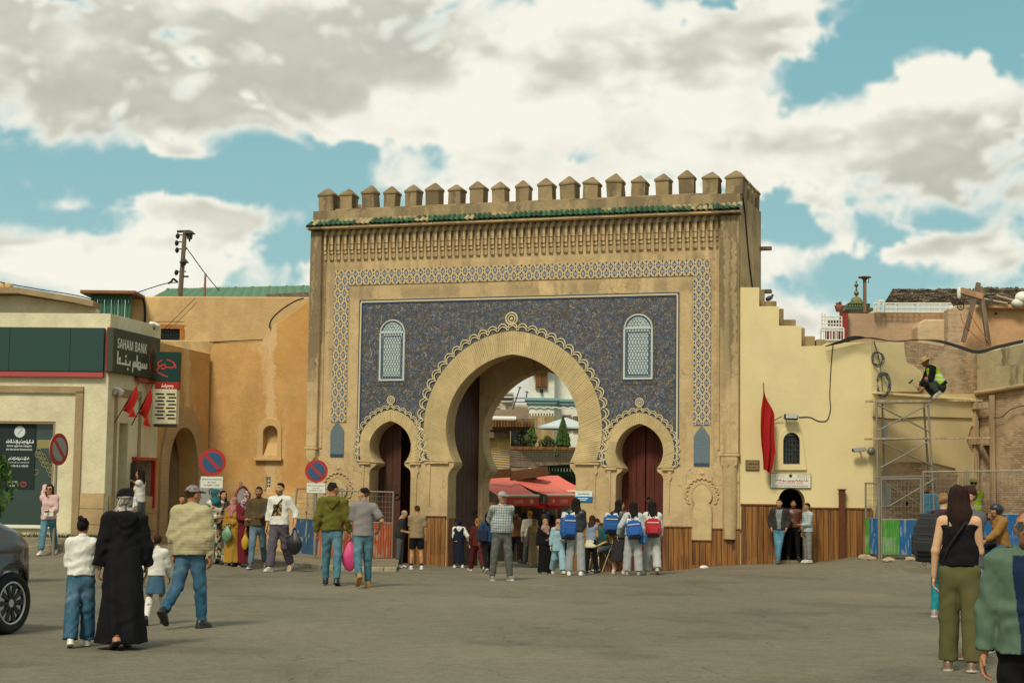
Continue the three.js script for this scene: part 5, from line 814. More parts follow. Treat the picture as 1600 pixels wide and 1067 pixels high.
// power pole with insulators, and an aerial rod
{
  const z = 53.5, foot = P(278, 500, z), top = P(288.5, 360, z), t = thing('power_pole', 'dark leaning power pole with insulators and lamp above the rooftops', 'pole', foot, 0), up = top.clone().sub(foot);
  mesh('shaft', bar(V(0, 0, 0), up, 0.085, 10, 0.065), greyWood, t);
  const ins = (px, py) => { const p = P(px, py, z).sub(foot); mesh('insulator', merge([cyl(0.035, 0.07, 0.09, 10), cyl(0.07, 0.035, 0.08, 10, 0, -0.08, 0), cyl(0.02, 0.02, 0.3, 6).rotateZ(Math.PI / 2).translate(0.15, 0, 0)]).translate(p.x, p.y, p.z), black, t); };
  for (const [x, y] of [[277, 367], [275.5, 378], [276, 389], [275, 424]]) ins(x, y);
  const lp = P(296, 363, z).sub(foot); mesh('lamp_head', merge([cyl(0.07, 0.18, 0.10, 12), cyl(0.10, 0.08, 0.16, 12, 0, -0.13, 0), cyl(0.04, 0.02, 0.1, 8, 0, -0.25, 0), bar(V(-0.4, 0.02, 0), V(0, 0.04, 0), 0.04)]).translate(lp.x, lp.y, 0), darkSteel, t);
  const l2 = P(288, 408, z).sub(foot); mesh('lamp_head', merge([cyl(0.05, 0.16, 0.12, 10), cyl(0.08, 0.05, 0.1, 10, 0, -0.1, 0)]).translate(l2.x, l2.y, 0.1), darkSteel, t);
  const arm = P(294, 432, z).sub(foot); mesh('arm', bar(V(up.x * 0.48, arm.y, 0), arm, 0.03), darkSteel, t); mesh('clamp', tube([P(277, 441, z), P(270, 436, z), P(267, 440, z), P(262, 443, z)].map((p) => p.sub(foot)), 0.035, 20, 5), black, t);
  for (const [pts, l] of [[[[277, 441, 53.5], [254, 444, 52], [205, 460, 50.5], [199, 462, 50]], 'overhead wire from the power pole down to the left'], [[[287, 382, 53.5], [303, 404, 54], [322, 430, 56], [342, 454, 59]], 'overhead wire sloping from the power pole to the green roof'], [[[-30, 433, 47], [0, 441, 48], [60, 452, 50], [120, 462, 52], [150, 470, 53]], 'overhead wire crossing above the cream back house']]) tag(mesh('overhead_wire', tube(pts.map(([x, y, q]) => P(x, y, q)), 0.016, 40, 5), cable), l, 'wire');
  tag(mesh('aerial_rod', bar(P(318.5, 470, 53), P(320.5, 427, 53), 0.045, 8, 0.03), plaster([0.3, 0.16, 0.09], { w: 1, h: 1, res: 64 })), 'rusty upright rod on the roof right of the power pole', 'rod');
}
// ---------- road signs ----------
const signRed = flat(0.42, 0.025, 0.02, { roughness: 0.4 }), signBlue = flat(0.028, 0.085, 0.17, { roughness: 0.4 });
function noStop(label, x, y, z, r, turn, yb, px2 = null, withPlate = true, dim = false) {
  const c = P(x, y, z), foot = onGround(px2 ?? x, yb); const gy = gh(c.x, c.z), t = thing('no_stopping_sign', label, 'sign', [c.x, gy, c.z], turn), h = c.y - gy;
  const disc = (r0, r1, zz, m, n) => mesh(n, new THREE.CylinderGeometry(r0, r1, 0.012, 40).rotateX(Math.PI / 2).translate(0, h, zz), m, t);
  disc(r, r, 0.04, signRed, 'rim'); const face = disc(r * 0.74, r * 0.74, 0.049, dim ? flat(0.30, 0.31, 0.27) : signBlue, 'face');
  mesh('slash', bx(r * 1.5, r * 0.24, 0.012, 0, 0, 0).rotateZ(-Math.PI / 4).translate(0, h, 0.053), signRed, t);
  mesh('sign_back', new THREE.CylinderGeometry(r, r, 0.02, 40).rotateX(Math.PI / 2).translate(0, h, 0.023), steel, t);
  mesh('pole', cyl(0.033, 0.033, h + r * 0.8, 10, 0, (h + r * 0.8) / 2 - 0.05, -0.02), steel, t);
  if (withPlate) { const p = board2('plate', r * 1.62, r * 0.86, 0.015, signMat(256, 136, (g, W, H) => { g.fillStyle = '#dcd9c8'; g.fillRect(0, 0, W, H); g.fillStyle = '#4a4a44'; g.textAlign = 'center'; g.font = 'bold 25px sans-serif'; g.fillText('Réservé aux Consulaires', 128, 42, 230); g.fillText('du Fassi', 128, 76, 110); g.fillText('de 08H00 à 17H00', 128, 110, 180); }), white, t); p.position.set(0, h - r * 1.5, 0.03); }
  return t;
}
noStop('large round no stopping sign left, red rim and blue face, white plate below', 331, 722, 38.6, 0.30, 0.25, 880);
noStop('no stopping sign with white plate on a grey pole before the left barrier', 494, 736, 40.5, 0.265, 0.1, 881);
noStop('faded no stopping sign seen nearly edge on before the bank window', 89, 702, 38.9, 0.36, 1.24, 845, null, false, true);
{ const c = P(376, 785, 42), gy = gh(c.x, c.z), t = thing('round_sign', 'pale round sign seen edge on behind the women in long dresses', 'sign', [c.x, gy, c.z], 1.1), h = c.y - gy; mesh('face', new THREE.CylinderGeometry(0.3, 0.3, 0.02, 30).rotateX(Math.PI / 2).scale(1, 1.25, 1).translate(0, h, 0.03), white, t); mesh('rim', new THREE.TorusGeometry(0.3, 0.03, 6, 30).scale(1, 1.25, 1).translate(0, h, 0.035), flat(0.25, 0.05, 0.04), t); mesh('pole', cyl(0.035, 0.035, h + 0.5, 8, 0, (h + 0.5) / 2, -0.02), steel, t); }
{ const c = P(328, 785, 42.6), gy = gh(c.x, c.z), t = thing('street_cabinet', 'grey metal cabinet behind the woman in the floral dress', 'cabinet', [c.x, gy, c.z], 0.2); mesh('body', rbx(0.55, 1.75, 0.4, 0.03, 0, 0.87, 0), flat(0.34, 0.36, 0.31), t); mesh('door', rbx(0.46, 1.5, 0.02, 0.01, 0, 0.9, 0.205), flat(0.30, 0.32, 0.28), t); mesh('label', rbx(0.2, 0.12, 0.01, 0.004, 0.05, 1.45, 0.22), darkSteel, t); }
// left barrier panels
{
  const g0 = (x, y, z) => { const p = P(x, y, z); p.y = gh(p.x, p.z) + 0.1; return p; };
  const a = g0(452, 870, 43.4), b = g0(525, 872, 42.2), c = g0(613, 872, 42.4);
  fencePanel('leaning site barrier panel with faded blue sheet behind the olive hoodie', null, a, b, 1.75, 0.98, [['dim', 0.6], ['orange', 0.4]], -0.10);
  fencePanel('site barrier panel with blue and orange sheets beside the left gate arch', null, b, c, 1.72, 0.95, [['orange', 0.4], ['dim', 0.25], ['orange', 0.35]], 0.04);
  const s = thing('dark_bundle', 'rounded black cloth bundle on the kerb before the barrier', 'bundle', onGround(507, 877), 0); const g = new THREE.SphereGeometry(0.3, 24, 18), p = g.attributes.position; for (let i = 0; i < p.count; i++) { const y = p.getY(i), k = 1 + 0.12 * (n3(p.getX(i) * 5 + 3, y * 5, p.getZ(i) * 5) - 0.5) - 0.25 * Math.max(0, y) ; p.setXYZ(i, p.getX(i) * k * 0.95, (y + 0.26) * 0.9, p.getZ(i) * k * 0.8); } g.computeVertexNormals(); mesh('cloth', g, flat(0.012, 0.011, 0.012, { roughness: 0.95 }), s); mesh('knot', rbx(0.12, 0.08, 0.1, 0.03, 0, 0.5, 0), black, s);
}
// shrub that leans in at the left edge
{
  setSeed(61); const c = P(-26, 760, 30), t = thing('shrub', 'green shrub reaching in at the left edge', 'shrub', [c.x, gh(c.x, c.z), c.z]); const h = 2.35, lv = [];
  mesh('stem', merge(Array.from({ length: 7 }, () => bar(V(0, 0, 0), V(rr(-0.4, 0.35), rr(1.2, h), rr(-0.4, 0.4)), 0.025, 5, 0.008))), greyWood, t);
  for (let i = 0; i < 900; i++) { const a = rr(0, 6.28), y = rr(1.1, h), r = 0.55 * Math.sqrt(rnd()) * Math.sin(clamp((y - 0.9) / (h - 0.8)) * 3.1), l = new THREE.PlaneGeometry(0.05, 0.11); l.rotateX(rr(-1.4, 1.4)).rotateY(rr(0, 6.28)).translate(r * Math.cos(a), y, r * Math.sin(a)); lv.push(l); }
  mesh('leaves', merge(lv), flat(0.07, 0.14, 0.025, { side: THREE.DoubleSide }), t, 'stuff');
}
// ---------- roofs at the right ----------
const frontal = (name, label, cat, z, x0 = 800) => { const t = thing(name, label, cat, [P(x0, 700, z).x, 0, -z]); const at = (x, y, o = 0) => { const p = P(x, y, z - o); return [p.x - t.position.x, p.y]; }; return { t, at, pts: (l) => l.map(([x, y]) => at(x, y)) }; };
const pinkish = plaster([0.50, 0.335, 0.205], { w: 6, h: 6, seed: 161, res: 512, drip: 0.15, patch: 0.2 });
const pinkOrange = plaster([0.56, 0.33, 0.17], { w: 6, h: 6, seed: 171, res: 512, drip: 0.1, patch: 0.3 });
const straw = std({ map: colorTex(256, 256, 1.6, 1.6, (u, v) => { const a = fbm(u * 3, v * 26, 4), b = fbm(u * 14, v * 40, 2); const m = sst(a * 0.6 + b * 0.4, 0.46, 0.62); return [lerp(0.05, 0.24, m), lerp(0.038, 0.19, m), lerp(0.026, 0.125, m)]; }), bumpMap: plasterBump, bumpScale: 0.05 });
{
  const A = frontal('roof_terrace_house', 'flat brown pink terrace wall above the yellow post and brick wall', 'building', 47, 1400);
  mesh('wall', slab(A.pts([[1317, 600], [1500, 600], [1500, 487], [1320, 487.5], [1317, 490]]), 0.4, [], 0.03), pinkish, A.t);
  const b = A.pts([[1425, 600], [1515, 600], [1515, 503], [1436, 503.5], [1429, 507], [1425, 515]]); mesh('parapet_block', slab(b, 0.8, [], 0.03).translate(0, 0, 0.75), plaster([0.66, 0.49, 0.29], { w: 5, h: 5, seed: 181, res: 256, drip: 0.05 }), A.t);
  const l = A.at(1283, 600), r = A.at(1319, 541); mesh('low_wall', metreUV(rbx(r[0] - l[0], 1.2, 0.5, 0.05, (l[0] + r[0]) / 2, r[1] - 0.42, -0.3)), pinkish, A.t);
  mesh('red_pier', metreUV(rbx(0.16, 0.95, 0.4, 0.02, A.at(1317.5, 508)[0], A.at(1317.5, 508)[1] + 0.02, 0.12)), flat(0.30, 0.05, 0.04), A.t);
  const B = frontal('orange_terrace_house', 'orange pink wall with projecting rim at the upper right edge', 'building', 45.5, 1560);
  mesh('wall', slab(B.pts([[1524, 620], [1700, 620], [1700, 476], [1540, 477], [1527, 480], [1522, 492], [1516, 520], [1505, 545]]), 0.6, [], 0.03), pinkOrange, B.t);
  mesh('wall', slab(B.pts([[1487, 560], [1535, 560], [1535, 474], [1500, 475], [1487, 481]]), 0.5, [], 0.03).translate(0, 0, -0.3), brickMat, B.t);
  const m0 = B.at(1540, 480), m1 = B.at(1700, 474); mesh('rim', metreUV(rbx(m1[0] - m0[0], 0.11, 0.3, 0.04, (m0[0] + m1[0]) / 2, m0[1], 0.1)), pinkOrange, B.t); const hq = B.at(1557, 490); mesh('spout_hole', cyl(0.035, 0.035, 0.02, 8).rotateX(Math.PI / 2).translate(hq[0], hq[1], 0.012), black, B.t);
  // gantry of weathered timbers with a wheel and ropes
  const g = thing('timber_gantry', 'leaning frame of weathered timbers with cross beam on the roof at the right', 'timber frame', P(1525, 500, 44.4));
  const gp = (x, y, o = 0) => P(x, y, 44.4 - o).sub(g.position);
  for (const [a, b2, w] of [[[1506, 534], [1530, 442], 0.13], [[1546, 540], [1532, 448], 0.13], [[1502, 454], [1536, 464], 0.19]]) mesh('timber', metreUV(beam(gp(...a), gp(...b2), w, w * 0.8)), w > 0.15 ? plaster([0.42, 0.24, 0.13], { w: 1, h: 1, res: 64 }) : greyWood, g);
  mesh('cloth_end', new THREE.SphereGeometry(0.085, 12, 10).scale(0.7, 1.9, 0.8).translate(...gp(1499.5, 458).toArray()), white, g);
  const wq = P(1502, 479, 44.6); const wh = thing('pulley_wheel', 'small grey spoked wheel hanging on the brick parapet', 'wheel', wq); mesh('rim', new THREE.TorusGeometry(0.085, 0.014, 8, 24), darkSteel, wh); mesh('spokes', merge([0, 1, 2].map((k) => bx(0.16, 0.012, 0.012).rotateZ(k * 1.047))), darkSteel, wh);
  for (const [pts, l2] of [[[[1502, 490], [1504, 500], [1515, 515], [1530, 530], [1548, 541]], 'thin orange rope hanging below the wheel'], [[[1513, 480], [1520, 496], [1532, 515], [1550, 541]], 'thin orange rope beside the leaning timber']]) tag(mesh('rope', tube(pts.map(([x, y]) => P(x, y, 44.3)), 0.012, 30, 5), flat(0.35, 0.15, 0.06)), l2, 'rope');
  // thatched shades on posts
  for (const [x0, x1, yt, yb, z, l] of [[1393, 1496, 453, 474, 52, 'dark thatched sun shade above the white terrace railing'], [1532, 1640, 451, 474, 53, 'dark reed sun shade at the upper right corner behind the timbers'], [1500, 1534, 453, 476, 53.5, 'narrow piece of reed shade between the two timbers']]) {
    const t = thing('thatched_shade', l, 'sun shade', P((x0 + x1) / 2, yb, z)), o = (x, y, d = 0) => P(x, y, z + d).sub(t.position); setSeed(x0);
    const a = o(x0 - 9, yb + 0.5), b = o(x1, yb), c = o(x1, yt, 2), d = o(x0 + 3, yt, 2), n = 16; const rows = [];
    for (let i = 0; i < n; i++) { const k = i / n, p0 = a.clone().lerp(d, k), p1 = b.clone().lerp(c, k); for (let j = 0; j < 24; j++) { const u = j / 24, v = (j + 1.1) / 24, q0 = p0.clone().lerp(p1, u), q1 = p0.clone().lerp(p1, v); q0.y += rr(-0.025, 0.05); q1.y += rr(-0.03, 0.035); rows.push(beam(q0, q1, 0.05, 0.10)); } }
    mesh('reeds', metreUV(merge(rows)), straw, t, 'stuff'); for (const px of [x0 + 3, x1 - 4]) mesh('post', bar(o(px, yb + 15, 0.3), o(px, yb - 8, 0.8), 0.03), white, t);
  }
  // railings
  const rail = (name, label, x0, x1, yt, yb, z, nb, mid) => { const t = thing(name, label, 'railing', P(x0, yb, z)); const o = (x, y) => P(x, y, z).sub(t.position); for (const y of [yt, lerp(yt, yb, mid), yb - 0.5]) mesh('rail', bar(o(x0, y), o(x1, y), 0.022, 6), white, t); for (let i = 0; i <= nb; i++) mesh('bar', bar(o(lerp(x0, x1, i / nb), yt), o(lerp(x0, x1, i / nb), yb), i % 4 ? 0.012 : 0.024, 5), white, t); return t; };
  rail('white_railing', 'white terrace railing below the thatched shade', 1366, 1487, 474, 488, 46.8, 14, 0.5);
  const sc = thing('terrace_screen', 'pale blue grey panels behind the white terrace railing', 'screen', P(1410, 487, 47.6)); for (const [xa, xb, y] of [[1384, 1402, 476], [1403, 1430, 475], [1431, 1486, 474]]) { const a = P(xa, 488, 47.6).sub(sc.position), b = P(xb, y, 47.6).sub(sc.position); mesh('panel', box2([a.x, a.y], [b.x - 0.02, b.y], -0.02, 0.02), flat(0.50, 0.56, 0.55), sc); }
  const bf = mesh; const pst = thing('terrace_gate', 'small white stepped gate frame at the left end of the terrace railing', 'gate frame', P(1376, 488, 46.7)); for (const [x, y] of [[1369, 478], [1374, 470], [1381, 470]]) mesh('upright', bar(P(x, 488, 46.7).sub(pst.position), P(x, y, 46.7).sub(pst.position), 0.03), white, pst); mesh('top', bar(P(1374, 470.5, 46.7).sub(pst.position), P(1381, 470.5, 46.7).sub(pst.position), 0.03), white, pst);
  const bal = rail('balcony_railing', 'white balcony railing over red cloth beside the small tiled dome', 1283, 1319, 513, 532, 43.5, 8, 0.2);
  const rq = (x, y) => P(x, y, 43.7); const rc = thing('red_cloth', 'dark red patterned panels behind the white balcony railing', 'panel', rq(1302, 532)); for (const [xa, xb] of [[1290, 1297], [1298, 1306.5], [1308, 1317]]) { const a = rq(xa, 532).sub(rc.position), b = rq(xb, 515).sub(rc.position); mesh('panel', box2([a.x, a.y], [b.x, b.y], -0.02, 0.02), flat(0.32, 0.03, 0.03), rc); }
  const cg = thing('balcony_lattice', 'upper white lattice frame with dark openings over the balcony railing', 'lattice', P(1300, 512, 43.6)); const cq = (x, y) => P(x, y, 43.6).sub(cg.position); for (let i = 0; i < 8; i++) mesh('upright', bar(cq(1285 + i * 4.4, 513), cq(1285 + i * 4.4, i < 2 ? 490 : 494), 0.016, 5), white, cg); for (const y of [495, 500, 506, 511]) mesh('cross_bar', bar(cq(1284, y), cq(1317, y), 0.016, 5), white, cg); { const a = cq(1294, 509), b = cq(1312, 500); mesh('opening', box2([a.x, a.y], [b.x, b.y], -0.06, -0.03), darkSteel, cg); }
  const fp = thing('flower_pot', 'pink flower pot on the corner of the balcony', 'flower pot', P(1312, 487, 43.8)); mesh('pot', lathe([[0.0, 0], [0.08, 0], [0.12, 0.14], [0.13, 0.16], [0.1, 0.16]], 14), flat(0.45, 0.16, 0.11), fp); setSeed(8); mesh('plant', merge(Array.from({ length: 26 }, () => new THREE.ConeGeometry(0.02, rr(0.08, 0.16), 4).translate(0, 0.06, 0).rotateZ(rr(-0.9, 0.9)).rotateY(rr(0, 6)).translate(rr(-0.06, 0.06), 0.15, rr(-0.06, 0.06)))), flat(0.13, 0.12, 0.07), fp);
  // small tiled dome with finial, lamp post, bird, sacks
  const dm = thing('tiled_dome', 'small stepped dome of green tiles with two ball finial', 'dome', P(1339, 488, 45.5)), s = 45.5 / F; const ox = 0;
  for (const [w, y, h] of [[44, 3, 5], [36, 9, 5.5], [26, 13, 4], [16, 17, 3]]) mesh('tile_tier', rbx(w * s, h * s, w * s, 0.02, 0, y * s, 0), w > 40 ? tileMats[5] : flat(0.16, 0.20, 0.10), dm);
  for (let i = 0; i < 9; i++) mesh('tile_drop', new THREE.ConeGeometry(0.03, 0.07, 4).rotateX(Math.PI).translate((i - 4) * 4 * s, 10 * s, 18.5 * s), tileMats[2], dm); mesh('dome_cap', new THREE.SphereGeometry(10 * s, 16, 8, 0, 6.3, 0, 1.6).translate(0, 15 * s, 0), flat(0.22, 0.19, 0.08), dm);
  mesh('finial', merge([cyl(0.02, 0.02, 32 * s, 8, 0, 34 * s, 0), new THREE.SphereGeometry(4.1 * s, 14, 10).translate(0, 30 * s, 0), new THREE.SphereGeometry(3.3 * s, 14, 10).translate(0, 43 * s, 0), cyl(0.03, 0.03, 0.03, 8, 0, 36 * s, 0)]), flat(0.20, 0.145, 0.06, { roughness: 0.4, metalness: 0.5 }), dm);
  const lp = thing('roof_post', 'slim brown roof post with wide flat head beside the dome', 'post', P(1352, 488, 45)); mesh('shaft', cyl(0.045, 0.05, 0.9, 10, 0, 0.45, 0), plaster([0.26, 0.15, 0.08], { w: 1, h: 1, res: 64 }), lp); mesh('head', lathe([[0.05, 0.85], [0.08, 0.89], [0.17, 0.91], [0.17, 0.94], [0, 0.95]], 14), greyWood, lp); mesh('hook', merge([bar(V(0.1, 0.9, 0), V(0.1, 0.83, 0), 0.008), new THREE.ConeGeometry(0.02, 0.05, 8).translate(0.1, 0.81, 0)]), black, lp);
  setSeed(90); for (const [x, y, r, l] of [[1601, 466, 0.17, 'white bulging sack at the upper right edge'], [1592, 473, 0.12, 'second white sack below, at the roof edge']]) { const g2 = new THREE.SphereGeometry(r, 16, 12), p = g2.attributes.position; for (let i = 0; i < p.count; i++) { const k = 0.85 + 0.35 * n3(p.getX(i) * 7 + x, p.getY(i) * 7, p.getZ(i) * 7); p.setXYZ(i, p.getX(i) * k * 1.3, p.getY(i) * k, p.getZ(i) * k); } g2.computeVertexNormals(); const m = mesh('sack', g2, white); m.position.copy(P(x, y, 45.2)); tag(m, l, 'sack'); }
  for (const [a, b2, l] of [[[1536, 467], [1575, 474], 'pale pole lying on the upper right roof edge'], [[1558, 462], [1600, 474], 'second, darker pole lying across the upper right roof edge']]) tag(mesh('roof_pole', bar(P(...a, 45.2), P(...b2, 45.2), 0.034, 8), scaffoldWood), l, 'pole');
  const bowl = mesh('basin', lathe([[0, 0], [0.2, 0.02], [0.26, 0.1], [0.24, 0.1], [0.18, 0.04], [0, 0.03]], 18), flat(0.30, 0.36, 0.33)); bowl.position.copy(P(1538, 475, 45.3)); tag(bowl, 'grey green basin on the roof rim behind the timber', 'basin');
  const pg = thing('pigeon', 'dark pigeon perched on a step of the yellow wall top', 'bird', P(1202, 470, 41.7)); const bm = flat(0.03, 0.032, 0.045, { roughness: 0.5 });
  mesh('body', merge([new THREE.SphereGeometry(0.06, 14, 10).scale(1.5, 0.95, 0.9).rotateZ(0.45).translate(0, 0.06, 0), new THREE.SphereGeometry(0.03, 10, 8).translate(0.085, 0.135, 0), new THREE.CylinderGeometry(0.024, 0.045, 0.07, 8).rotateZ(-0.5).translate(0.065, 0.10, 0), new THREE.ConeGeometry(0.009, 0.03, 6).rotateZ(-1.6).translate(0.12, 0.132, 0)]), bm, pg); mesh('tail', rbx(0.13, 0.016, 0.05, 0.006, -0.12, 0.0, 0).rotateZ(0.35), bm, pg); for (const z of [-0.02, 0.02]) mesh('leg', bar(V(0, 0, z), V(0, -0.03, z), 0.005, 5), flat(0.3, 0.1, 0.08), pg);
}
// wires and vents on the side of the gate
{
  const side = (d, y) => toGate(GW + 0.02, y, -d);
  tag(mesh('wall_cable', tube([side(0.25, 8.9), side(0.5, 8.6), side(1.0, 7.6), side(1.7, 6.6), side(2.4, 5.9)], 0.018, 40, 5), cable), 'black cable slanting down the narrow side of the gate', 'cable');
  for (const [y, l] of [[8.0, 'upper drain spout on the rear edge of the gate side'], [6.9, 'lower drain spout on the rear edge of the gate side']]) { const p = side(2.7, y), m = mesh('drain_spout', rbx(0.3, 0.1, 0.12, 0.02, 0.12, 0, 0), greyWood); m.position.copy(p); m.rotation.y = -PHI; tag(m, l, 'spout'); }
  const bs = toGate(7.42, 1.66, 0.025), s = thing('blue_sign', 'white and blue notice on the right pillar of the main arch', 'sign', bs, -PHI);
  board2('panel', 0.44, 0.26, 0.012, signMat(256, 152, (g, W, H) => { g.fillStyle = '#d3d8d2'; g.fillRect(0, 0, W, H); g.fillStyle = '#2b6a94'; g.fillRect(0, 76, W, H); g.fillStyle = '#e3e6de'; g.fillRect(40, 98, 150, 12); g.fillRect(60, 122, 110, 9); g.fillStyle = g.strokeStyle = '#4b5a66'; g.lineWidth = 6; arabic(g, 40, 44, 170, 22, [4, 3, 5], 3); }), white, s);
}
// ---------- seen through the main arch ----------
const whiteWash = plaster([0.74, 0.72, 0.60], { w: 6, h: 6, seed: 191, res: 256, drip: 0.06, patch: 0.1, light: 1.02 });
{
  // white tower with a blue cornice
  const z = 78, T = frontal('white_tower', 'white square tower with blue cornice and wooden shutter seen through the arch', 'tower', z, 850);
  const a = T.at(827, 640), c = T.at(866, 640), w = c[0] - a[0]; const yA = (y) => T.at(850, y)[1];
  mesh('shaft', metreUV(bx(w, yA(560) - 0.2, w, a[0] + w / 2, (yA(560) + 0.2) / 2, -w / 2)), whiteWash, T.t); mesh('wing', metreUV(bx(4.5, yA(570), 3.4, c[0] + 2.26, yA(570) / 2, -2.4)), whiteWash, T.t);
  for (const [y0, y1, o] of [[622, 626, 0.2], [626, 631, 0.12], [631, 634, 0.05]]) for (const [xx, ww, zz] of [[a[0] + w / 2, w + 2 * o, -w / 2], [c[0] + 2.3, 4.4 + o, -2.4]]) mesh('cornice', bx(ww, yA(y0) - yA(y1), (zz < -2 ? 3.4 : w) + 2 * o, xx, (yA(y0) + yA(y1)) / 2, zz), flat(0.22, 0.36, 0.36), T.t);
  const w0 = T.at(836.5, 608), w1 = T.at(855.5, 577), sh = mesh('shutter', metreUV(box2(w0, w1, 0.004, 0.12)), greyWood, T.t); for (let i = 0; i < 2; i++) mesh('shutter_panel', metreUV(rbx((w1[0] - w0[0]) / 2 - 0.06, w1[1] - w0[1] - 0.2, 0.05, 0.01, lerp(w0[0], w1[0], i * 0.5 + 0.25), (w0[1] + w1[1]) / 2, 0.14)), timbers[3], sh); const hd = T.at(846, 575); mesh('hood', metreUV(rbx(1.0, 0.12, 0.5, 0.03, hd[0], hd[1] + 0.02, 0.25)), greyWood, T.t); mesh('lamp', cyl(0.05, 0.08, 0.18, 8, T.at(846, 611)[0], T.at(846, 611)[1], 0.1), black, T.t);
  for (let i = 0; i < 6; i++) { const p = T.at(826 + i * 7.2, 574 - (i % 2)); mesh('roof_tile_edge', cyl(0.1, 0.1, 0.5, 8).rotateX(1.3).translate(p[0], p[1] + 0.25, 0.1), tileMats[0], T.t); }
  for (const [x, y] of [[886, 650], [902, 652]]) { const p = T.at(x, y, -0.6); mesh('window', metreUV(bx(0.4, 0.7, 0.1, p[0], p[1] - 0.3, -0.64)), greyWood, T.t); }
  const wv = Array.from({ length: 30 }, (_, i) => V(lerp(a[0] - 0.05, c[0] + 4, i / 29), yA(638) + (i % 2 ? 0.06 : 0), 0.05)); mesh('cable', tube(wv, 0.03, 60, 5), white, T.t);
  // ochre band building in front of the tower foot
  const D = frontal('ochre_annex', 'small ochre annex with crenellated rim in front of the white tower', 'building', 72, 846);
  mesh('wall', slab(D.pts([[830, 760], [866, 760], [866, 650], [827, 650]]), 0.4), plaster([0.40, 0.28, 0.12], { w: 4, h: 4, res: 128, seed: 6 }), D.t); for (let i = 0; i < 9; i++) { const p = D.at(828.5 + i * 4.4, 648); mesh('crenel', bx(0.06, 0.12, 0.2, p[0], p[1], -0.2), greyWood, D.t); } const q0 = D.at(840, 668), q1 = D.at(852, 652); mesh('window_screen', metreUV(box2(q0, q1, 0.004, 0.04)), scaffoldWood, D.t);
  // far flats at the left of the tower
  const Ff = frontal('far_flats', 'far pale flats with dark balconies left of the white tower', 'building', 110, 800);
  mesh('wall', slab(Ff.pts([[740, 760], [829, 760], [829, 632], [804, 632], [803, 614], [786, 612], [784, 622], [740, 622]]), 0.5), plaster([0.56, 0.47, 0.34], { w: 6, h: 6, res: 128, seed: 2 }), Ff.t);
  for (const [x0, x1, y0, y1] of [[774, 780, 636, 628], [784, 801, 620, 616], [784, 801, 627, 623], [772, 783, 652, 645], [790, 800, 640, 632]]) { const fw = mesh('window', box2(Ff.at(x0, y0), Ff.at(x1, y1), 0.004, 0.05), flat(0.13, 0.12, 0.10), Ff.t); mesh('sill', box2(Ff.at(x0, y0 + 1.2), Ff.at(x1, y0), 0.004, 0.2), white, fw); }
  const Fb = frontal('brown_house', 'brown grey rounded house wall below the far flats', 'building', 85, 800); mesh('wall', slab(Fb.pts([[740, 770], [828, 770], [828, 636], [796, 635], [793, 640], [740, 641]]), 0.5), plaster([0.32, 0.24, 0.155], { w: 5, h: 5, res: 128, seed: 4, drip: 0.3 }), Fb.t);
  for (const [x0, y0, x1, y1, l] of [[801, 640, 813, 604, 'leaning aerial on the far roofs left of the tower'], [822, 624, 824, 611, 'short forked aerial beside the white tower']]) { const m = mesh('aerial', merge([bar(P(x0, y0, 84), P(x1, y1, 84), 0.03, 5), bar(P(x1 - 4, y1 + 1, 84), P(x1 + 2, y1 + 2, 84), 0.02, 5)]), darkSteel); tag(m, l, 'aerial'); }
  for (const [y, l] of [[622, 'upper wire strung before the far flats'], [628, 'lower wire strung before the far flats']]) tag(mesh('overhead_wire', tube([P(740, y + 4, 82), P(785, y + 1, 82), P(830, y, 82)], 0.02, 20, 4), cable), l, 'wire');
  // yellow kiosk wall and the dark timber pergola
  const Ky = frontal('yellow_lane_house', 'yellow house corner at the left inside the arch', 'building', 62, 780);
  mesh('wall', slab(Ky.pts([[735, 820], [797, 820], [797, 671], [735, 670]]), 2, [], 0.02), plaster([0.62, 0.45, 0.17], { w: 4, h: 4, res: 128, seed: 8, drip: 0.4, dark: [0.2, 0.14, 0.07] }), Ky.t); mesh('eave', metreUV(box2(Ky.at(735, 684), Ky.at(797, 676), -0.3, 0.35)), greyWood, Ky.t);
  const dk = Ky.at(735, 672), dk1 = Ky.at(835, 655); mesh('pergola_beam', metreUV(box2(dk, dk1, -0.4, 0.4)), greyWood, Ky.t); for (let i = 0; i < 14; i++) { const p = Ky.at(770 + i * 4.6, 664); mesh('rafter_end', metreUV(bx(0.07, 0.2, 0.5, p[0], p[1], 0.62)), timbers[3], Ky.t); } mesh('awning_roll', cyl(0.09, 0.09, 1.4, 10).rotateZ(Math.PI / 2).translate(Ky.at(776, 655)[0], Ky.at(776, 655)[1], 0.5), white, Ky.t);
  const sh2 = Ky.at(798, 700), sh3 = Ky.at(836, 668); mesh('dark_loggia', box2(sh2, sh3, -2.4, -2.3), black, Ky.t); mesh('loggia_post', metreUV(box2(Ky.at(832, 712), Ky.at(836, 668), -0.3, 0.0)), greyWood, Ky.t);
  // terrace with wire mesh front, plants, parasol and cypress
  const Te = frontal('lane_terrace', 'roof terrace with wire mesh front and green corrugated edge inside the arch', 'terrace', 59, 850);
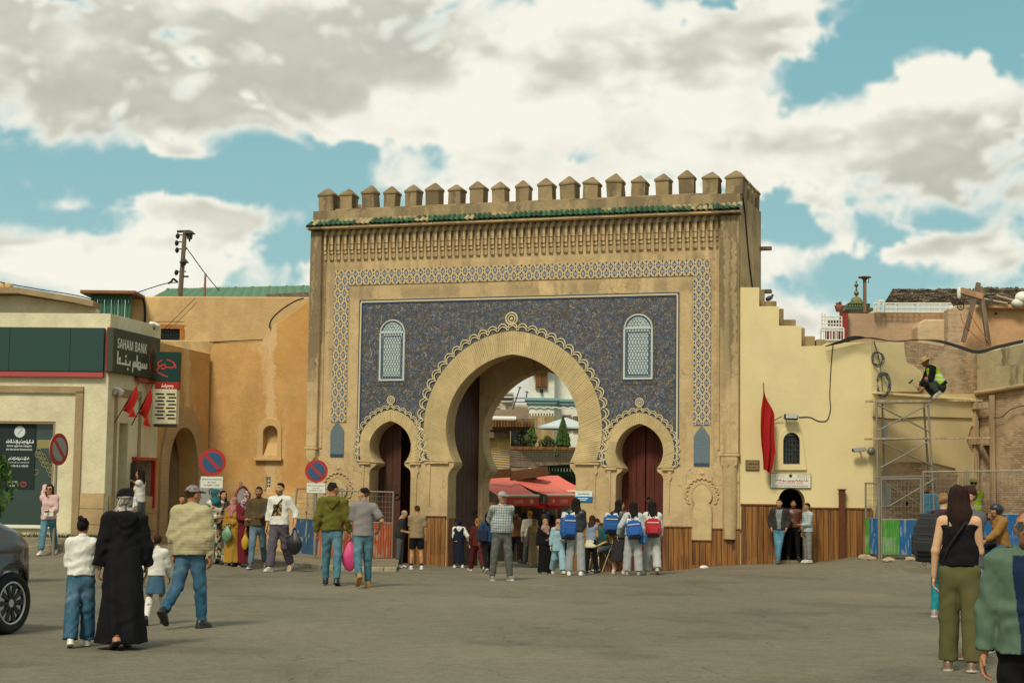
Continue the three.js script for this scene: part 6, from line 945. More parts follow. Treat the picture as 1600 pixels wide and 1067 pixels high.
  mesh('deck', metreUV(box2(Te.at(796, 728), Te.at(915, 723), -3, 0.1)), greyWood, Te.t); const tm = []; for (let i = 0; i <= 46; i++) { const a1 = Te.at(798 + i * 2.5, 724), b1 = Te.at(798 + i * 2.5, 701); tm.push(bar(V(a1[0], a1[1], 0), V(b1[0], b1[1], 0), 0.008, 4)); } for (let j = 0; j <= 9; j++) { const a1 = Te.at(798, 724 - j * 2.55), b1 = Te.at(915, 724 - j * 2.55); tm.push(bar(V(a1[0], a1[1], 0), V(b1[0], b1[1], 0), 0.008, 4)); } mesh('wire_mesh', merge(tm), darkSteel, Te.t, 'stuff');
  mesh('back_board', metreUV(box2(Te.at(796, 722), Te.at(915, 700), -0.7, -0.6)), plaster([0.16, 0.13, 0.075], { w: 2, h: 2, res: 128 }), Te.t); mesh('rail', metreUV(box2(Te.at(796, 702), Te.at(915, 699), -0.1, 0.1)), timbers[3], Te.t);
  mesh('lean_roof', metreUV(beam(V(Te.at(838, 728)[0], Te.at(838, 728)[1], 0.7), V(Te.at(912, 724)[0], Te.at(912, 724)[1], 0.7), 1.2, 0.06)), greyWood, Te.t);
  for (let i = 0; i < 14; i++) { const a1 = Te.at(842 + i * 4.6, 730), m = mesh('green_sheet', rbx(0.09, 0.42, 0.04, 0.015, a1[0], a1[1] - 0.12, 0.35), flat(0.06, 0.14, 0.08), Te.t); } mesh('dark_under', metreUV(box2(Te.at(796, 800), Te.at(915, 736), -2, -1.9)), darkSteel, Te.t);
  setSeed(71); const leafy = (name, label, x, y, r, hh, col, n, cone, zz = 60.5) => { const c = P(x, y, zz), t = thing(name, label, name === 'cypress' ? 'tree' : 'plant', c), lv = []; mesh('trunk', merge([bar(V(0, 0, 0), V(0, hh * 0.8, 0), 0.03, 6, 0.012), ...Array.from({ length: 6 }, () => bar(V(0, hh * rr(0.1, 0.5), 0), V(rr(-r, r) * 0.7, hh * rr(0.4, 0.8), rr(-r, r) * 0.7), 0.012, 4, 0.004))]), greyWood, t); for (let i = 0; i < n; i++) { const a = rr(0, 6.28), k = rnd(), yy = cone ? Math.pow(k, 1.25) * hh : rr(0.1, 1) * hh, R = cone ? r * Math.pow(1 - yy / hh, 0.75) * Math.min(1, yy / hh * 6 + 0.25) : r * Math.sin(yy / hh * 2.9 + 0.15), q = R * Math.pow(rnd(), 0.4) * (0.8 + 0.35 * n2(a * 2 + x, yy * 6)); const g = new THREE.ConeGeometry(cone ? 0.022 : 0.035, cone ? 0.16 : 0.1, 3); g.rotateZ(cone ? rr(-0.5, 0.5) : rr(-1.5, 1.5)).rotateY(a).translate(q * Math.cos(a), yy, q * Math.sin(a)); paint(g, col.map((v2) => v2 * rr(0.5, 1.5))); lv.push(g); } mesh('crown', merge(lv), std({ vertexColors: true, roughness: 0.8 }), t, 'stuff'); return t; };
  leafy('cypress', 'dark green cone shaped cypress on the terrace inside the arch', 879.5, 699, 0.29, 1.02, [0.06, 0.11, 0.02], 2200, true);
  leafy('terrace_plant', 'low bushy plant left of the cypress', 855, 704, 0.33, 0.5, [0.08, 0.095, 0.03], 420, false); leafy('terrace_plant', 'taller leafy plant beside the loggia post', 830, 700, 0.22, 0.7, [0.085, 0.12, 0.03], 300, false); leafy('terrace_plant', 'trailing plant hanging at the dark loggia', 816, 700, 0.3, 0.6, [0.05, 0.06, 0.03], 320, false, 61.5); leafy('terrace_plant', 'small plant on the mesh below the cypress', 869, 712, 0.1, 0.22, [0.09, 0.13, 0.03], 80, false, 58.9);
  const um = thing('parasol', 'pale blue white square parasol beside the cypress', 'parasol', P(884, 700, 62)); const uh = P(884, 652, 62).y - um.position.y, cloth = flat(0.52, 0.57, 0.56, { side: THREE.DoubleSide });
  mesh('canopy', new THREE.ConeGeometry(1.05, 0.36, 8, 1, true).translate(0, uh - 0.18, 0), cloth, um); mesh('valance', new THREE.CylinderGeometry(1.05, 1.06, 0.07, 8, 1, true).translate(0, uh - 0.395, 0), cloth, um); mesh('pole', cyl(0.025, 0.025, uh, 8, 0, uh / 2, 0), steel, um);
  // flat brown roof and the red cafe awnings
  const rf = thing('lean_to_roof', 'weathered plank lean to roof above the red awnings', 'roof', [0, 0, 0]); const A0 = P(763, 735, 54), A1 = P(858, 741, 53), A2 = P(812, 705, 58), A3 = P(763, 700, 58); for (let i = 0; i < 9; i++) { const k0 = i / 9, k1 = (i + 1.06) / 9; const p0 = A0.clone().lerp(A3, k0), p1 = A1.clone().lerp(A2, k0), p2 = A1.clone().lerp(A2, k1), p3 = A0.clone().lerp(A3, k1); mesh('roof_board', metreUV(beam(p0.clone().lerp(p3, 0.5), p1.clone().lerp(p2, 0.5), p0.distanceTo(p3), 0.04)), greyWood, rf); }
  const fr = thing('roof_fascia', 'brown red fascia boards above the awnings', 'fascia', P(800, 742, 52)); for (const [x0, y0, x1, y1, h] of [[762, 741, 798, 739, 0.26], [797, 744, 856, 736, 0.28]]) mesh('board', metreUV(beam(P(x0, y0, 52).sub(fr.position), P(x1, y1, 51.6).sub(fr.position), 0.06, h)), plaster([0.22, 0.10, 0.05], { w: 1, h: 1, res: 64, seed: x0 }), fr);
  const awn = (label, x0, x1, yt, xf0, xf1, yf, zt, zf, vh, seed) => {
    const t = thing('red_awning', label, 'awning', P((xf0 + xf1) / 2, yf, zf), 0, null); const o = (x, y, q) => P(x, y, q).sub(t.position), tl = o(x0, yt, zt), tr = o(x1, yt, zt), bl = o(xf0, yf, zf), br = o(xf1, yf, zf);
    const red = std({ side: THREE.DoubleSide, roughness: 0.75, map: canvasTex(512, 256, (g, W, H) => { g.fillStyle = '#d86e60'; g.fillRect(0, 0, W, H); setSeed(seed); for (let k = 0; k < 900; k++) { g.fillStyle = `rgba(${190 + 30 * rnd()},${80 + 20 * rnd()},${70},0.05)`; g.fillRect(rnd() * W, rnd() * H, rr(5, 60), rr(2, 20)); } g.strokeStyle = 'rgba(205,130,95,0.6)'; g.lineWidth = 7; g.lineCap = 'round'; g.beginPath(); g.moveTo(120, 150); g.bezierCurveTo(150, 60, 230, 60, 200, 130); g.bezierCurveTo(180, 190, 250, 200, 290, 120); g.bezierCurveTo(300, 190, 350, 190, 380, 110); g.stroke(); g.beginPath(); g.moveTo(90, 170); g.bezierCurveTo(200, 210, 330, 170, 420, 90); g.stroke(); }) });
    mesh('canvas', clothGeo(10, 8, (u, v) => { const a1 = tl.clone().lerp(tr, u), b1 = bl.clone().lerp(br, u), p = a1.lerp(b1, v); p.y -= 0.05 * Math.sin(v * Math.PI); return [p.x, p.y, p.z]; }), red, t);
    mesh('front_bar', bar(bl.clone().add(V(-0.02, 0, 0)), br.clone().add(V(0.02, 0, 0)), 0.045, 8), flat(0.66, 0.56, 0.42), t);
    const L = bl.distanceTo(br), cw = board2('valance', L, vh, 0.012, signMat(512, 96, (g, W, H) => { g.fillStyle = '#c24a40'; g.fillRect(0, 0, W, H); g.fillStyle = '#d9a58c'; g.font = 'bold 52px sans-serif'; g.textAlign = 'center'; g.fillText('CAFE', W / 2, 68); g.fillRect(400, 22, 44, 44); g.fillRect(70, 30, 30, 34); }), red, t); cw.position.copy(bl.clone().lerp(br, 0.5)).add(V(0, -vh / 2 - 0.04, 0.02)); cw.rotation.y = Math.atan2(-(br.z - bl.z), br.x - bl.x);
    return t;
  };
  awn('left red cafe awning inside the arch, sloping down to the right', 744, 800, 746, 779, 842, 775, 53, 50.5, 0.24, 3); awn('right red cafe awning inside the arch, reaching the right pillar', 800, 856, 749, 857, 906, 774, 54, 51.5, 0.26, 4); awn('rear red cafe awning above the right one', 832, 872, 743, 880, 925, 768, 56, 54, 0.2, 5);
  tag(mesh('red_canvas', metreUV(beam(P(826, 787, 53), P(868, 792, 52.5), 0.8, 0.14)), flagRed), 'low strip of red canvas between the two front awnings', 'canvas');
  // dark shop fronts below
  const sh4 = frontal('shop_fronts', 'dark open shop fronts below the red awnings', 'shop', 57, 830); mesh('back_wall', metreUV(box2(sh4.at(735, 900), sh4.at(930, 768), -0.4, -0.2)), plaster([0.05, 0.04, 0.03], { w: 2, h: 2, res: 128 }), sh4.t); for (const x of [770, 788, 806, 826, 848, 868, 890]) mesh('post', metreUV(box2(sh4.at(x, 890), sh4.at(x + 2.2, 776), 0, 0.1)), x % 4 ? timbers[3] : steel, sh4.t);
  setSeed(14); for (let i = 0; i < 9; i++) { const p = sh4.at(768 + i * 14 + rr(-4, 4), 800 + rr(-14, 22)); mesh('hanging_goods', rbx(rr(0.08, 0.3), rr(0.15, 0.6), 0.1, 0.03, p[0], p[1], -0.1), [timbers[3], timbers[1], sheetMats.dim, stoneBand][i % 4], sh4.t); }
}
// ---------- people: figures meshed from distance fields ----------
const smin = (a, b, k) => { const h = Math.max(k - Math.abs(a - b), 0) / k; return Math.min(a, b) - h * h * k * 0.25; };
// shapes: each has a box [x0,y0,z0,x1,y1,z1] and a distance function
function cap(a, b, ra, rb = ra, o = {}) {
  const { fz = 1, fx = 1, k = 0.03, cutA, cutB, sub, cutF } = o, bx2 = (b[0] - a[0]) / fx, by = b[1] - a[1], bz = (b[2] - a[2]) / fz, L2 = bx2 * bx2 + by * by + bz * bz || 1e-9, m = Math.max(ra, rb) * Math.max(1, fz, fx) + 0.05, L = Math.sqrt(L2), sc = Math.min(1, fz, fx);
  return { k, sub, box: [Math.min(a[0], b[0]) - m, Math.min(a[1], b[1]) - m, Math.min(a[2], b[2]) - m, Math.max(a[0], b[0]) + m, Math.max(a[1], b[1]) + m, Math.max(a[2], b[2]) + m], f(x, y, z) {
    const px = (x - a[0]) / fx, py = y - a[1], pz = (z - a[2]) / fz; let t = (px * bx2 + py * by + pz * bz) / L2; const u = t; t = t < 0 ? 0 : t > 1 ? 1 : t;
    const dx = px - bx2 * t, dy = py - by * t, dz = pz - bz * t; let d = (Math.sqrt(dx * dx + dy * dy + dz * dz) - (ra + (rb - ra) * t)) * sc;
    if (cutF) d = Math.max(d, cutF(x, y, z)); if (cutB !== undefined) d = Math.max(d, (u - cutB) * L); if (cutA !== undefined) d = Math.max(d, (cutA - u) * L); return d;
  } };
}
function ell(c, r, o = {}) { const m = 0.03, s = Math.min(...r); return { k: o.k ?? 0.02, sub: o.sub, box: [c[0] - r[0] - m, c[1] - r[1] - m, c[2] - r[2] - m, c[0] + r[0] + m, c[1] + r[1] + m, c[2] + r[2] + m], f(x, y, z) { const a = (x - c[0]) / r[0], b = (y - c[1]) / r[1], d = (z - c[2]) / r[2], q = Math.sqrt(a * a + b * b + d * d), g = Math.sqrt((a / r[0]) ** 2 + (b / r[1]) ** 2 + (d / r[2]) ** 2); return g > 1e-6 ? q * (q - 1) / g : -s; } }; }
// an upright skirt-like body whose half widths and centre follow the height
function gown(y0, y1, prof, o = {}) { const [mx, mz] = [o.mx ?? 0.45, o.mz ?? 0.45]; return { k: o.k ?? 0.03, box: [-mx, y0 - 0.05, -mz, mx, y1 + 0.05, mz], f(x, y, z) { const q = prof(clamp((y - y0) / (y1 - y0))), a = Math.atan2(x - q[2], z - q[3]), w = 1 + (o.fold ?? 0.05) * (1 - clamp((y - y0) / (y1 - y0))) * Math.sin(a * (o.n ?? 9) + (o.ph ?? 0) + 2 * Math.sin(a * 2 + y * 3)), dx = (x - q[2]) / (q[0] * w), dz = (z - q[3]) / (q[1] * w); const d = (Math.sqrt(dx * dx + dz * dz) - 1) * Math.min(q[0], q[1]); return Math.max(d, y - y1, y0 - y); } }; }
function mesher(list, cell, o = {}) {
  const B = [1e9, 1e9, 1e9, -1e9, -1e9, -1e9]; for (const s of list) if (!s.sub) for (let i = 0; i < 3; i++) { B[i] = Math.min(B[i], s.box[i]); B[i + 3] = Math.max(B[i + 3], s.box[i + 3]); }
  const n = [0, 1, 2].map((i) => Math.ceil((B[i + 3] - B[i]) / cell) + 2), [nx, ny, nz] = n, F2 = new Float32Array(nx * ny * nz).fill(1), at = (i) => B[i] - cell * 0.5;
  const o0 = at(0), o1 = at(1), o2 = at(2);
  for (const s of list) {
    const i0 = Math.max(0, Math.floor((s.box[0] - o0) / cell)), i1 = Math.min(nx - 1, Math.ceil((s.box[3] - o0) / cell)), j0 = Math.max(0, Math.floor((s.box[1] - o1) / cell)), j1 = Math.min(ny - 1, Math.ceil((s.box[4] - o1) / cell)), k0 = Math.max(0, Math.floor((s.box[2] - o2) / cell)), k1 = Math.min(nz - 1, Math.ceil((s.box[5] - o2) / cell));
    for (let k = k0; k <= k1; k++) for (let j = j0; j <= j1; j++) { let q = (k * ny + j) * nx + i0; for (let i = i0; i <= i1; i++, q++) { const d = s.f(o0 + i * cell, o1 + j * cell, o2 + k * cell); F2[q] = s.sub ? Math.max(F2[q], -d) : smin(F2[q], d, s.k); } }
  }
  if (o.noise || o.cut) for (let k = 0; k < nz; k++) for (let j = 0; j < ny; j++) for (let i = 0; i < nx; i++) { const q = (k * ny + j) * nx + i; if (F2[q] < 0.06 && F2[q] > -0.1) { const x = o0 + i * cell, y = o1 + j * cell, z = o2 + k * cell; if (o.noise) F2[q] += o.noise(x, y, z); if (o.cut) F2[q] = Math.max(F2[q], o.cut(x, y, z)); } }
  const id = new Int32Array(nx * ny * nz).fill(-1), pos = [], idx = [], ex = 1, ey = nx, ez = nx * ny;
  const cor = [0, ex, ey, ex + ey, ez, ez + ex, ez + ey, ez + ex + ey], eds = [[0, 1], [2, 3], [4, 5], [6, 7], [0, 2], [1, 3], [4, 6], [5, 7], [0, 4], [1, 5], [2, 6], [3, 7]];
  for (let k = 0; k < nz - 1; k++) for (let j = 0; j < ny - 1; j++) for (let i = 0; i < nx - 1; i++) {
    const q = (k * ny + j) * nx + i; let m = 0; for (let c = 0; c < 8; c++) if (F2[q + cor[c]] < 0) m |= 1 << c; if (m === 0 || m === 255) continue;
    let sx = 0, sy = 0, sz = 0, ct = 0; for (const [a, b] of eds) { if (((m >> a) & 1) === ((m >> b) & 1)) continue; const fa = F2[q + cor[a]], fb = F2[q + cor[b]], t = fa / (fa - fb); sx += (a & 1) + t * ((b & 1) - (a & 1)); sy += ((a >> 1) & 1) + t * (((b >> 1) & 1) - ((a >> 1) & 1)); sz += (a >> 2) + t * ((b >> 2) - (a >> 2)); ct++; }
    id[q] = pos.length / 3; pos.push(o0 + (i + sx / ct) * cell, o1 + (j + sy / ct) * cell, o2 + (k + sz / ct) * cell);
  }
  const quad = (a, b, c, d, f) => { if (a < 0 || b < 0 || c < 0 || d < 0) return; f ? idx.push(a, b, c, a, c, d) : idx.push(a, c, b, a, d, c); };
  for (let k = 1; k < nz - 1; k++) for (let j = 1; j < ny - 1; j++) for (let i = 1; i < nx - 1; i++) {
    const q = (k * ny + j) * nx + i, s = F2[q] < 0;
    if (s !== F2[q + ex] < 0) quad(id[q], id[q - ey], id[q - ey - ez], id[q - ez], !s);
    if (s !== F2[q + ey] < 0) quad(id[q], id[q - ez], id[q - ez - ex], id[q - ex], !s);
    if (s !== F2[q + ez] < 0) quad(id[q], id[q - ex], id[q - ex - ey], id[q - ey], !s);
  }
  const g = new THREE.BufferGeometry(); g.setAttribute('position', new THREE.Float32BufferAttribute(pos, 3)); g.setIndex(idx); g.computeVertexNormals(); return g;
}
function tint(g, fn) { const p = g.attributes.position, a = new Float32Array(p.count * 3); for (let i = 0; i < p.count; i++) { const c = fn(p.getX(i), p.getY(i), p.getZ(i)); a[i * 3] = c[0]; a[i * 3 + 1] = c[1]; a[i * 3 + 2] = c[2]; } g.setAttribute('color', new THREE.BufferAttribute(a, 3)); return g; }
// head, hand and shoe are meshed once per fineness and shared
const headCache = {}, handCache = {}, shoeCache = {};
const headShapes = () => [ell([0, 0.032, -0.014], [0.074, 0.086, 0.092]), ell([0, -0.028, 0.02], [0.06, 0.082, 0.068], { k: 0.04 }), ell([0, -0.078, 0.036], [0.04, 0.032, 0.042], { k: 0.03 }), cap([-0.03, 0.03, 0.073], [0.03, 0.03, 0.073], 0.012, 0.012, { k: 0.02 }),
  ell([0.032, 0.01, 0.094], [0.017, 0.012, 0.014], { sub: true }), ell([-0.032, 0.01, 0.094], [0.017, 0.012, 0.014], { sub: true }), ell([0.031, 0.009, 0.073], [0.0125, 0.0115, 0.0125], { k: 0.004 }), ell([-0.031, 0.009, 0.073], [0.0125, 0.0115, 0.0125], { k: 0.004 }),
  cap([0, 0.018, 0.084], [0, -0.022, 0.104], 0.008, 0.0125, { k: 0.014 }), ell([0.011, -0.027, 0.09], [0.009, 0.008, 0.01], { k: 0.01 }), ell([-0.011, -0.027, 0.09], [0.009, 0.008, 0.01], { k: 0.01 }), cap([-0.018, -0.05, 0.078], [0.018, -0.05, 0.078], 0.0085, 0.0085, { k: 0.01 }), cap([-0.014, -0.061, 0.077], [0.014, -0.061, 0.077], 0.008, 0.008, { k: 0.01 }),
  ell([0.036, -0.02, 0.055], [0.022, 0.02, 0.02], { k: 0.03 }), ell([-0.036, -0.02, 0.055], [0.022, 0.02, 0.02], { k: 0.03 }), ell([0.077, -0.004, -0.006], [0.009, 0.031, 0.019], { k: 0.01 }), ell([-0.077, -0.004, -0.006], [0.009, 0.031, 0.019], { k: 0.01 }), cap([0, -0.07, -0.02], [0, -0.175, -0.03], 0.05, 0.055, { k: 0.03 })];
const headGeo = (c) => headCache[c] ??= mesher(headShapes(), c);
function handGeo(c, grip) {
  return handCache[c + '_' + grip] ??= (() => {
    const L = [cap([0, -0.005, 0], [0, -0.045, 0.002], 0.024, 0.03, { fx: 0.62, k: 0.015 }), cap([0, -0.045, -0.012], [0, -0.082, -0.02], 0.024, 0.02, { fx: 0.6, k: 0.012 }), cap([0, -0.045, 0.012], [0, -0.082, 0.02], 0.024, 0.02, { fx: 0.6, k: 0.012 })];
    const bend = grip ? [0.9, 1.35, 0.9] : [0.28, 0.5, 0.35];
    [[0.029, 0.040, 0.024, 0.02], [0.010, 0.045, 0.028, 0.021], [-0.010, 0.042, 0.026, 0.02], [-0.028, 0.033, 0.02, 0.018]].forEach(([z, a, b, d], i) => { let p = [-0.001, -0.086 + (i === 3 ? 0.008 : 0), z], an = 0; [a, b, d].forEach((l, j) => { an += bend[j] * (1 + 0.08 * i); const q = [p[0] - l * Math.sin(an), p[1] - l * Math.cos(an), p[2] - 0.001 * i]; L.push(cap(p, q, 0.0088 - 0.0008 * j, 0.0082 - 0.0009 * j, { k: 0.005 })); p = q; }); });
    L.push(cap([-0.006, -0.022, 0.022], [-0.012, -0.052, 0.048], 0.014, 0.0105, { k: 0.012 }), cap([-0.012, -0.052, 0.048], [-0.02, -0.078, grip ? 0.036 : 0.055], 0.0102, 0.0085, { k: 0.005 }));
    return mesher(L, c);
  })();
}
function shoeGeo(c) { return shoeCache[c] ??= mesher([cap([0, 0.045, -0.045], [0, 0.03, 0.145], 0.046, 0.034, { fx: 0.95, k: 0.03 }), cap([0, 0.085, -0.03], [0, 0.045, 0.09], 0.044, 0.036, { k: 0.03 }), cap([0, 0.012, -0.05], [0, 0.012, 0.15], 0.05, 0.044, { k: 0.01 })], c, { cut: (x, y, z) => Math.max(-y, y - 0.115) }); }
let foldGain = 1; const noiseFold = (amp0, fy = 1) => (amp =>  (x, y, z) => { const w = (n3(x * 5 + 9, y * 5, z * 5) - 0.5) * 2.4; return amp * (0.55 * Math.sin((y * fy * 1.3 + x * 0.6) * 30 + w * 5) * (0.3 + n3(x * 6 + 3, y * 6, z * 6 + 20)) + (n3(x * 26 + 31, y * 26 * fy, z * 26 + 7) - 0.5) * 0.9); })(Math.min(amp0 * foldGain, 0.0125));
const SKIN = { a: hex('#b98a63'), b: hex('#a87450'), c: hex('#8d5f40'), d: hex('#cfa27c') };
const poseArm = { hang: [0.255, 0.86, 0.03], front: [0.23, 0.88, 0.2], back: [0.25, 0.89, -0.2], pocket: [0.205, 0.95, 0.07], phone: [0.075, 1.555, 0.085], hold: [0.07, 1.10, 0.27], belly: [0.03, 1.08, 0.2], strap: [0.12, 1.30, 0.14], chin: [0.02, 1.44, 0.16], out: [0.36, 0.95, 0.05], behind: [0.06, 1.0, -0.2], high: [0.12, 1.25, 0.34] };
function ik(S, T, a, b, pole) { const s = V(...S), d = V(...T).sub(s); let L = d.length(); const m = a + b - 0.004; if (L > m) { d.multiplyScalar(m / L); L = m; } const u = d.clone().divideScalar(L), x = (a * a - b * b + L * L) / (2 * L), h = Math.sqrt(Math.max(a * a - x * x, 0)), p = V(...pole); p.addScaledVector(u, -p.dot(u)).normalize(); return [s.clone().addScaledVector(u, x).addScaledVector(p, h).toArray(), s.clone().add(d).toArray()]; }
const ROOT = new Map();
// s: x, feet, head (pixels in the photograph), turn (0 looks to the eye, 90 to the right), looks and pose
function person(s) {
  const at = s.at ?? (s.z ? P(s.x, 700, s.z) : onGround(s.x, s.feet)), zed = -at.z; if (!s.at && s.z) at.y = P(s.x, s.feet, s.z).y; const H = s.H ?? (s.feet - s.head) * zed / F, sc = H / 1.75, pxm = F / zed * sc;
  const near = pxm > 105 ? 2 : pxm > 78 ? 1 : 0, cb = [0.022, 0.016, 0.0105][near], ch = [0.0085, 0.007, 0.0048][near], cd = [0.0065, 0.0055, 0.004][near];
  const t = thing('person', s.label, 'person', at, Math.atan2(-at.x, -at.z) + (s.turn ?? 0) * Math.PI / 180, s.group); t.scale.setScalar(sc); ROOT.set(s.id, t);
  if (s.lift) t.position.y += s.lift;
  const skin = SKIN[s.skin ?? 'a'], fem = s.fem, g = s.girth ?? 1, R = Math.PI / 180;
  // --- joints
  const leg = s.leg ?? {}, hipX = 0.085, J = { hips: [0, 0.93, 0] }, seat = s.seat;
  const legs = [1, -1].map((sd) => { const A = (sd > 0 ? leg.l : leg.r) ?? 0, Kn = (sd > 0 ? leg.lk : leg.rk) ?? 3, out = ((sd > 0 ? leg.lo : leg.ro) ?? 2) * R * sd, a = A * R, b = (A - Kn) * R; const hip = [hipX * sd, 0.93, 0], knee = [hip[0] + 0.43 * Math.sin(out), hip[1] - 0.43 * Math.cos(a) * Math.cos(out), 0.43 * Math.sin(a)], ankle = [knee[0] + 0.415 * Math.sin(out * 0.6), knee[1] - 0.415 * Math.cos(b), knee[2] + 0.415 * Math.sin(b)]; return { sd, hip, knee, ankle, pitch: b < 0 ? b * 0.9 : b * 0.35 }; });
  const low = Math.min(...legs.map((l) => l.ankle[1] - (l.pitch < -0.2 ? 0.12 * Math.sin(-l.pitch) : 0))), dy = 0.085 - low; for (const l of legs) for (const k of ['hip', 'knee', 'ankle']) l[k][1] += dy;
  const hy = 0.93 + dy, lean = (s.lean ?? 0) * R, side = (s.side ?? 0) * R, up = (x, y, z) => { const h = y - 0.93; return [x + h * Math.sin(side), hy + h * Math.cos(lean) - z * Math.sin(lean), z * Math.cos(lean) + h * Math.sin(lean)]; };
  const shX = (fem ? 0.158 : 0.178) * (0.6 + 0.4 * g), neck = up(0, 1.475, -0.01), chest = up(0, 1.3, 0.0), waist = up(0, 1.08, 0), head = up(0, 1.632, 0.02);
  const arms = [1, -1].map((sd) => { let w = (sd > 0 ? s.al : s.ar) ?? 'hang'; const grip = (sd > 0 ? s.gl : s.gr) ?? false; if (typeof w === 'string') w = poseArm[w]; const S = up(shX * sd, 1.415, -0.01), T = up(w[0] * sd, w[1], w[2]), [E, W] = ik(S, T, 0.29, 0.25, [0.55 * sd, -0.25, -1]); return { sd, S, E, W, grip }; });
  // --- body: one skin from crown to toes
  const thick = 0.8 + 0.2 * g, tuck = s.top && s.top.sl !== 0 ? 0.016 : 0.004, B = [cap(up(0, 1.34, 0), waist, 0.146 * thick - tuck, 0.122 * g - tuck, { fz: 0.66, k: 0.05 }), cap(waist, [0, hy, 0], 0.122 * g - tuck, (fem ? 0.158 : 0.145) * thick - 0.016, { fz: 0.70, k: 0.05 }), cap(up(-shX + 0.035, 1.42 - tuck, -0.01), up(shX - 0.035, 1.42 - tuck, -0.01), 0.055 - tuck, 0.055 - tuck, { k: 0.05 }), cap(up(0, 1.41, -0.015), up(0, 1.53, 0.0), 0.06, 0.052, { k: 0.04 })];
  for (const a of arms) B.push(cap(a.S, a.E, 0.048 * thick, 0.04 * thick, { k: 0.03 }), cap(a.E, a.W, 0.04 * thick, 0.027, { k: 0.02 }));
  for (const l of legs) B.push(cap(l.hip, l.knee, 0.076 * thick, 0.053 * thick, { k: 0.03 }), cap(l.knee, l.ankle, 0.056 * thick, 0.038, { k: 0.02 }), cap([l.knee[0], lerp(l.knee[1], l.ankle[1], 0.3), lerp(l.knee[2], l.ankle[2], 0.3) - 0.015], [l.ankle[0], lerp(l.knee[1], l.ankle[1], 0.7), lerp(l.knee[2], l.ankle[2], 0.7)], 0.05, 0.036, { k: 0.03 }), cap(l.ankle, [l.ankle[0] + 0.01 * l.sd, l.ankle[1] - 0.05 + 0.13 * Math.sin(l.pitch), l.ankle[2] + 0.13 * Math.cos(l.pitch)], 0.036, 0.026, { k: 0.02 }));
  foldGain = [1, 1.25, 1.6][near]; const parts = [tint(mesher(B, cb), () => skin)];
  const hq = new THREE.Quaternion().setFromEuler(new THREE.Euler(lean * 0.7 + (s.nod ?? 0) * R, (s.look ?? 0) * R, -side + (s.tilt ?? 0) * R, 'YXZ')), headM = new THREE.Matrix4().compose(V(...head), hq, V(1, 1, 1));
  const hairC = s.hair?.c ?? [0.016, 0.012, 0.010], beard = s.beard ?? 0, hairy = s.hair && s.hair.style === 'shaved';
  parts.push(tint(headGeo(ch).clone(), (x, y, z) => {
    let c = skin; const ex = Math.abs(x) - 0.031, ey = y - 0.009;
    if (z > 0.06 && ex * ex + ey * ey < 0.00013) c = ex * ex + ey * ey < 0.00004 ? [0.02, 0.014, 0.01] : [0.45, 0.42, 0.38]; else if (z > 0.05 && Math.abs(y - 0.031) < 0.006 && Math.abs(Math.abs(x) - 0.032) < 0.02) c = [0.03, 0.02, 0.015];
    else if (z > 0.065 && Math.abs(y + 0.055) < 0.011 && Math.abs(x) < 0.022) c = [skin[0] * 0.85, skin[1] * 0.5, skin[2] * 0.48];
    if (beard && y < -0.038 && z > -0.01 && y > -0.14 && !(Math.abs(x) < 0.02 && Math.abs(y + 0.055) < 0.009)) c = c.map((q, i) => lerp(q, (s.beardC ?? hairC)[i], beard));
    if (hairy && y > 0.02 && z < 0.05 && !(y < 0.06 && z > 0.03)) c = c.map((q, i) => lerp(q, hairC[i], 0.7)); return c;
  }).applyMatrix4(headM));
  for (const a of arms) {
    const dir = V(...a.W).sub(V(...a.E)).normalize(), Yv = dir.clone().negate(), Zv = V(0, 0.35, 1).addScaledVector(Yv, -V(0, 0.35, 1).dot(Yv)).normalize(), Xv = V().crossVectors(Yv, Zv), m = new THREE.Matrix4().makeBasis(Xv, Yv, Zv).setPosition(...a.W);
    let hgeo = handGeo(cd, a.grip).clone(); if (a.sd < 0) { hgeo.scale(-1, 1, 1); const ix = hgeo.index.array; for (let i = 0; i < ix.length; i += 3) { const q = ix[i]; ix[i] = ix[i + 1]; ix[i + 1] = q; } hgeo.computeVertexNormals(); }
    if (fem || sc < 0.8) hgeo.scale(0.92, 0.92, 0.92); parts.push(tint(hgeo, () => s.gloves ?? skin).applyMatrix4(m)); a.hand = V(0, -0.09, 0).applyMatrix4(m);
  }
  mesh('body', merge(parts), skinMat, t);
  // --- clothes
  const dress = (name, list, color, o = {}, mat = fabric) => { const geo = mesher(list, o.cell ?? cb, { noise: noiseFold(o.fold ?? 0.008, o.fy ?? 1), cut: o.cut }); tint(geo, typeof color === 'function' ? color : (x, y, z) => { const v = 0.92 + 0.16 * n3(x * 6 + 5, y * 6, z * 6); return [color[0] * v, color[1] * v, color[2] * v]; }); if (mat.map) { const p = geo.attributes.position, uv = new Float32Array(p.count * 2); for (let i = 0; i < p.count; i++) { uv[i * 2] = p.getX(i) + p.getZ(i) * 0.45; uv[i * 2 + 1] = p.getY(i) + p.getZ(i) * 0.12; } geo.setAttribute('uv', new THREE.BufferAttribute(uv, 2)); } const m = mesh(name, geo, mat, t); if (o.label) m.userData.label = o.label; return m; };
  const level = (y, z) => (y - hy) * Math.cos(lean) + z * Math.sin(lean) + 0.93;
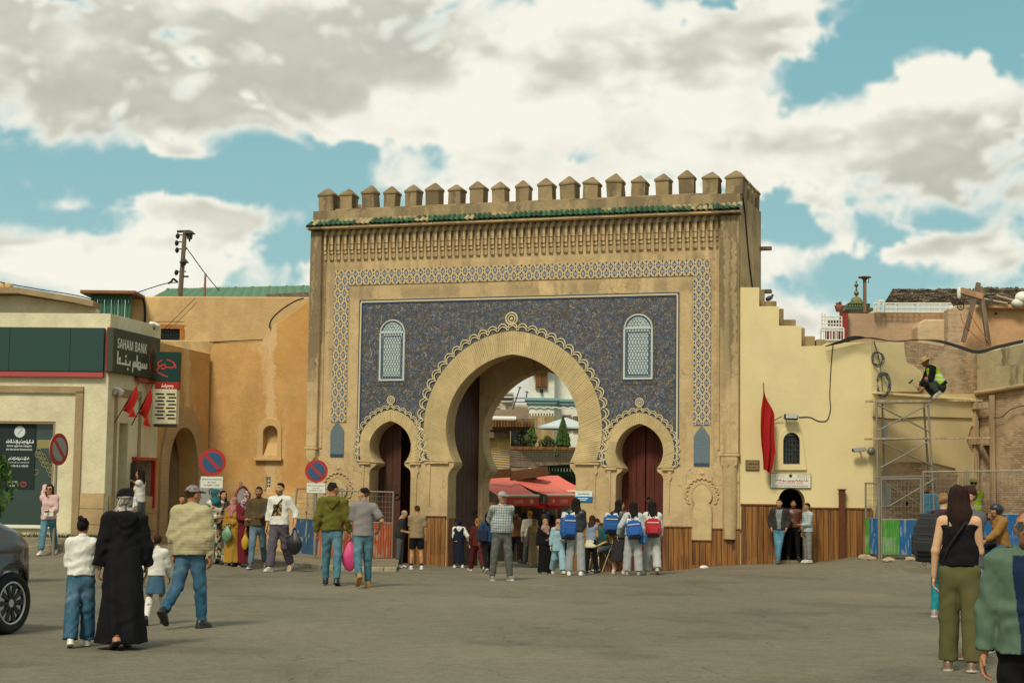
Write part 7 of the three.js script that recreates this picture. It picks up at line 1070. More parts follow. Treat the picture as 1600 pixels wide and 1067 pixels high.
  const ov = (s.bottom?.off ?? 0.012) * 0.8 + 0.004; const torso = (off, hem, hipR, neckY = 9) => { const cutF = (x, y, z) => { const u = level(y, z); return Math.max(hem - u, u - neckY); }, C = (o) => ({ cutF, ...o }); return [cap(up(0, 1.32, -0.005), waist, 0.148 * thick + off, 0.126 * g + off + ov + (s.belly ?? 0), C({ fz: 0.72, k: 0.05 })), cap(waist, up(0, hem - 0.06, 0), 0.126 * g + off + ov + (s.belly ?? 0), hipR + ov, C({ fz: 0.77, k: 0.05 })), ...[1, -1].map((q) => cap(up(0.035 * q, 1.452, -0.015), up((shX - 0.02) * q, 1.405, -0.012), 0.046 + off, 0.055 + off, C({ k: 0.05 }))), ...(fem ? [ell(up(0.07, 1.27, 0.085), [0.07 + off * 0.5, 0.07, 0.05 + off * 0.5], { k: 0.06 }), ell(up(-0.07, 1.27, 0.085), [0.07 + off * 0.5, 0.07, 0.05 + off * 0.5], { k: 0.06 })] : [])]; };
  const sleeves = (off, len, flare = 0) => arms.flatMap((a) => len <= 1 ? [cap(a.S, a.E, 0.052 * thick + off, 0.046 * thick + off + flare, { k: 0.04, cutB: len })] : [cap(a.S, a.E, 0.052 * thick + off, 0.044 * thick + off, { k: 0.04 }), cap(a.E, a.W, 0.044 * thick + off, 0.033 + off * 0.5 + flare, { k: 0.025, cutB: len - 1 })]);
  const bot = s.bottom, top = s.top;
  if (bot) {
    const off = bot.off ?? 0.012, col = bot.c, name = bot.name ?? 'trousers';
    if (bot.kind === 'skirt' || bot.kind === 'gown') { const y1 = bot.kind === 'gown' ? 1.25 : hy + 0.1, ax = (legs[0].ankle[0] + legs[1].ankle[0]) / 2, az = (legs[0].ankle[2] + legs[1].ankle[2]) / 2, reach = Math.abs(legs[0].ankle[2] - legs[1].ankle[2]) / 2 + 0.1, hemw = bot.w ?? 0.26, r1 = (bot.kind === 'gown' ? 0.17 : 0.135) * thick, list = [gown(bot.hem ?? 0.08, y1, (v) => { const e = 1 - v, k = Math.pow(e, 0.9); return [lerp(r1, hemw, k), lerp(r1 * 0.78, Math.max(hemw * 0.8, (bot.hem ?? 0.08) > 0.4 ? reach * 0.55 : reach), k), lerp(waist[0] * 0.5, ax, k), lerp(waist[2] * 0.6, az, k)]; }, { fold: bot.fold ?? 0.07, n: bot.n ?? 8, ph: s.x ?? 0, mx: 0.5, mz: 0.55 })]; dress(name, list, col, { fold: 0.008, fy: 0.25 }, bot.mat ?? fabric); }
    else { const len = bot.len ?? 1.97, list = [cap(up(0, 1.0, 0), [0, hy - 0.03, 0], 0.128 * g + off, (fem ? 0.158 : 0.148) * thick + off * 0.6, { fz: 0.74, k: 0.04 })]; for (const l of legs) { const wd = bot.wide ?? 0; list.push(cap(l.hip, l.knee, 0.086 * thick + off, 0.06 * thick + off + wd * 0.6, { k: 0.035, cutB: len < 1 ? len : undefined })); if (len >= 1) list.push(cap(l.knee, l.ankle, 0.06 * thick + off + wd * 0.6, 0.046 + off + wd, { k: 0.02, cutB: len - 1 })); } const jean = bot.jean; dress(name, list, jean ? (x, y, z) => { const f = sst(n3(x * 8, y * 4, z * 8 + 3), 0.35, 0.75) * 0.5 + 0.35 * sst(z * (s.turn > 90 ? -1 : 1), 0.0, 0.1) * sst(y, 0.35, 0.6) * (1 - sst(y, 0.7, 0.9)), v = 0.75 + 0.5 * n3(x * 30, y * 22, z * 30); return col.map((q, i) => (q + jean * f * [0.8, 0.9, 1][i]) * v); } : col, { fold: bot.fold ?? 0.007, fy: bot.fy ?? 0.7, cut: (x, y, z) => y - (hy + 0.12) }, bot.mat ?? fabric); if (bot.belt) dress('belt', [cap([0, hy + 0.075, 0], [0, hy + 0.115, 0], 0.128 * g + off + 0.012, 0.128 * g + off + 0.012, { fz: 0.74 })], bot.belt, { fold: 0, cut: (x, y, z) => Math.abs(y - hy - 0.095) - 0.02 }); }
  }
  if (top) {
    const off = top.off ?? 0.012, hem = top.hem ?? 0.92, list = [...torso(off, hem, (fem ? 0.172 : 0.172) * thick + off + (top.flare ?? 0), top.neck), ...(top.sl === 0 ? [] : sleeves(off, top.sl ?? 1.95, top.cuff ?? 0))];
    const quilt = top.quilt ? (x, y, z) => 0.0024 * Math.abs(Math.cos(y / 0.076 * 6.283)) : null, fold = noiseFold(top.fold ?? 0.009);
    const plain = typeof top.c === 'function' ? top.c : (x, y, z) => { const v = 0.92 + 0.16 * n3(x * 6 + 5, y * 6, z * 6); return top.c.map((q) => q * v); };
    const painted = top.open || top.print ? (x, y, z) => { const u = level(y, z), f = z * Math.cos(lean) - (y - hy) * Math.sin(lean); if (top.open && f > 0.04 && u < 1.47 && Math.abs(x) < 0.038 + 0.05 * sst(u, 0.9, 1.45)) return top.openC ? top.openC(x, y, z) : top.open; if (top.print && f > 0.06 && Math.abs(x + 0.005) < 0.095 && Math.abs(u - 1.215) < 0.115) return top.print(x, y, z); return plain(x, y, z); } : top.c;
    const geo = dress(top.name ?? 'shirt', top.sl === 0 ? torso(off, hem, (fem ? 0.155 : 0.148) * thick + off, top.neck) : list, painted, { fold: top.fold ?? 0.006, fy: 0.8, cell: top.cell ?? (top.open || top.print ? cb * 0.75 : undefined), label: top.label }, top.mat ?? fabric);
    if (top.sl === 0) for (const q of [-1, 1]) mesh('shoulder_strap', tube([up(0.085 * q, 1.34, -0.115), up(0.09 * q, 1.42, -0.085), up(0.095 * q, 1.475, -0.02), up(0.09 * q, 1.40, 0.09), up(0.08 * q, 1.32, 0.12)].map((p) => V(...p)), 0.008, 20, 5), black, t);
    if (quilt) { const p = geo.geometry.attributes.position, nn = geo.geometry.attributes.normal; for (let i = 0; i < p.count; i++) { const d = quilt(p.getX(i), p.getY(i), p.getZ(i)); p.setXYZ(i, p.getX(i) + nn.getX(i) * d, p.getY(i) + nn.getY(i) * d, p.getZ(i) + nn.getZ(i) * d); } geo.geometry.computeVertexNormals(); }
    if (top.collar) dress('collar', [cap(up(0, 1.47, -0.015), up(0, 1.505, -0.01), 0.072, 0.064, { k: 0.01 })], top.collar === true ? top.c : top.collar, { fold: 0.003, cell: cb * 0.7, cut: (x, y, z) => -1 });
    if (top.hood) dress('hood', [cap(up(-0.075, 1.46, -0.06), up(0.075, 1.46, -0.06), 0.05, 0.05, { k: 0.04 }), cap(up(-0.05, 1.44, -0.12), up(0.05, 1.44, -0.12), 0.05, 0.05, { k: 0.05 }), cap(up(0, 1.42, -0.13), up(0, top.hood > 1 ? 1.12 : 1.31, -0.145), 0.085, 0.03, { k: 0.05, fz: 0.5 })], top.c, { fold: 0.012 });
    if (top.vest) dress('vest', torso(off + 0.014, top.vestHem ?? 1.0, 0.16 * thick + off, 1.47), top.vest, { fold: 0.004 });
    if (top.strap) { const [a1, b1] = top.strap; mesh('strap', tube([up(0.10 * a1, 1.47, 0.0), up(0.06 * a1, 1.38, 0.13 * b1), up(-0.06 * a1, 1.2, 0.145 * b1), up(-0.15 * a1, 1.02, 0.07 * b1)].map((p) => V(...p)), 0.013, 20, 5), top.strapMat ?? black, t); }
  }
  if (s.wrap) dress('tied_jacket', [cap(up(0, 1.02, 0), up(0, 0.82, 0.0), 0.155 * thick, 0.19 * thick, { fz: 0.8, k: 0.03 })], s.wrap, { fold: 0.016, cut: (x, y, z) => Math.max(y - hy - 0.11, hy - 0.16 - y) });
  // shoes
  if (s.shoe !== null) { const cS = s.shoe ?? [0.03, 0.03, 0.03], sole = s.sole ?? cS; const two = legs.map((l) => { const m = new THREE.Matrix4().compose(V(l.ankle[0], l.ankle[1], l.ankle[2]), new THREE.Quaternion().setFromEuler(new THREE.Euler(-l.pitch, (s.toe ?? 7) * R * l.sd, 0, 'YXZ')), V(1, 1, 1)); m.multiply(new THREE.Matrix4().makeTranslation(0, -0.088, 0)); return tint(shoeGeo([0.012, 0.009, 0.007][near]).clone(), (x, y, z) => s.sandal ? (y < 0.022 || (z > 0.06 && z < 0.09) || (y > 0.07 && y < 0.085) ? cS : skin) : y < 0.024 ? sole : cS).applyMatrix4(m); }); two.forEach((q) => mesh('shoe', q, shiny, t)); }
  if (s.socks) dress('socks', legs.map((l) => cap([l.ankle[0], l.ankle[1] - 0.02, l.ankle[2]], [lerp(l.ankle[0], l.knee[0], s.sockH ?? 0.25), lerp(l.ankle[1], l.knee[1], s.sockH ?? 0.25), lerp(l.ankle[2], l.knee[2], s.sockH ?? 0.25)], s.sockH > 0.9 ? 0.054 : 0.044, s.sockH > 0.5 ? 0.072 : 0.047, { k: 0.01 })), s.socks, { fold: 0.002, cell: cb * 0.8 });
  // hair and headwear, in the head's own frame
  const H2 = (name, list, color, o = {}) => { const geo = tint(mesher(list, (o.cell ?? ch * 1.15), { noise: noiseFold(o.fold ?? 0.006, o.fy ?? 1), cut: o.cut }), typeof color === 'function' ? color : (x, y, z) => { const v = 0.75 + 0.5 * n3(x * 40, y * 12, z * 40); return color.map((q) => q * v); }); geo.applyMatrix4(headM); return mesh(name, geo, o.mat ?? fabric, t); };
  const hs = s.hair?.style;
  const capCut = (hy2 = 0.05, zf = 0.045) => (x, y, z) => Math.min(Math.max(hy2 - y + (z > 0 ? 0 : z * 0.9), -1), Math.max(-(z - zf) * -1, -1)) > 0 ? 0.02 : (z > -0.02 ? hy2 - 0.03 - y + (z - 0.02) * 0.35 : -0.075 - y);
  if (hs === 'short' || hs === 'curly' || hs === 'bald') H2('hair', [ell([0, 0.035, -0.018], [0.0785, 0.0925, 0.097])], (x, y, z) => { const fade = hs === 'short' ? sst(y, -0.05, 0.05) : 1, v = 0.7 + 0.6 * n3(x * 50, y * 50, z * 50); return hairC.map((q, i) => lerp(skin[i] * 0.55, q * v, 0.25 + 0.75 * fade * (z > 0.02 ? sst(y, 0.055, 0.085) : 1))); }, { fold: hs === 'curly' ? 0.022 : 0.006, cut: (x, y, z) => hs === 'bald' ? Math.max(y - 0.06, (z > 0.02 ? 1 : -1), -0.05 - y) : Math.max(z > 0.0 ? 0.062 - y + (Math.abs(x) > 0.06 ? -0.03 : 0) : -0.06 - y + (z > -0.04 ? (z + 0.04) * 2.2 : 0), -1) });
  if (hs === 'long' || hs === 'tail' || hs === 'bun' || hs === 'braid') {
    const L = [ell([0, 0.036, -0.02], [0.083, 0.096, 0.10])], cutF = (x, y, z) => (z > 0.015 ? Math.max(0.05 - y + (Math.abs(x) > 0.055 ? -0.06 : 0), z > 0.05 ? 0.068 - y : -1) : -1);
    if (hs === 'long') { const q = s.hair.len ?? 0.34; L.push(cap([0, 0.02, -0.06], [0, -q * 0.6, -0.085], 0.085, 0.095, { fz: 0.55, k: 0.05 }), cap([0, -q * 0.5, -0.085], [0, -q, -0.095], 0.095, 0.06, { fz: 0.45, k: 0.04 }), cap([0.068, 0.02, -0.01], [0.085, -q * 0.6, -0.03], 0.03, 0.035, { k: 0.04 }), cap([-0.068, 0.02, -0.01], [-0.085, -q * 0.6, -0.03], 0.03, 0.035, { k: 0.04 })); }
    if (hs === 'bun') L.push(ell([0.01, 0.125, -0.075], [0.05, 0.045, 0.05], { k: 0.008 }), ell([-0.05, 0.105, -0.08], [0.03, 0.03, 0.03], { k: 0.008 })); if (hs === 'tail') L.push(cap([0, 0.04, -0.1], [0, -0.06, -0.13], 0.03, 0.04, { k: 0.02 }), cap([0, -0.06, -0.13], [0, -0.2, -0.12], 0.04, 0.02, { k: 0.02 }));
    if (hs === 'braid') for (let i = 0; i < 6; i++) L.push(ell([0.05 + 0.004 * i, -0.03 - i * 0.04, -0.10 - i * 0.004], [0.024 - i * 0.001, 0.026, 0.024], { k: 0.008 }));
    H2('hair', L, hairC, { fold: 0.012, fy: 0.2, cut: cutF });
  }
  const veil = s.veil; if (veil) { const cc = veil.c, L = [ell([0, 0.03, -0.015], [0.092, 0.106, 0.108], { k: 0.03 }), cap([0, -0.06, 0.0], [0, -0.16, 0.0], 0.085, 0.105, { k: 0.05, fz: 0.95 }), cap([-0.07, -0.19, -0.005], [0.07, -0.19, -0.005], 0.085, 0.085, { k: 0.06, fz: 1.1 }), ...(veil.long ? [cap([-0.06, -0.2, 0.07], [0.06, -0.34, 0.11], 0.09, 0.06, { k: 0.06, fz: 0.6 }), cap([0, -0.2, -0.05], [0, -0.36, -0.11], 0.11, 0.07, { k: 0.06, fz: 0.6 })] : []), ell([0, -0.005, 0.10], [0.056, 0.084, 0.075], { sub: true })]; H2('headscarf', L, typeof cc === 'function' ? cc : (x, y, z) => { const v = 0.88 + 0.24 * n3(x * 14, y * 20, z * 14); return cc.map((q) => q * v); }, { fold: 0.010, cell: ch * 1.3 }); if (veil.band) H2('under_scarf', [ell([0, 0.03, -0.015], [0.098, 0.108, 0.112])], veil.band, { cut: (x, y, z) => -(y - 0.04) + Math.min(0, -z * 0.8) + (z > 0.07 ? 0.05 : 0) }); }
  if (s.cap) { H2('cap', [ell([0, 0.04, -0.012], [0.086, 0.094, 0.102])], s.cap, { fold: 0.002, cut: (x, y, z) => 0.045 - y + z * 0.05 }); H2('cap_brim', [cap([-0.03, 0.05, 0.095], [0.03, 0.05, 0.095], 0.06, 0.06, { fz: 1.1, k: 0.01 })], s.brim ?? s.cap, { fold: 0, cell: 0.006, cut: (x, y, z) => Math.max(Math.abs(y - 0.052 + (z - 0.08) * 0.25) - 0.006, 0.075 - z) }); }
  if (s.helmet) H2('helmet', [ell([0, 0.03, -0.012], [0.115, 0.12, 0.135])], s.helmet, { fold: 0, mat: shiny, cut: (x, y, z) => z > 0.04 ? 0.05 - y : -0.08 - y });
  if (s.hardhat) { H2('hard_hat', [ell([0, 0.04, -0.01], [0.098, 0.11, 0.115])], s.hardhat, { fold: 0, mat: shiny, cut: (x, y, z) => 0.055 - y }); H2('hat_brim', [ell([0, 0.058, 0.0], [0.125, 0.02, 0.15])], s.hardhat, { fold: 0, mat: shiny, cell: 0.007, cut: (x, y, z) => Math.abs(y - 0.058) - 0.008 }); }
  if (s.strawHat) { H2('straw_hat', [ell([0, 0.06, -0.01], [0.09, 0.085, 0.10])], s.strawHat, { fold: 0.004, cut: (x, y, z) => 0.05 - y }); H2('hat_brim', [ell([0, 0.055, 0.0], [0.19, 0.03, 0.20])], s.strawHat, { fold: 0.004, cut: (x, y, z) => Math.abs(y - 0.058 + 0.2 * (x * x + z * z)) - 0.009 }); }
  if (s.beanie) H2('beanie', [ell([0, 0.045, -0.015], [0.09, 0.10, 0.105])], s.beanie, { fold: 0.003, cut: (x, y, z) => 0.03 - y + (z > 0 ? z * 0.2 : 0) });
  if (s.glasses) { const gm = []; for (const q of [-1, 1]) { gm.push(new THREE.CylinderGeometry(0.024, 0.024, 0.008, 14).rotateX(Math.PI / 2).scale(1.05, 0.85, 1).translate(q * 0.031, 0.008, 0.096), bar(V(q * 0.056, 0.014, 0.09), V(q * 0.082, 0.012, -0.005), 0.004, 5)); } gm.push(bar(V(-0.012, 0.014, 0.1), V(0.012, 0.014, 0.1), 0.004, 5)); const m = mesh('sunglasses', merge(gm).applyMatrix4(headM), glassDark, t); }
  if (s.phone) { const a = arms[s.phone > 0 ? 0 : 1], m = new THREE.Matrix4().compose(a.hand.clone().add(V(-0.01 * s.phone, 0.01, 0.02)), new THREE.Quaternion().setFromEuler(new THREE.Euler(0.3, 0, 0.2)), V(1, 1, 1)); const ph = mesh('phone', rbx(0.012, 0.145, 0.07, 0.005).applyMatrix4(m).applyMatrix4(t.updateMatrixWorld(true) || t.matrixWorld), black); tag(ph, s.phoneLabel ?? 'dark phone held to the ear', 'phone'); }
  t.updateMatrixWorld(true); t.userJoints = { arms, up, legs, hy, headM, sc };
  return t;
}
const handWorld = (p, sd) => p.localToWorld(p.userJoints.arms[sd > 0 ? 0 : 1].hand.clone());
const onBody = (p, x, y, z) => p.localToWorld(V(...p.userJoints.up(x, y, z)));
const DENIM = [0.035, 0.10, 0.155], DENIM2 = [0.06, 0.135, 0.17], WHITE = [0.68, 0.65, 0.56], BLK = [0.010, 0.0095, 0.010], DARKHAIR = [0.014, 0.011, 0.010], GREYT = [0.30, 0.275, 0.25];
const plaidMat = (a, b, c) => std({ vertexColors: false, roughness: 0.9, map: canvasTex(128, 128, (g) => { g.fillStyle = a; g.fillRect(0, 0, 128, 128); g.fillStyle = b; g.globalAlpha = 0.62; for (let i = 0; i < 4; i++) { g.fillRect(i * 32, 0, 11, 128); g.fillRect(0, i * 32, 128, 11); } g.globalAlpha = 0.9; g.fillStyle = c; for (let i = 0; i < 4; i++) { g.fillRect(i * 32 + 20, 0, 3, 128); g.fillRect(0, i * 32 + 20, 128, 3); } }, 0.2, 0.2, true) });
const floral = (x, y, z) => { const a = n3(x * 17, y * 17, z * 17), b = n3(x * 17 + 40, y * 17 + 9, z * 17); return a > 0.60 ? [0.035, 0.055, 0.05] : b > 0.63 ? [0.42, 0.20, 0.07] : b < 0.33 ? [0.12, 0.2, 0.16] : [0.62, 0.56, 0.44]; };
const stripes = (a, b, p) => (x, y, z) => (y / p - Math.floor(y / p)) < 0.5 ? a : b;
const walkL = { l: 22, lk: 4, r: -14, rk: 22 }, walkR = { r: 22, rk: 4, l: -14, lk: 22 }, stand = { l: 2, lk: 3, lo: 5, r: -2, rk: 3, ro: 5 };
const A = person;
// near left
A({ id: 'abaya', x: 187, feet: 1013, head: 768, turn: 190, label: 'person in a long black hooded robe and patterned headscarf walking away', fem: 1, girth: 1.25, skin: 'b', leg: { r: 14, rk: 6, l: -10, lk: 18 }, al: 'hang', ar: [0.27, 0.87, 0.05], top: { name: 'robe_top', c: BLK, off: 0.03, hem: 0.95, sl: 1.9, cuff: 0.035, hood: 2, fold: 0.012 }, bottom: { name: 'robe', kind: 'gown', hem: 0.07, w: 0.27, c: BLK, fold: 0.11, n: 6 }, shoe: [0.02, 0.018, 0.016], sandal: true, veil: { c: (x, y, z) => n3(x * 45, y * 45, z * 45) > 0.52 ? [0.5, 0.42, 0.32] : [0.12, 0.11, 0.11], band: BLK } });
A({ id: 'girl1', x: 122, feet: 1011, head: 815, turn: 178, label: 'person with hair bun, white shirt and wide blue jeans walking beside the black robe', fem: 1, skin: 'b', leg: { l: -8, lk: 10, r: 8, rk: 2 }, al: 'hold', ar: 'hold', hair: { style: 'bun' }, look: -18, top: { c: WHITE, off: 0.022, hem: 0.98, sl: 1.92, collar: true, fold: 0.014 }, bottom: { c: DENIM, jean: 0.10, off: 0.02, wide: 0.035, len: 2, belt: [0.5, 0.46, 0.38] }, shoe: WHITE });
A({ id: 'littlegirl', x: 241, feet: 976, head: 836, turn: 170, label: 'small person with a braid, white top, denim skirt and white tights, walking away', fem: 1, skin: 'b', leg: walkR, al: 'hang', ar: 'front', hair: { style: 'braid', c: [0.04, 0.022, 0.014] }, top: { c: WHITE, off: 0.022, hem: 0.97, sl: 1.85, collar: true }, bottom: { name: 'skirt', kind: 'skirt', hem: 0.6, w: 0.19, c: [0.05, 0.11, 0.16] }, socks: [0.7, 0.67, 0.6], sockH: 1.0, shoe: BLK });
A({ id: 'puffer', x: 294, feet: 981, head: 762, turn: 150, label: 'person in a beige quilted jacket, patterned cap and blue jeans walking to the right', skin: 'b', girth: 1.22, belly: 0.02, leg: { r: 4, rk: 2, l: -16, lk: 30, ro: 6 }, look: -28, al: 'hang', ar: 'hang', hair: { style: 'short' }, cap: (x, y, z) => n3(x * 40, y * 40, z * 40) > 0.5 ? [0.13, 0.10, 0.11] : [0.24, 0.2, 0.19], top: { name: 'quilted_jacket', c: [0.40, 0.345, 0.19], off: 0.04, hem: 0.9, sl: 1.93, quilt: true, collar: true, fold: 0.01, cell: 0.011 }, bottom: { c: [0.03, 0.09, 0.14], jean: 0.06, off: 0.016 }, shoe: BLK });
A({ id: 'pink', x: 73, feet: 868, head: 757, turn: -14, label: 'person in a pink shirt and jeans with phone at the ear by the bank window', fem: 1, skin: 'a', leg: { r: 16, rk: 2, l: -18, lk: 12 }, ar: 'phone', gr: true, al: 'hold', phone: -1, phoneLabel: 'phone held to the ear by the person in pink', hair: { style: 'long', len: 0.24, c: [0.03, 0.016, 0.010] }, glasses: 1, top: { c: [0.62, 0.40, 0.37], off: 0.028, hem: 0.9, sl: 1.6, collar: true, fold: 0.014 }, bottom: { c: [0.06, 0.16, 0.21], jean: 0.08, wide: 0.015, len: 1.88 }, shoe: WHITE });
A({ id: 'atm1', x: 204, feet: 853, z: 40.9, head: 763, turn: 165, label: 'person in a white shirt at the cash machine, partly hidden by the black robe', skin: 'b', leg: stand, al: 'hold', ar: 'hang', hair: { style: 'tail', c: [0.035, 0.014, 0.01] }, fem: 1, top: { c: [0.6, 0.6, 0.58], off: 0.02, sl: 0.8 }, bottom: { c: [0.10, 0.13, 0.15], off: 0.02 }, shoe: BLK });
A({ id: 'atm2', x: 220, feet: 842, head: 735, z: 41.5, turn: -110, label: 'long haired person in white top and dark trousers on the cash machine step', fem: 1, skin: 'a', leg: stand, al: 'chin', ar: 'hold', hair: { style: 'long', len: 0.28 }, top: { c: [0.6, 0.57, 0.48], off: 0.02, sl: 1.3, hem: 0.93 }, bottom: { c: [0.09, 0.10, 0.10], off: 0.018, wide: 0.03 }, shoe: BLK });
A({ id: 'boy1', x: 281, feet: 872, head: 775, turn: 10, label: 'short haired person half hidden behind the quilted jacket, by the arched side street', skin: 'b', leg: stand, hair: { style: 'short' }, top: { c: [0.10, 0.07, 0.05] }, bottom: { c: [0.05, 0.05, 0.06] } });
// group by the sign
A({ id: 'floral', x: 333, feet: 881, head: 766, turn: 30, label: 'person in a long floral dress and teal headscarf by the first no stopping sign', fem: 1, girth: 1.1, skin: 'a', leg: { l: 4, lk: 4, r: -4, rk: 4 }, look: 35, ar: 'hold', al: 'hang', veil: { c: [0.02, 0.10, 0.11], long: true }, top: { c: floral, off: 0.028, sl: 1.92, cuff: 0.01, hem: 0.95 }, bottom: { name: 'dress', kind: 'gown', hem: 0.12, w: 0.2, c: floral }, shoe: BLK });
A({ id: 'floral2', x: 345, feet: 872, head: 768, turn: 20, label: 'dark haired person mostly hidden behind the floral dress', fem: 1, skin: 'a', leg: stand, hair: { style: 'long' }, top: { c: [0.05, 0.04, 0.04] }, bottom: { c: [0.15, 0.25, 0.3] } });
A({ id: 'mustard', x: 362, feet: 884, head: 779, turn: -30, label: 'person in a mustard robe and dusty pink headscarf carrying a green bag', fem: 1, girth: 1.15, skin: 'a', leg: { l: 8, lk: 4, r: -8, rk: 8 }, look: -20, al: 'belly', ar: 'hang', veil: { c: [0.36, 0.15, 0.12], long: true }, top: { c: [0.36, 0.20, 0.03], off: 0.03, sl: 1.9, cuff: 0.03, hem: 0.95 }, bottom: { name: 'robe', kind: 'gown', hem: 0.08, w: 0.24, c: [0.36, 0.20, 0.03], fold: 0.1 }, shoe: BLK });
A({ id: 'maroon1', x: 382, feet: 886, head: 769, turn: 15, label: 'person in a long maroon dress, glasses and flowered headscarf between mustard robe and brown jacket', fem: 1, skin: 'a', leg: { l: 6, lk: 4, r: -6, rk: 6 }, al: 'hold', ar: 'hold', glasses: 1, veil: { c: (x, y, z) => n3(x * 40, y * 40, z * 40) > 0.55 ? [0.5, 0.4, 0.42] : [0.16, 0.05, 0.09], long: true }, top: { c: [0.13, 0.016, 0.022], off: 0.025, sl: 1.9, hem: 0.95 }, bottom: { name: 'dress', kind: 'gown', hem: 0.09, w: 0.2, c: [0.13, 0.016, 0.022] }, shoe: [0.25, 0.18, 0.12] });
A({ id: 'brownjacket', x: 401, feet: 889, head: 761, turn: -10, label: 'bearded person in a dark olive brown jacket and blue jeans walking beside the white sweater', skin: 'c', leg: { l: -12, lk: 20, r: 14, rk: 3 }, al: 'hold', ar: 'hang', beard: 0.55, hair: { style: 'short' }, top: { name: 'jacket', c: [0.085, 0.06, 0.03], off: 0.03, sl: 1.92, hem: 0.92, collar: true }, bottom: { c: [0.085, 0.14, 0.17], jean: 0.08 }, shoe: [0.1, 0.1, 0.1], sole: WHITE });
A({ id: 'sweater', x: 434, feet: 893, head: 755, turn: -24, label: 'person in a white sweater with dark strap and grey cargo trousers carrying a black bag', skin: 'a', leg: { r: 12, rk: 3, l: -14, lk: 20 }, al: 'out', ar: 'hang', gl: true, beard: 0.5, look: -15, hair: { style: 'short' }, top: { name: 'sweater', c: [0.62, 0.60, 0.52], off: 0.022, sl: 1.55, hem: 0.93, strap: [1, 1], print: (x, y, z) => n3(x * 40, y * 40, z * 40) > 0.56 ? [0.4, 0.24, 0.04] : [0.03, 0.03, 0.03] }, bottom: { c: [0.10, 0.085, 0.10], off: 0.024, fold: 0.02, wide: 0.015 }, shoe: [0.5, 0.47, 0.38], sole: WHITE });
A({ id: 'hoodie', x: 517, feet: 915, head: 757, turn: 176, label: 'person in an olive green hoodie and blue jeans seen from behind, looking right', skin: 'b', girth: 1.08, leg: { l: 12, lk: 3, r: -6, rk: 8 }, al: [0.28, 0.86, -0.02], ar: [0.3, 0.87, 0.02], gl: true, look: -50, hair: { style: 'short' }, top: { name: 'hoodie', c: [0.115, 0.105, 0.02], off: 0.03, sl: 1.93, hem: 0.93, hood: 1, fold: 0.013 }, bottom: { c: [0.07, 0.17, 0.21], jean: 0.11, off: 0.012 }, shoe: BLK });
A({ id: 'greytee', x: 565, feet: 918, head: 764, turn: 188, label: 'person in a grey polo shirt and jeans with tan shoes, seen from behind', skin: 'a', leg: { r: 4, rk: 4, l: -14, lk: 30 }, al: 'hold', ar: [0.3, 1.02, 0.12], look: 55, hair: { style: 'short' }, top: { name: 'polo_shirt', c: [0.22, 0.195, 0.185], off: 0.02, sl: 0.85, hem: 0.9, collar: true, cuff: 0.01 }, bottom: { c: [0.05, 0.135, 0.155], jean: 0.09, off: 0.014 }, shoe: [0.36, 0.17, 0.04] });
// at the gate
A({ id: 'baldman', x: 624, feet: 887, head: 798, turn: 80, label: 'bald person in black t-shirt and grey jeans looking down at the left pillar', skin: 'a', girth: 1.15, belly: 0.03, leg: stand, lean: 8, nod: 22, al: 'hold', ar: 'hold', hair: { style: 'bald', c: [0.2, 0.19, 0.17] }, top: { c: [0.03, 0.03, 0.028], sl: 0.8, off: 0.02, hem: 0.9 }, bottom: { c: [0.085, 0.085, 0.085] }, shoe: WHITE, sole: [0.1, 0.1, 0.1] });
A({ id: 'tanboy', x: 650, feet: 890, head: 791, turn: 185, label: 'person in a tan t-shirt and black shorts seen from behind at the left pillar', skin: 'a', leg: stand, al: 'hold', ar: 'hang', hair: { style: 'short', c: [0.045, 0.022, 0.012] }, top: { c: [0.26, 0.19, 0.10], sl: 0.85, off: 0.022, hem: 0.86 }, bottom: { name: 'shorts', c: BLK, len: 0.85, off: 0.03 }, shoe: [0.55, 0.55, 0.55], sole: WHITE, socks: BLK, sockH: 0.16 });
A({ id: 'navy', x: 716, feet: 887, head: 813, turn: 185, label: 'person in a long navy sleeveless coat over white sleeves and dark blue headscarf', fem: 1, girth: 1.2, skin: 'a', leg: stand, al: 'hold', ar: 'out', veil: { c: [0.012, 0.016, 0.04] }, top: { c: WHITE, sl: 1.9, off: 0.025, hem: 0.95, hood: 1, vest: [0.014, 0.016, 0.028], vestHem: 0.9 }, bottom: { name: 'long_coat', kind: 'gown', hem: 0.16, w: 0.22, c: [0.014, 0.016, 0.028] }, shoe: WHITE });
A({ id: 'navy2', x: 709, feet: 884, head: 811, turn: 160, label: 'dark clothed person mostly hidden behind the navy coat', skin: 'b', leg: stand, hair: { style: 'short' }, top: { c: BLK, sl: 1.9 }, bottom: { c: BLK } });
A({ id: 'maroon2', x: 745, feet: 894, head: 810, turn: 200, label: 'person with tied ginger hair in maroon clothes walking into the gate with a green bag', fem: 1, girth: 1.1, skin: 'a', leg: walkL, al: 'hang', ar: 'hang', gl: true, hair: { style: 'tail', c: [0.22, 0.10, 0.035] }, top: { c: [0.085, 0.016, 0.014], off: 0.025, sl: 1.9, hem: 0.85 }, bottom: { c: [0.085, 0.016, 0.016], wide: 0.03 }, shoe: [0.5, 0.42, 0.32] });
A({ id: 'bluepack', x: 762, feet: 896, head: 800, turn: 190, label: 'dark clothed person in blue mostly hidden behind the checked shirt', fem: 1, skin: 'b', leg: walkR, hair: { style: 'long' }, top: { c: [0.02, 0.05, 0.12], sl: 1.9 }, bottom: { c: BLK }, shoe: BLK, sole: WHITE });
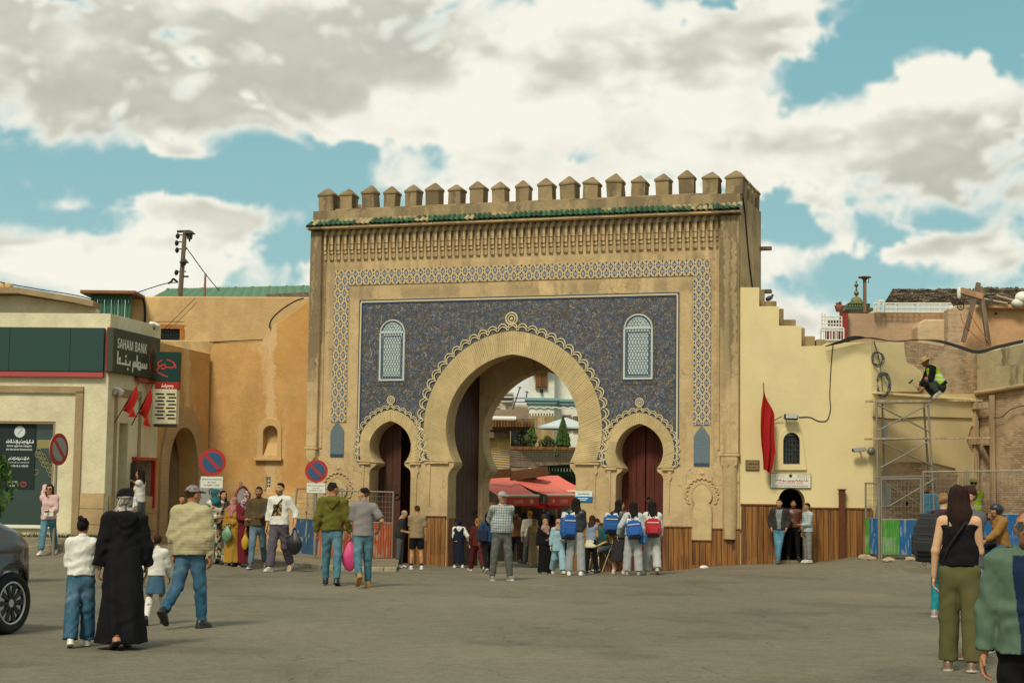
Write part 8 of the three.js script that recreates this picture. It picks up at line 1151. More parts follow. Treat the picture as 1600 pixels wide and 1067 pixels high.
A({ id: 'checked', x: 783, feet: 907, head: 770, turn: 14, label: 'older person in a checked shirt, grey jeans and cap standing before the main arch', skin: 'b', girth: 1.12, belly: 0.035, leg: { l: 3, lk: 2, r: -3, rk: 2, lo: 7, ro: 7 }, look: 14, al: 'behind', ar: 'behind', hair: { style: 'bald', c: [0.3, 0.28, 0.25] }, beard: 0.35, beardC: [0.35, 0.32, 0.28], cap: [0.36, 0.345, 0.32], brim: [0.22, 0.21, 0.2], top: { c: WHITE, mat: plaidMat('#c9c6b8', '#40505a', '#5a6468'), off: 0.02, sl: 1.9, hem: 0.95, collar: WHITE }, bottom: { c: [0.10, 0.10, 0.085], off: 0.018, jean: 0.03, belt: BLK }, shoe: [0.2, 0.16, 0.14], sole: WHITE });
A({ id: 'rust', x: 805, feet: 880, head: 800, turn: 10, label: 'bearded person in a rust brown sweater and black trousers walking out of the arch', skin: 'c', leg: walkL, beard: 0.6, hair: { style: 'short' }, top: { c: [0.20, 0.085, 0.03], off: 0.025, sl: 1.9 }, bottom: { c: BLK }, shoe: BLK });
A({ id: 'beige', x: 834, feet: 886, head: 811, turn: 5, label: 'person in a long beige robe and tan headscarf walking out of the arch', fem: 1, skin: 'a', leg: walkR, al: 'hold', ar: 'hang', veil: { c: [0.36, 0.24, 0.11], long: true }, top: { c: [0.30, 0.235, 0.14], off: 0.025, sl: 1.9, cuff: 0.02 }, bottom: { name: 'robe', kind: 'gown', hem: 0.06, w: 0.2, c: [0.30, 0.235, 0.14] }, shoe: [0.3, 0.2, 0.1] });
A({ id: 'black2', x: 851, feet: 896, head: 812, turn: 18, label: 'person in a long black robe with dusty rose headscarf beside the light blue outfit', fem: 1, girth: 1.1, skin: 'a', leg: stand, al: 'belly', ar: 'hang', veil: { c: [0.33, 0.19, 0.14], long: true }, top: { c: BLK, off: 0.03, sl: 1.9, cuff: 0.03 }, bottom: { name: 'robe', kind: 'gown', hem: 0.05, w: 0.22, c: BLK }, shoe: BLK });
A({ id: 'lightblue', x: 872, feet: 897, head: 811, turn: 10, label: 'person in a loose light blue outfit and tan headscarf, dark glasses', fem: 1, skin: 'd', leg: walkL, al: 'hold', ar: 'hang', glasses: 1, veil: { c: [0.38, 0.25, 0.15] }, top: { c: [0.27, 0.42, 0.46], off: 0.03, sl: 1.85, hem: 0.75, cuff: 0.01 }, bottom: { c: [0.27, 0.42, 0.46], wide: 0.05, off: 0.02 }, shoe: WHITE });
A({ id: 'leather', x: 899, feet: 899, head: 780, turn: 172, label: 'long haired person in a black leather jacket and pale jeans with the leftmost blue pack', fem: 1, skin: 'a', leg: stand, al: 'hang', ar: 'hold', hair: { style: 'long', len: 0.42 }, top: { name: 'leather_jacket', c: [0.02, 0.02, 0.02], off: 0.028, sl: 1.92, hem: 1.0, mat: shiny }, bottom: { c: [0.30, 0.31, 0.29], off: 0.016, wide: 0.035 }, shoe: WHITE });
A({ id: 'tied', x: 923, feet: 896, head: 806, turn: 150, label: 'person with a cream jacket tied round the waist, grey blue top and black trousers', fem: 1, skin: 'a', lean: 6, leg: { l: -4, lk: 4, r: 12, rk: 4 }, al: 'hold', ar: 'hold', hair: { style: 'long', len: 0.36, c: [0.045, 0.024, 0.013] }, top: { c: [0.20, 0.25, 0.31], off: 0.008, sl: 0.25, hem: 1.0 }, wrap: [0.6, 0.54, 0.38], bottom: { c: BLK, wide: 0.02 }, shoe: BLK });
A({ id: 'seated', x: 945, feet: 893, head: 835, H: 1.6, turn: -50, label: 'bearded person in teal shirt sitting on a folding chair with hand to the face', skin: 'a', lean: 22, nod: 12, leg: { l: 80, lk: 82, r: 74, rk: 70, lo: 8, ro: 8 }, al: 'hold', ar: [0.05, 1.36, 0.16], beard: 0.6, hair: { style: 'curly', c: [0.03, 0.018, 0.011] }, top: { c: [0.03, 0.095, 0.085], sl: 0.85, off: 0.02, hem: 0.92 }, bottom: { name: 'shorts', c: [0.07, 0.075, 0.075], len: 0.92, off: 0.02 }, socks: WHITE, sockH: 0.55, shoe: [0.06, 0.06, 0.06], sole: WHITE });
A({ id: 'skirt', x: 968, feet: 897, head: 783, turn: 160, label: 'long haired person in black leather coat and long black skirt with a blue pack', fem: 1, skin: 'a', leg: stand, look: -55, al: 'hang', ar: 'hold', hair: { style: 'long', len: 0.34 }, top: { name: 'leather_coat', c: [0.035, 0.035, 0.035], off: 0.028, sl: 1.92, hem: 0.85, mat: shiny }, bottom: { name: 'skirt', kind: 'skirt', hem: 0.3, w: 0.2, c: [0.03, 0.03, 0.03], n: 12 }, shoe: [0.5, 0.38, 0.3] });
A({ id: 'bluegirl', x: 989, feet: 899, head: 786, turn: 180, label: 'long haired person in a white jacket and pale wide jeans with the middle blue pack', fem: 1, skin: 'a', leg: stand, al: 'out', ar: 'hang', hair: { style: 'long', len: 0.38 }, top: { name: 'jacket', c: [0.42, 0.43, 0.41], off: 0.032, sl: 1.92, hem: 0.96 }, bottom: { c: [0.36, 0.37, 0.35], off: 0.02, wide: 0.04 }, shoe: [0.25, 0.22, 0.2] });
A({ id: 'redgirl', x: 1019, feet: 898, head: 785, turn: 184, label: 'long haired person in white top and pale wide jeans wearing the red pack', fem: 1, skin: 'a', leg: { l: 6, lk: 3, r: -8, rk: 22 }, al: 'front', ar: 'front', hair: { style: 'long', len: 0.32 }, top: { c: [0.55, 0.54, 0.49], off: 0.028, sl: 1.92, hem: 0.95 }, bottom: { c: [0.42, 0.42, 0.38], off: 0.02, wide: 0.04 }, shoe: [0.4, 0.35, 0.27] });
// crowd inside the arch
for (const [x, f, h, turn, c, b, extra, l] of [[827, 882, 799, 190, [0.42, 0.38, 0.30], [0.12, 0.12, 0.12], { beanie: [0.5, 0.24, 0.02] }, 'person in yellow beanie and pale jacket deep inside the arch'], [848, 880, 800, 20, [0.05, 0.045, 0.05], [0.04, 0.04, 0.05], { hair: { style: 'short' } }, 'dark clothed person deep inside the arch behind the rose headscarf'], [877, 878, 797, 10, [0.10, 0.10, 0.11], [0.06, 0.06, 0.07], { cap: [0.45, 0.43, 0.38] }, 'person in pale cap deep inside the arch below the right awning'], [862, 882, 804, 170, [0.25, 0.03, 0.03], [0.05, 0.05, 0.06], { hair: { style: 'long' }, fem: 1 }, 'person in red deep inside the arch'], [815, 876, 803, 185, [0.08, 0.07, 0.06], [0.05, 0.05, 0.06], { hair: { style: 'short' } }, 'dark clothed person just behind the rust sweater'], [796, 876, 804, 175, [0.03, 0.03, 0.035], [0.03, 0.03, 0.03], { hair: { style: 'short' } }, 'dark clothed person deep inside the arch at the left side'], [838, 876, 806, 170, [0.14, 0.11, 0.08], [0.06, 0.06, 0.05], { hair: { style: 'short' } }, 'person in dull brown deep inside the arch beyond the beige robe']]) A({ x, feet: f, head: h, turn, label: l, leg: walkL, skin: 'b', top: { c, sl: 1.9, off: 0.025 }, bottom: { c: b }, shoe: BLK, ...extra });
// police post
A({ id: 'p1', x: 1218, feet: 880, z: 40.55, head: 781, turn: -4, label: 'person in dark jacket over a checked shirt and jeans leaning at the police post door', skin: 'a', lean: -4, leg: { l: 8, lk: 4, lo: -9, r: 6, rk: 3, ro: -4 }, al: 'pocket', ar: 'pocket', beard: 0.25, hair: { style: 'short' }, top: { name: 'jacket', c: [0.035, 0.032, 0.028], off: 0.035, sl: 1.9, collar: true, open: [0.5, 0.5, 0.48], openC: (x, y, z) => (Math.floor(x * 38) + Math.floor(y * 38)) & 1 ? [0.05, 0.055, 0.06] : [0.32, 0.33, 0.31] }, bottom: { c: [0.05, 0.17, 0.24], jean: 0.1 }, shoe: [0.05, 0.055, 0.06] });
A({ id: 'p2', x: 1240, feet: 875, z: 40.85, head: 783, turn: 6, label: 'bearded person in a rust leather jacket standing in the police post doorway', skin: 'c', leg: stand, al: 'pocket', ar: 'hold', beard: 0.6, hair: { style: 'shaved' }, top: { name: 'leather_jacket', c: [0.10, 0.03, 0.014], off: 0.03, sl: 1.9, hem: 0.95, mat: shiny, collar: BLK }, bottom: { c: BLK }, shoe: BLK });
A({ id: 'p3', x: 1262, feet: 879, z: 40.5, head: 787, turn: -62, label: 'person in a pale striped sweater and grey trousers right of the police post door', skin: 'b', leg: stand, al: 'hold', ar: 'hang', hair: { style: 'short' }, top: { name: 'sweater', c: stripes([0.42, 0.46, 0.44], [0.30, 0.34, 0.33], 0.07), off: 0.025, sl: 1.9, hem: 0.9 }, bottom: { c: [0.20, 0.19, 0.17], off: 0.02 }, shoe: [0.5, 0.47, 0.38], sole: WHITE });
// builders
A({ id: 'w1', at: P(1471, 626, 40.3), H: 1.65, turn: -72, label: 'person in straw hat and high visibility vest crouching on the upper scaffold deck', skin: 'c', lean: 32, nod: 8, leg: { l: 112, lk: 150, r: 105, rk: 146, lo: 6, ro: 6 }, al: [0.1, 1.12, 0.42], ar: [0.02, 1.16, 0.50], gr: true, beard: 0.4, hair: { style: 'short' }, strawHat: [0.36, 0.24, 0.11], top: { c: BLK, off: 0.03, sl: 1.9, vest: (x, y, z) => Math.abs(y - 0.62) < 0.022 || Math.abs(y - 0.52) < 0.022 ? [0.5, 0.52, 0.46] : [0.34, 0.50, 0.012] }, bottom: { c: [0.045, 0.05, 0.042], off: 0.025 }, shoe: [0.3, 0.27, 0.24] });
A({ id: 'w2', at: P(1523, 838, 42.2).setY(gh(11.4, -42.2)), H: 1.76, turn: 205, label: 'person in high visibility vest and yellow hard hat behind the fence at the doorway', skin: 'c', leg: stand, al: 'hold', ar: 'high', hair: { style: 'short' }, hardhat: [0.42, 0.46, 0.05], top: { c: [0.3, 0.3, 0.28], off: 0.025, sl: 1.9, vest: (x, y, z) => Math.abs(y - 1.1) < 0.025 ? [0.5, 0.52, 0.46] : [0.34, 0.50, 0.012] }, bottom: { c: [0.05, 0.06, 0.08] } });
A({ id: 'blueshirt', at: P(1458, 870, 41.2).setY(gh(10.1, -41.2)), H: 1.72, turn: 175, label: 'person in a blue shirt and grey cap behind the site fence', skin: 'b', girth: 1.15, leg: stand, al: 'hold', ar: 'hold', beanie: [0.10, 0.12, 0.13], top: { c: [0.05, 0.17, 0.25], off: 0.03, sl: 1.9, collar: true }, bottom: { c: [0.05, 0.06, 0.08] } });
// right foreground
A({ id: 'tank', x: 1502, feet: 1049, head: 764, turn: 172, label: 'long haired person in black tank top and olive trousers in the right foreground', fem: 1, girth: 1.06, skin: 'd', leg: { l: 4, lk: 3, lo: 3, r: -3, rk: 3, ro: 3 }, al: [0.25, 0.84, 0.02], ar: 'hold', hair: { style: 'long', len: 0.26, c: [0.028, 0.015, 0.011] }, top: { name: 'tank_top', c: BLK, off: 0.008, sl: 0, hem: 1.0, neck: 1.37, strap: [-1, -1] }, bottom: { c: [0.105, 0.095, 0.036], off: 0.022, wide: 0.02, len: 1.97, fold: 0.005, fy: 0.45 }, shoe: [0.16, 0.09, 0.055], sole: [0.55, 0.48, 0.36] });
A({ id: 'packer', x: 1477, feet: 965, head: 773, turn: 160, label: 'person with short fair hair, plum jacket and turquoise trousers wearing the big black backpack', fem: 1, skin: 'd', leg: stand, al: 'hang', ar: 'hang', hair: { style: 'short', c: [0.25, 0.14, 0.06] }, top: { c: [0.05, 0.03, 0.045], off: 0.03, sl: 1.9 }, bottom: { c: [0.02, 0.25, 0.29] }, shoe: [0.3, 0.22, 0.18], sole: WHITE });
A({ id: 'behind', x: 1517, feet: 1030, head: 764, turn: -60, label: 'person with sunglasses half hidden behind the tank top, pale grey trousers and tan shoes', skin: 'a', leg: { l: 6, lk: 4, r: -10, rk: 10 }, al: 'hold', ar: 'hold', glasses: 1, hair: { style: 'short', c: [0.045, 0.022, 0.012] }, beard: 0.3, top: { c: [0.10, 0.10, 0.11], off: 0.02, sl: 0.9 }, bottom: { c: [0.33, 0.34, 0.36], off: 0.016 }, shoe: [0.22, 0.10, 0.055], sole: [0.6, 0.56, 0.48] });
A({ id: 'green', at: V(2.80, 0, -9.35), H: 1.585, turn: -6, label: 'person in a green zip jacket over navy shirt with sunglasses at the right edge', skin: 'b', leg: stand, look: -4, al: 'hang', ar: [0.27, 0.84, 0.06], glasses: 1, beard: 0.3, hair: { style: 'shaved' }, top: { name: 'jacket', c: [0.088, 0.135, 0.088], off: 0.034, sl: 1.93, hem: 0.9, collar: BLK, open: [0.012, 0.022, 0.05], fold: 0.008 }, bottom: { c: BLK, off: 0.02 }, shoe: BLK });
// ---------- things people carry, sit on or ride ----------
const by = (id) => ROOT.get(id);
function gear(p, name, label, cat, group) { const t = thing(name, label, cat, p.position, p.rotation.y, group); t.scale.copy(p.scale); return t; }
const L0 = (p, x, y, z) => V(...p.userJoints.up(x, y, z));
function sackBag(id, sd, name, label, col, h, w, mat = {}) {
  const p = by(id), hd = handWorld(p, sd), t = thing(name, label, 'bag', hd, p.rotation.y), g = new THREE.SphereGeometry(1, 22, 18), q = g.attributes.position;
  for (let i = 0; i < q.count; i++) { const x = q.getX(i), y = q.getY(i), z = q.getZ(i), k = (y > 0 ? 1 - 0.75 * Math.pow(y, 1.3) : 1 - 0.12 * y * y) * (1 + 0.16 * (n3(x * 3 + h * 40, y * 3, z * 3) - 0.5) + 0.09 * Math.sin(Math.atan2(x, z) * 6 + y * 3) * (0.4 + Math.max(y, 0))); q.setXYZ(i, x * k * w / 2, (y * 0.5 - 0.56) * h, z * k * w * 0.3); } g.computeVertexNormals();
  mesh('sack', g, flat(...col, { roughness: 0.45, ...mat }), t); mesh('handles', merge([tube([V(-0.02, -0.1 * h, 0.01), V(-0.015, 0.0, 0.012), V(0.01, 0.01, 0.008), V(0.02, -0.1 * h, 0.01)], 0.008, 14, 5), tube([V(-0.02, -0.1 * h, -0.012), V(0.0, 0.005, -0.008), V(0.02, -0.1 * h, -0.012)], 0.008, 12, 5)]), flat(...col), t); return t;
}
sackBag('sweater', 1, 'carrier_bag', 'bulging black plastic bag held by the person in the white sweater', [0.012, 0.012, 0.012], 0.52, 0.34);
sackBag('hoodie', -1, 'carrier_bag', 'bright pink plastic bag held by the person in the olive hoodie', [0.62, 0.05, 0.18], 0.56, 0.29);
sackBag('maroon2', -1, 'carrier_bag', 'green plastic bag held by the person in maroon entering the gate', [0.02, 0.22, 0.07], 0.46, 0.26);
sackBag('mustard', 1, 'carrier_bag', 'pale green bag held before the mustard robe', [0.12, 0.24, 0.13], 0.36, 0.24);
sackBag('brownjacket', -1, 'carrier_bag', 'yellow cloth bag held between the maroon dress and the brown jacket', [0.44, 0.27, 0.01], 0.36, 0.16);
{ const p = by('pink'), t = gear(p, 'handbag', 'small white handbag held at the waist by the person in pink', 'handbag'); const c = V().copy(L0(p, 0.06, 1.05, 0.24)); mesh('pouch', rbx(0.24, 0.17, 0.09, 0.03).translate(c.x, c.y, c.z), white, t); mesh('flap', rbx(0.245, 0.07, 0.1, 0.03).translate(c.x, c.y + 0.05, c.z), flat(0.6, 0.55, 0.5), t); }
function pack(id, label, col, x, y, z, o = {}) {
  const p = by(id), t = gear(p, o.name ?? 'backpack', label, 'backpack', null), [w, h, d] = o.size ?? [0.40, 0.42, 0.19], c = L0(p, x, y, z), m = new THREE.Matrix4().compose(c, new THREE.Quaternion().setFromEuler(new THREE.Euler(0.06, o.yaw ?? 0, o.roll ?? 0)), V(1, 1, 1)), main = std({ color: lin(...col), roughness: 0.42 });
  const shell = extr(poly([[-w * 0.40, -h / 2], [w * 0.40, -h / 2], [w * 0.5, -h * 0.3], [w * 0.46, h * 0.28], [w * 0.3, h / 2], [-w * 0.3, h / 2], [-w * 0.46, h * 0.28], [-w * 0.5, -h * 0.3]]), d, 0.035).translate(0, 0, -d);
  mesh('shell', shell.applyMatrix4(m), main, t);
  if (o.flap) mesh('flap', merge([extr(poly([[-w * 0.42, h * 0.30], [w * 0.42, h * 0.30], [w * 0.34, h * 0.6], [0.06, h * 0.55], [0, h * 0.45], [-0.06, h * 0.55], [-w * 0.34, h * 0.6]]), d * 0.9, 0.02).translate(0, 0, -d * 0.9), bx(w * 0.7, 0.02, 0.03, 0, h * 0.22, -d - 0.004)].map((q) => q.applyMatrix4(m))), o.flap, t);
  mesh('base', rbx(w * 0.8, h * 0.16, d * 0.9, 0.03, 0, -h * 0.52, -d / 2).applyMatrix4(m), black, t);
  mesh('pocket', extr(poly([[-w * 0.3, -h * 0.4], [w * 0.3, -h * 0.4], [w * 0.34, -h * 0.05], [-w * 0.34, -h * 0.05]]), 0.06, 0.02).translate(0, 0, -d - 0.045).applyMatrix4(m), main, t);
  for (const q of [-1, 1]) mesh('strap', tube([V(q * w * 0.25, h * 0.42, -d * 0.5).applyMatrix4(m), L0(p, q * 0.10, 1.5, 0.0), L0(p, q * 0.12, 1.38, 0.15), L0(p, q * 0.14, 1.15, 0.15), V(q * w * 0.35, -h * 0.4, -d * 0.3).applyMatrix4(m)], 0.018, 24, 6), black, t);
  mesh('grab_loop', new THREE.TorusGeometry(0.04, 0.009, 5, 14, Math.PI).translate(0, h * 0.5, -d * 0.3).applyMatrix4(m), black, t); return t;
}
const packExtras = (t, p, c) => { for (const [w, h, d, x, y, z] of [[0.30, 0.10, 0.16, 0, 0.29, -0.12], [0.07, 0.28, 0.12, 0.225, -0.1, -0.12], [0.07, 0.28, 0.12, -0.225, -0.1, -0.12], [0.26, 0.2, 0.06, 0, -0.1, -0.31]]) mesh('side_pouch', rbx(w, h, d, 0.05, x, y, z, 3).translate(c.x, c.y, c.z), flat(0.024, 0.024, 0.023, { roughness: 0.7 }), t); for (let i = 0; i < 3; i++) mesh('webbing', rbx(0.3, 0.02, 0.012, 0.004, 0, 0.16 - i * 0.11, -0.335).translate(c.x, c.y, c.z), darkSteel, t); for (const q of [-0.1, 0.05]) mesh('cord_loop', new THREE.TorusGeometry(0.025, 0.006, 5, 12).translate(c.x + q, c.y - 0.36, c.z - 0.2), flagRed, t); };
const creamFlap = flat(0.66, 0.63, 0.54);
pack('leather', 'blue backpack with white flap on the person in the leather jacket', [0.012, 0.085, 0.30], 0.2, 1.12, -0.06, { flap: creamFlap, yaw: 0.5, size: [0.36, 0.52, 0.22] });
pack('skirt', 'blue backpack on the person in the black leather coat', [0.012, 0.085, 0.28], 0.2, 1.2, -0.06, { flap: creamFlap, yaw: 0.45 });
pack('bluegirl', 'blue backpack worn by the middle person in a white jacket', [0.012, 0.09, 0.33], -0.02, 1.12, -0.15, { flap: creamFlap, roll: -0.12 });
pack('redgirl', 'red backpack worn by the rightmost of the group at the red door', [0.42, 0.012, 0.018], 0, 1.15, -0.14, { flap: creamFlap });
pack('packer', 'big black hiking backpack with loops in the right foreground', [0.018, 0.018, 0.018], 0.12, 1.12, -0.12, { size: [0.44, 0.58, 0.24] }).userData.pk = 0; { const p = by('packer'), t = scene.children.find((o) => o.userData.pk === 0); delete t.userData.pk; packExtras(t, p, L0(p, 0.12, 1.12, -0.12)); }
{ const p = by('bluegirl'), t = gear(p, 'pouch', 'small blue pouch hanging between the blue and the red backpack', 'pouch'), c = L0(p, -0.24, 0.88, -0.16); mesh('body', rbx(0.2, 0.24, 0.12, 0.05, 0, 0, 0).translate(c.x, c.y, c.z), sheetMats.blue, t); mesh('cord', bar(c.clone().add(V(0, 0.12, 0)), L0(p, -0.14, 1.3, -0.12), 0.009, 5), flagRed, t); }
{ const p = by('bluepack'), t = gear(p, 'shoulder_bag', 'dark blue shoulder bag beside the checked shirt', 'bag'), c = L0(p, 0.2, 1.1, -0.14); mesh('body', rbx(0.3, 0.36, 0.14, 0.05).translate(c.x, c.y, c.z), flat(0.02, 0.03, 0.055), t); mesh('strap', tube([c.clone().add(V(0, 0.16, 0)), L0(p, 0.08, 1.49, -0.02), L0(p, -0.1, 1.2, 0.16)], 0.014, 16, 5), black, t); }
{ const p = by('green'), t = gear(p, 'pack_strap', 'orange red pack strap over the shoulder of the green jacket', 'strap'); mesh('band', tube([L0(p, 0.13, 1.18, -0.17), L0(p, 0.12, 1.42, -0.12), L0(p, 0.115, 1.51, -0.01), L0(p, 0.125, 1.4, 0.13), L0(p, 0.15, 1.15, 0.165), L0(p, 0.2, 0.98, 0.08)], 0.019, 40, 6), flat(0.32, 0.07, 0.035), t); mesh('buckle', rbx(0.05, 0.04, 0.02, 0.006).translate(...L0(p, 0.14, 1.25, 0.175).toArray()), black, t); }
// hammer of the crouching builder
{ const p = by('w1'), h = handWorld(p, -1), t = thing('hammer', 'small hammer in the hand of the crouching builder', 'hammer', h, p.rotation.y); mesh('handle', bar(V(0, -0.08, -0.05), V(0, 0.18, 0.16), 0.012, 6), scaffoldWood, t); mesh('head', rbx(0.03, 0.04, 0.13, 0.008).rotateX(0.8).translate(0, 0.18, 0.17), darkSteel, t); }
// folding chair
{ const p = by('seated'), t = thing('folding_chair', 'dark folding chair under the person in the teal shirt', 'chair', p.position, p.rotation.y), s = p.userJoints.sc, y = (p.userJoints.hy - 0.11) * s; mesh('seat', rbx(0.44, 0.03, 0.42, 0.012, 0, y, 0.08), black, t); mesh('backrest', rbx(0.42, 0.34, 0.025, 0.01).rotateX(-0.15).translate(0, y + 0.34, -0.18), black, t); for (const q of [-1, 1]) { mesh('leg', bar(V(q * 0.21, 0, 0.26), V(q * 0.21, y + 0.52, -0.2), 0.013, 7), steel, t); mesh('leg', bar(V(q * 0.2, 0, -0.2), V(q * 0.2, y, 0.22), 0.013, 7), steel, t); mesh('armrest', rbx(0.04, 0.025, 0.34, 0.01, q * 0.25, y + 0.2, 0.02), black, t); } mesh('wheel', merge([-1, 1].map((q) => new THREE.TorusGeometry(0.12, 0.016, 6, 20).rotateY(Math.PI / 2).translate(q * 0.25, 0.13, -0.1))), black, t); }
// motorbike with its rider
{
  const c = P(1560, 850, 33); c.y = gh(c.x, c.z); const t = thing('motorbike', 'black motorbike with white tail flash behind the green jacket', 'motorbike', c, Math.PI - 0.5);
  const gloss = flat(0.012, 0.012, 0.014, { roughness: 0.25 });
  for (const x of [-0.68, 0.68]) { const w = mesh('wheel', new THREE.TorusGeometry(0.27, 0.055, 10, 32).translate(x, 0.32, 0), black, t); mesh('rim', merge([new THREE.TorusGeometry(0.2, 0.014, 6, 28).translate(x, 0.32, 0), ...Array.from({ length: 5 }, (_, i) => bx(0.4, 0.022, 0.02).rotateZ(i * 0.628).translate(x, 0.32, 0)), cyl(0.05, 0.05, 0.1, 12).rotateX(Math.PI / 2).translate(x, 0.32, 0)]), steel, w); }
  mesh('fuel_tank', new THREE.SphereGeometry(1, 20, 14).scale(0.27, 0.15, 0.15).rotateZ(-0.12).translate(0.18, 0.86, 0), gloss, t); mesh('saddle', extr(poly([[-0.62, 0.92], [-0.3, 0.80], [0.02, 0.80], [0.0, 0.74], [-0.32, 0.73], [-0.6, 0.86]]), 0.24, 0.03).translate(0, 0, -0.12), black, t);
  mesh('tail', extr(poly([[-0.86, 1.0], [-0.55, 0.88], [-0.22, 0.74], [-0.26, 0.66], [-0.6, 0.78]]), 0.18, 0.02).translate(0, 0, -0.09), gloss, t); mesh('tail_flash', extr(poly([[-0.74, 0.93], [-0.45, 0.82], [-0.36, 0.76], [-0.58, 0.84]]), 0.2, 0.006).translate(0, 0, -0.1), white, t);
  mesh('engine', merge([rbx(0.42, 0.3, 0.26, 0.06, 0.05, 0.48, 0), cyl(0.1, 0.1, 0.32, 14).rotateX(Math.PI / 2).translate(0.02, 0.42, 0), ...Array.from({ length: 5 }, (_, i) => rbx(0.2, 0.012, 0.28, 0.004, 0.2, 0.58 + i * 0.035, 0))]), darkSteel, t);
  mesh('frame', merge([bar(V(0.45, 0.95, 0), V(0.0, 0.5, 0), 0.03), bar(V(-0.3, 0.76, 0), V(-0.1, 0.45, 0), 0.028), bar(V(-0.1, 0.42, 0.08), V(-0.68, 0.32, 0.08), 0.025), bar(V(-0.1, 0.42, -0.08), V(-0.68, 0.32, -0.08), 0.025), bar(V(-0.25, 0.7, 0), V(-0.55, 0.4, 0), 0.03)]), darkSteel, t);
  for (const q of [-1, 1]) mesh('fork', bar(V(0.68, 0.32, q * 0.09), V(0.44, 1.0, q * 0.08), 0.024, 8), steel, t); mesh('handlebar', tube([V(0.34, 1.08, -0.36), V(0.42, 1.05, -0.2), V(0.44, 1.02, 0), V(0.42, 1.05, 0.2), V(0.34, 1.08, 0.36)], 0.014, 24, 6), darkSteel, t); mesh('headlight', new THREE.SphereGeometry(0.1, 16, 12).scale(0.8, 1, 1).translate(0.58, 0.92, 0), gloss, t); mesh('mudguard', new THREE.TorusGeometry(0.34, 0.03, 6, 20, 1.7).rotateZ(0.4).translate(0.68, 0.32, 0), gloss, t); mesh('exhaust', bar(V(0.0, 0.34, 0.15), V(-0.75, 0.5, 0.17), 0.045, 12, 0.06), steel, t); mesh('number_plate', rbx(0.01, 0.14, 0.2, 0.003, -0.84, 0.74, 0), flat(0.35, 0.3, 0.1), t);
  const rp = c.clone().add(V(0.08, 0, 0));
  person({ id: 'rider', at: rp, H: 1.72, turn: -62, lift: 0.12, label: 'person in a brown jacket and black helmet on the motorbike, phone at the ear', skin: 'b', lean: 8, leg: { l: 62, lk: 72, r: 62, rk: 72, lo: 14, ro: 14 }, al: [0.18, 1.1, 0.42], ar: 'phone', gr: true, phone: -1, phoneLabel: 'phone held under the black helmet by the motorbike rider', helmet: [0.02, 0.02, 0.022], top: { name: 'jacket', c: [0.27, 0.135, 0.04], off: 0.035, sl: 1.92, hem: 0.92, collar: true }, bottom: { c: [0.05, 0.11, 0.16], off: 0.015 }, shoe: BLK });
  const hb = mesh('saddle_bag', rbx(0.34, 0.3, 0.2, 0.07), flat(0.42, 0.03, 0.025)); hb.position.copy(P(1526, 884, 32.3)); tag(hb, 'red bag on the side of the motorbike beside the tank top', 'bag');
}
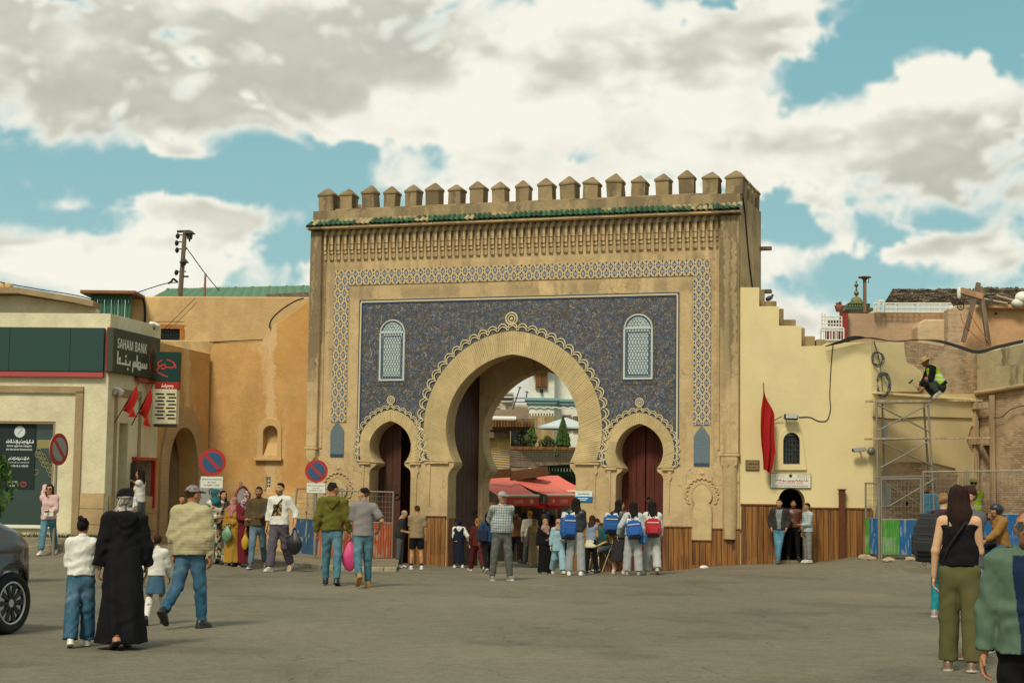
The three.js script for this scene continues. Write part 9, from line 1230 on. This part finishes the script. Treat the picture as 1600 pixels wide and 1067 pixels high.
// the dark car that noses into the left edge
{
  const c = P(15.5, 944, 19.6), t = thing('car', 'dark grey car nosing into the picture at the left edge', 'car', [0, 0, 0], 0), f = V(0.36, 0, -0.93), n = V(0.93, 0, 0.36); t.rotation.y = Math.atan2(-f.z, f.x);
  const wc = c.clone().addScaledVector(n, -0.88); wc.y = gh(wc.x, wc.z); t.position.copy(wc); // local x forward from the front axle, z to the visible side
  const T = (x0) => { const x = x0 > 0 ? x0 / 0.68 : x0, p = [[0.86, 0.66], [0.8, 0.9], [0.55, 1.06], [0.05, 1.2], [-0.42, 1.36], [-1.1, 1.62], [-1.9, 1.68], [-2.7, 1.54], [-3.3, 1.3], [-3.7, 1.05], [-3.8, 0.7]]; for (let i = 0; i + 1 < p.length; i++) if (x <= p[i][0] && x >= p[i + 1][0]) { const u = (p[i][0] - x) / (p[i][0] - p[i + 1][0]); return lerp(p[i][1], p[i + 1][1], u * u * (3 - 2 * u) * 0.35 + u * 0.65); } return x > 0.86 ? 0.62 - (x - 0.86) * 4 : 0.7 - (-3.8 - x) * 4; };
  const W = (x, y) => (0.93 - 0.32 * Math.pow(clamp(x / 0.6), 2.2) - 0.2 * Math.pow(clamp((-3.0 - x) / 0.8), 2)) - 0.03 * Math.pow(clamp((0.6 - y) / 0.5), 2) - (y > 0.98 ? (y - 0.98) * 0.42 : 0) + 0.02 * Math.exp(-(((y - 0.66) / 0.14) ** 2));
  const smax = (a, b, k) => -smin(-a, -b, k), field = (x, y, z) => smax(smax(Math.abs(z) - W(x, y), (y - T(x)) * 0.8, 0.09), smax(0.24 - y, Math.max(x - 0.62, -3.85 - x), 0.12), 0.12);
  const box = [-4.0, 0.1, -1.05, 1.05, 1.75, 1.05], arch = (x) => ({ sub: true, k: 0.01, box: [x - 0.5, 0, -1.1, x + 0.5, 0.9, 1.1], f: (a, b, d) => Math.max(Math.hypot(a - x, b - 0.34) - 0.41, 0.55 - Math.abs(d)) });
  const paintM = new THREE.MeshPhysicalMaterial({ color: lin(0.012, 0.013, 0.0125), roughness: 0.3, metalness: 0.1, clearcoat: 0.8, clearcoatRoughness: 0.05 });
  mesh('body', mesher([{ k: 0.01, box, f: field }, arch(0), arch(-2.85)], 0.032), paintM, t);
  const win = (cut) => mesher([{ k: 0.01, box, f: (x, y, z) => field(x, y, z) - 0.005 }], 0.032, { cut });
  mesh('side_window', win((x, y, z) => Math.max(0.62 - Math.abs(z), 1.05 - y, y - (T(x) - 0.09), x + 0.30 + (y - 1.05) * 1.6, -3.1 - x)), glassDark, t); mesh('windscreen', win((x, y, z) => Math.max(Math.abs(z) - 0.68, 1.27 - y, x + 0.25, -1.15 - x, -field(x, y + 0.05, z) - 0.06)), glassDark, t);
  for (const x of [0, -2.85]) for (const q of [1, -1]) {
    const w = new THREE.Group(); w.name = 'wheel'; w.position.set(x, 0.345, q * 0.8); t.add(w); const ty = lathe([[0.24, -0.1], [0.325, -0.105], [0.345, -0.06], [0.347, 0.06], [0.325, 0.105], [0.24, 0.1], [0.235, 0]], 40).rotateX(Math.PI / 2 * q); mesh('tyre', ty, black, w);
    const rim = [new THREE.TorusGeometry(0.232, 0.014, 8, 40).translate(0, 0, q * 0.09), cyl(0.045, 0.05, 0.03, 16).rotateX(Math.PI / 2).translate(0, 0, q * 0.075)], dark = []; for (let i = 0; i < 10; i++) { const a = i * 0.6283, g = extr(poly([[0.05, -0.016], [0.22, -0.034], [0.225, 0.034], [0.05, 0.016]]), 0.02, 0.003).rotateZ(a).translate(0, 0, q * 0.07 - (q < 0 ? 0.02 : 0)); dark.push(g); const h2 = extr(poly([[0.1, -0.012], [0.2, -0.024], [0.19, 0.03], [0.12, 0.012]]), 0.014, 0.002).rotateZ(a + 0.314).translate(0, 0, q * 0.06 - (q < 0 ? 0.014 : 0)); rim.push(h2); }
    mesh('rim', merge(rim), flat(0.5, 0.5, 0.46, { metalness: 0.6, roughness: 0.35 }), w); mesh('spokes', merge(dark), flat(0.012, 0.012, 0.012, { roughness: 0.3 }), w); mesh('brake_disc', cyl(0.16, 0.16, 0.02, 24).rotateX(Math.PI / 2), darkSteel, w);
  }
  for (const q of [1, -1]) { mesh('headlight', mesher([{ k: 0.01, box, f: (x, y, z) => field(x, y, z) - 0.008 }], 0.03, { cut: (x, y, z) => Math.max(0.34 - x, Math.abs(y - 0.84 - (x - 0.5) * -0.2) - 0.05, 0.34 - z * q) }), flat(0.35, 0.37, 0.36, { roughness: 0.1, metalness: 0.4 }), t); mesh('door_mirror', new THREE.SphereGeometry(0.11, 14, 10).scale(0.7, 0.7, 1.1).translate(-0.75, 1.1, q * 1.0), paintM, t); mesh('door_handle', rbx(0.2, 0.025, 0.03, 0.01, -1.8, 0.92, q * 0.955), steel, t); mesh('sill', rbx(2.0, 0.1, 0.06, 0.02, -1.42, 0.27, q * 0.9), black, t); }
  mesh('bumper_grille', rbx(0.05, 0.16, 1.0, 0.02, 0.60, 0.42, 0), black, t); mesh('hood_trim', rbx(0.16, 0.012, 0.02, 0.004, 0.3, 1.07, 0.6), steel, t);
}
renderer.render(scene, camera);
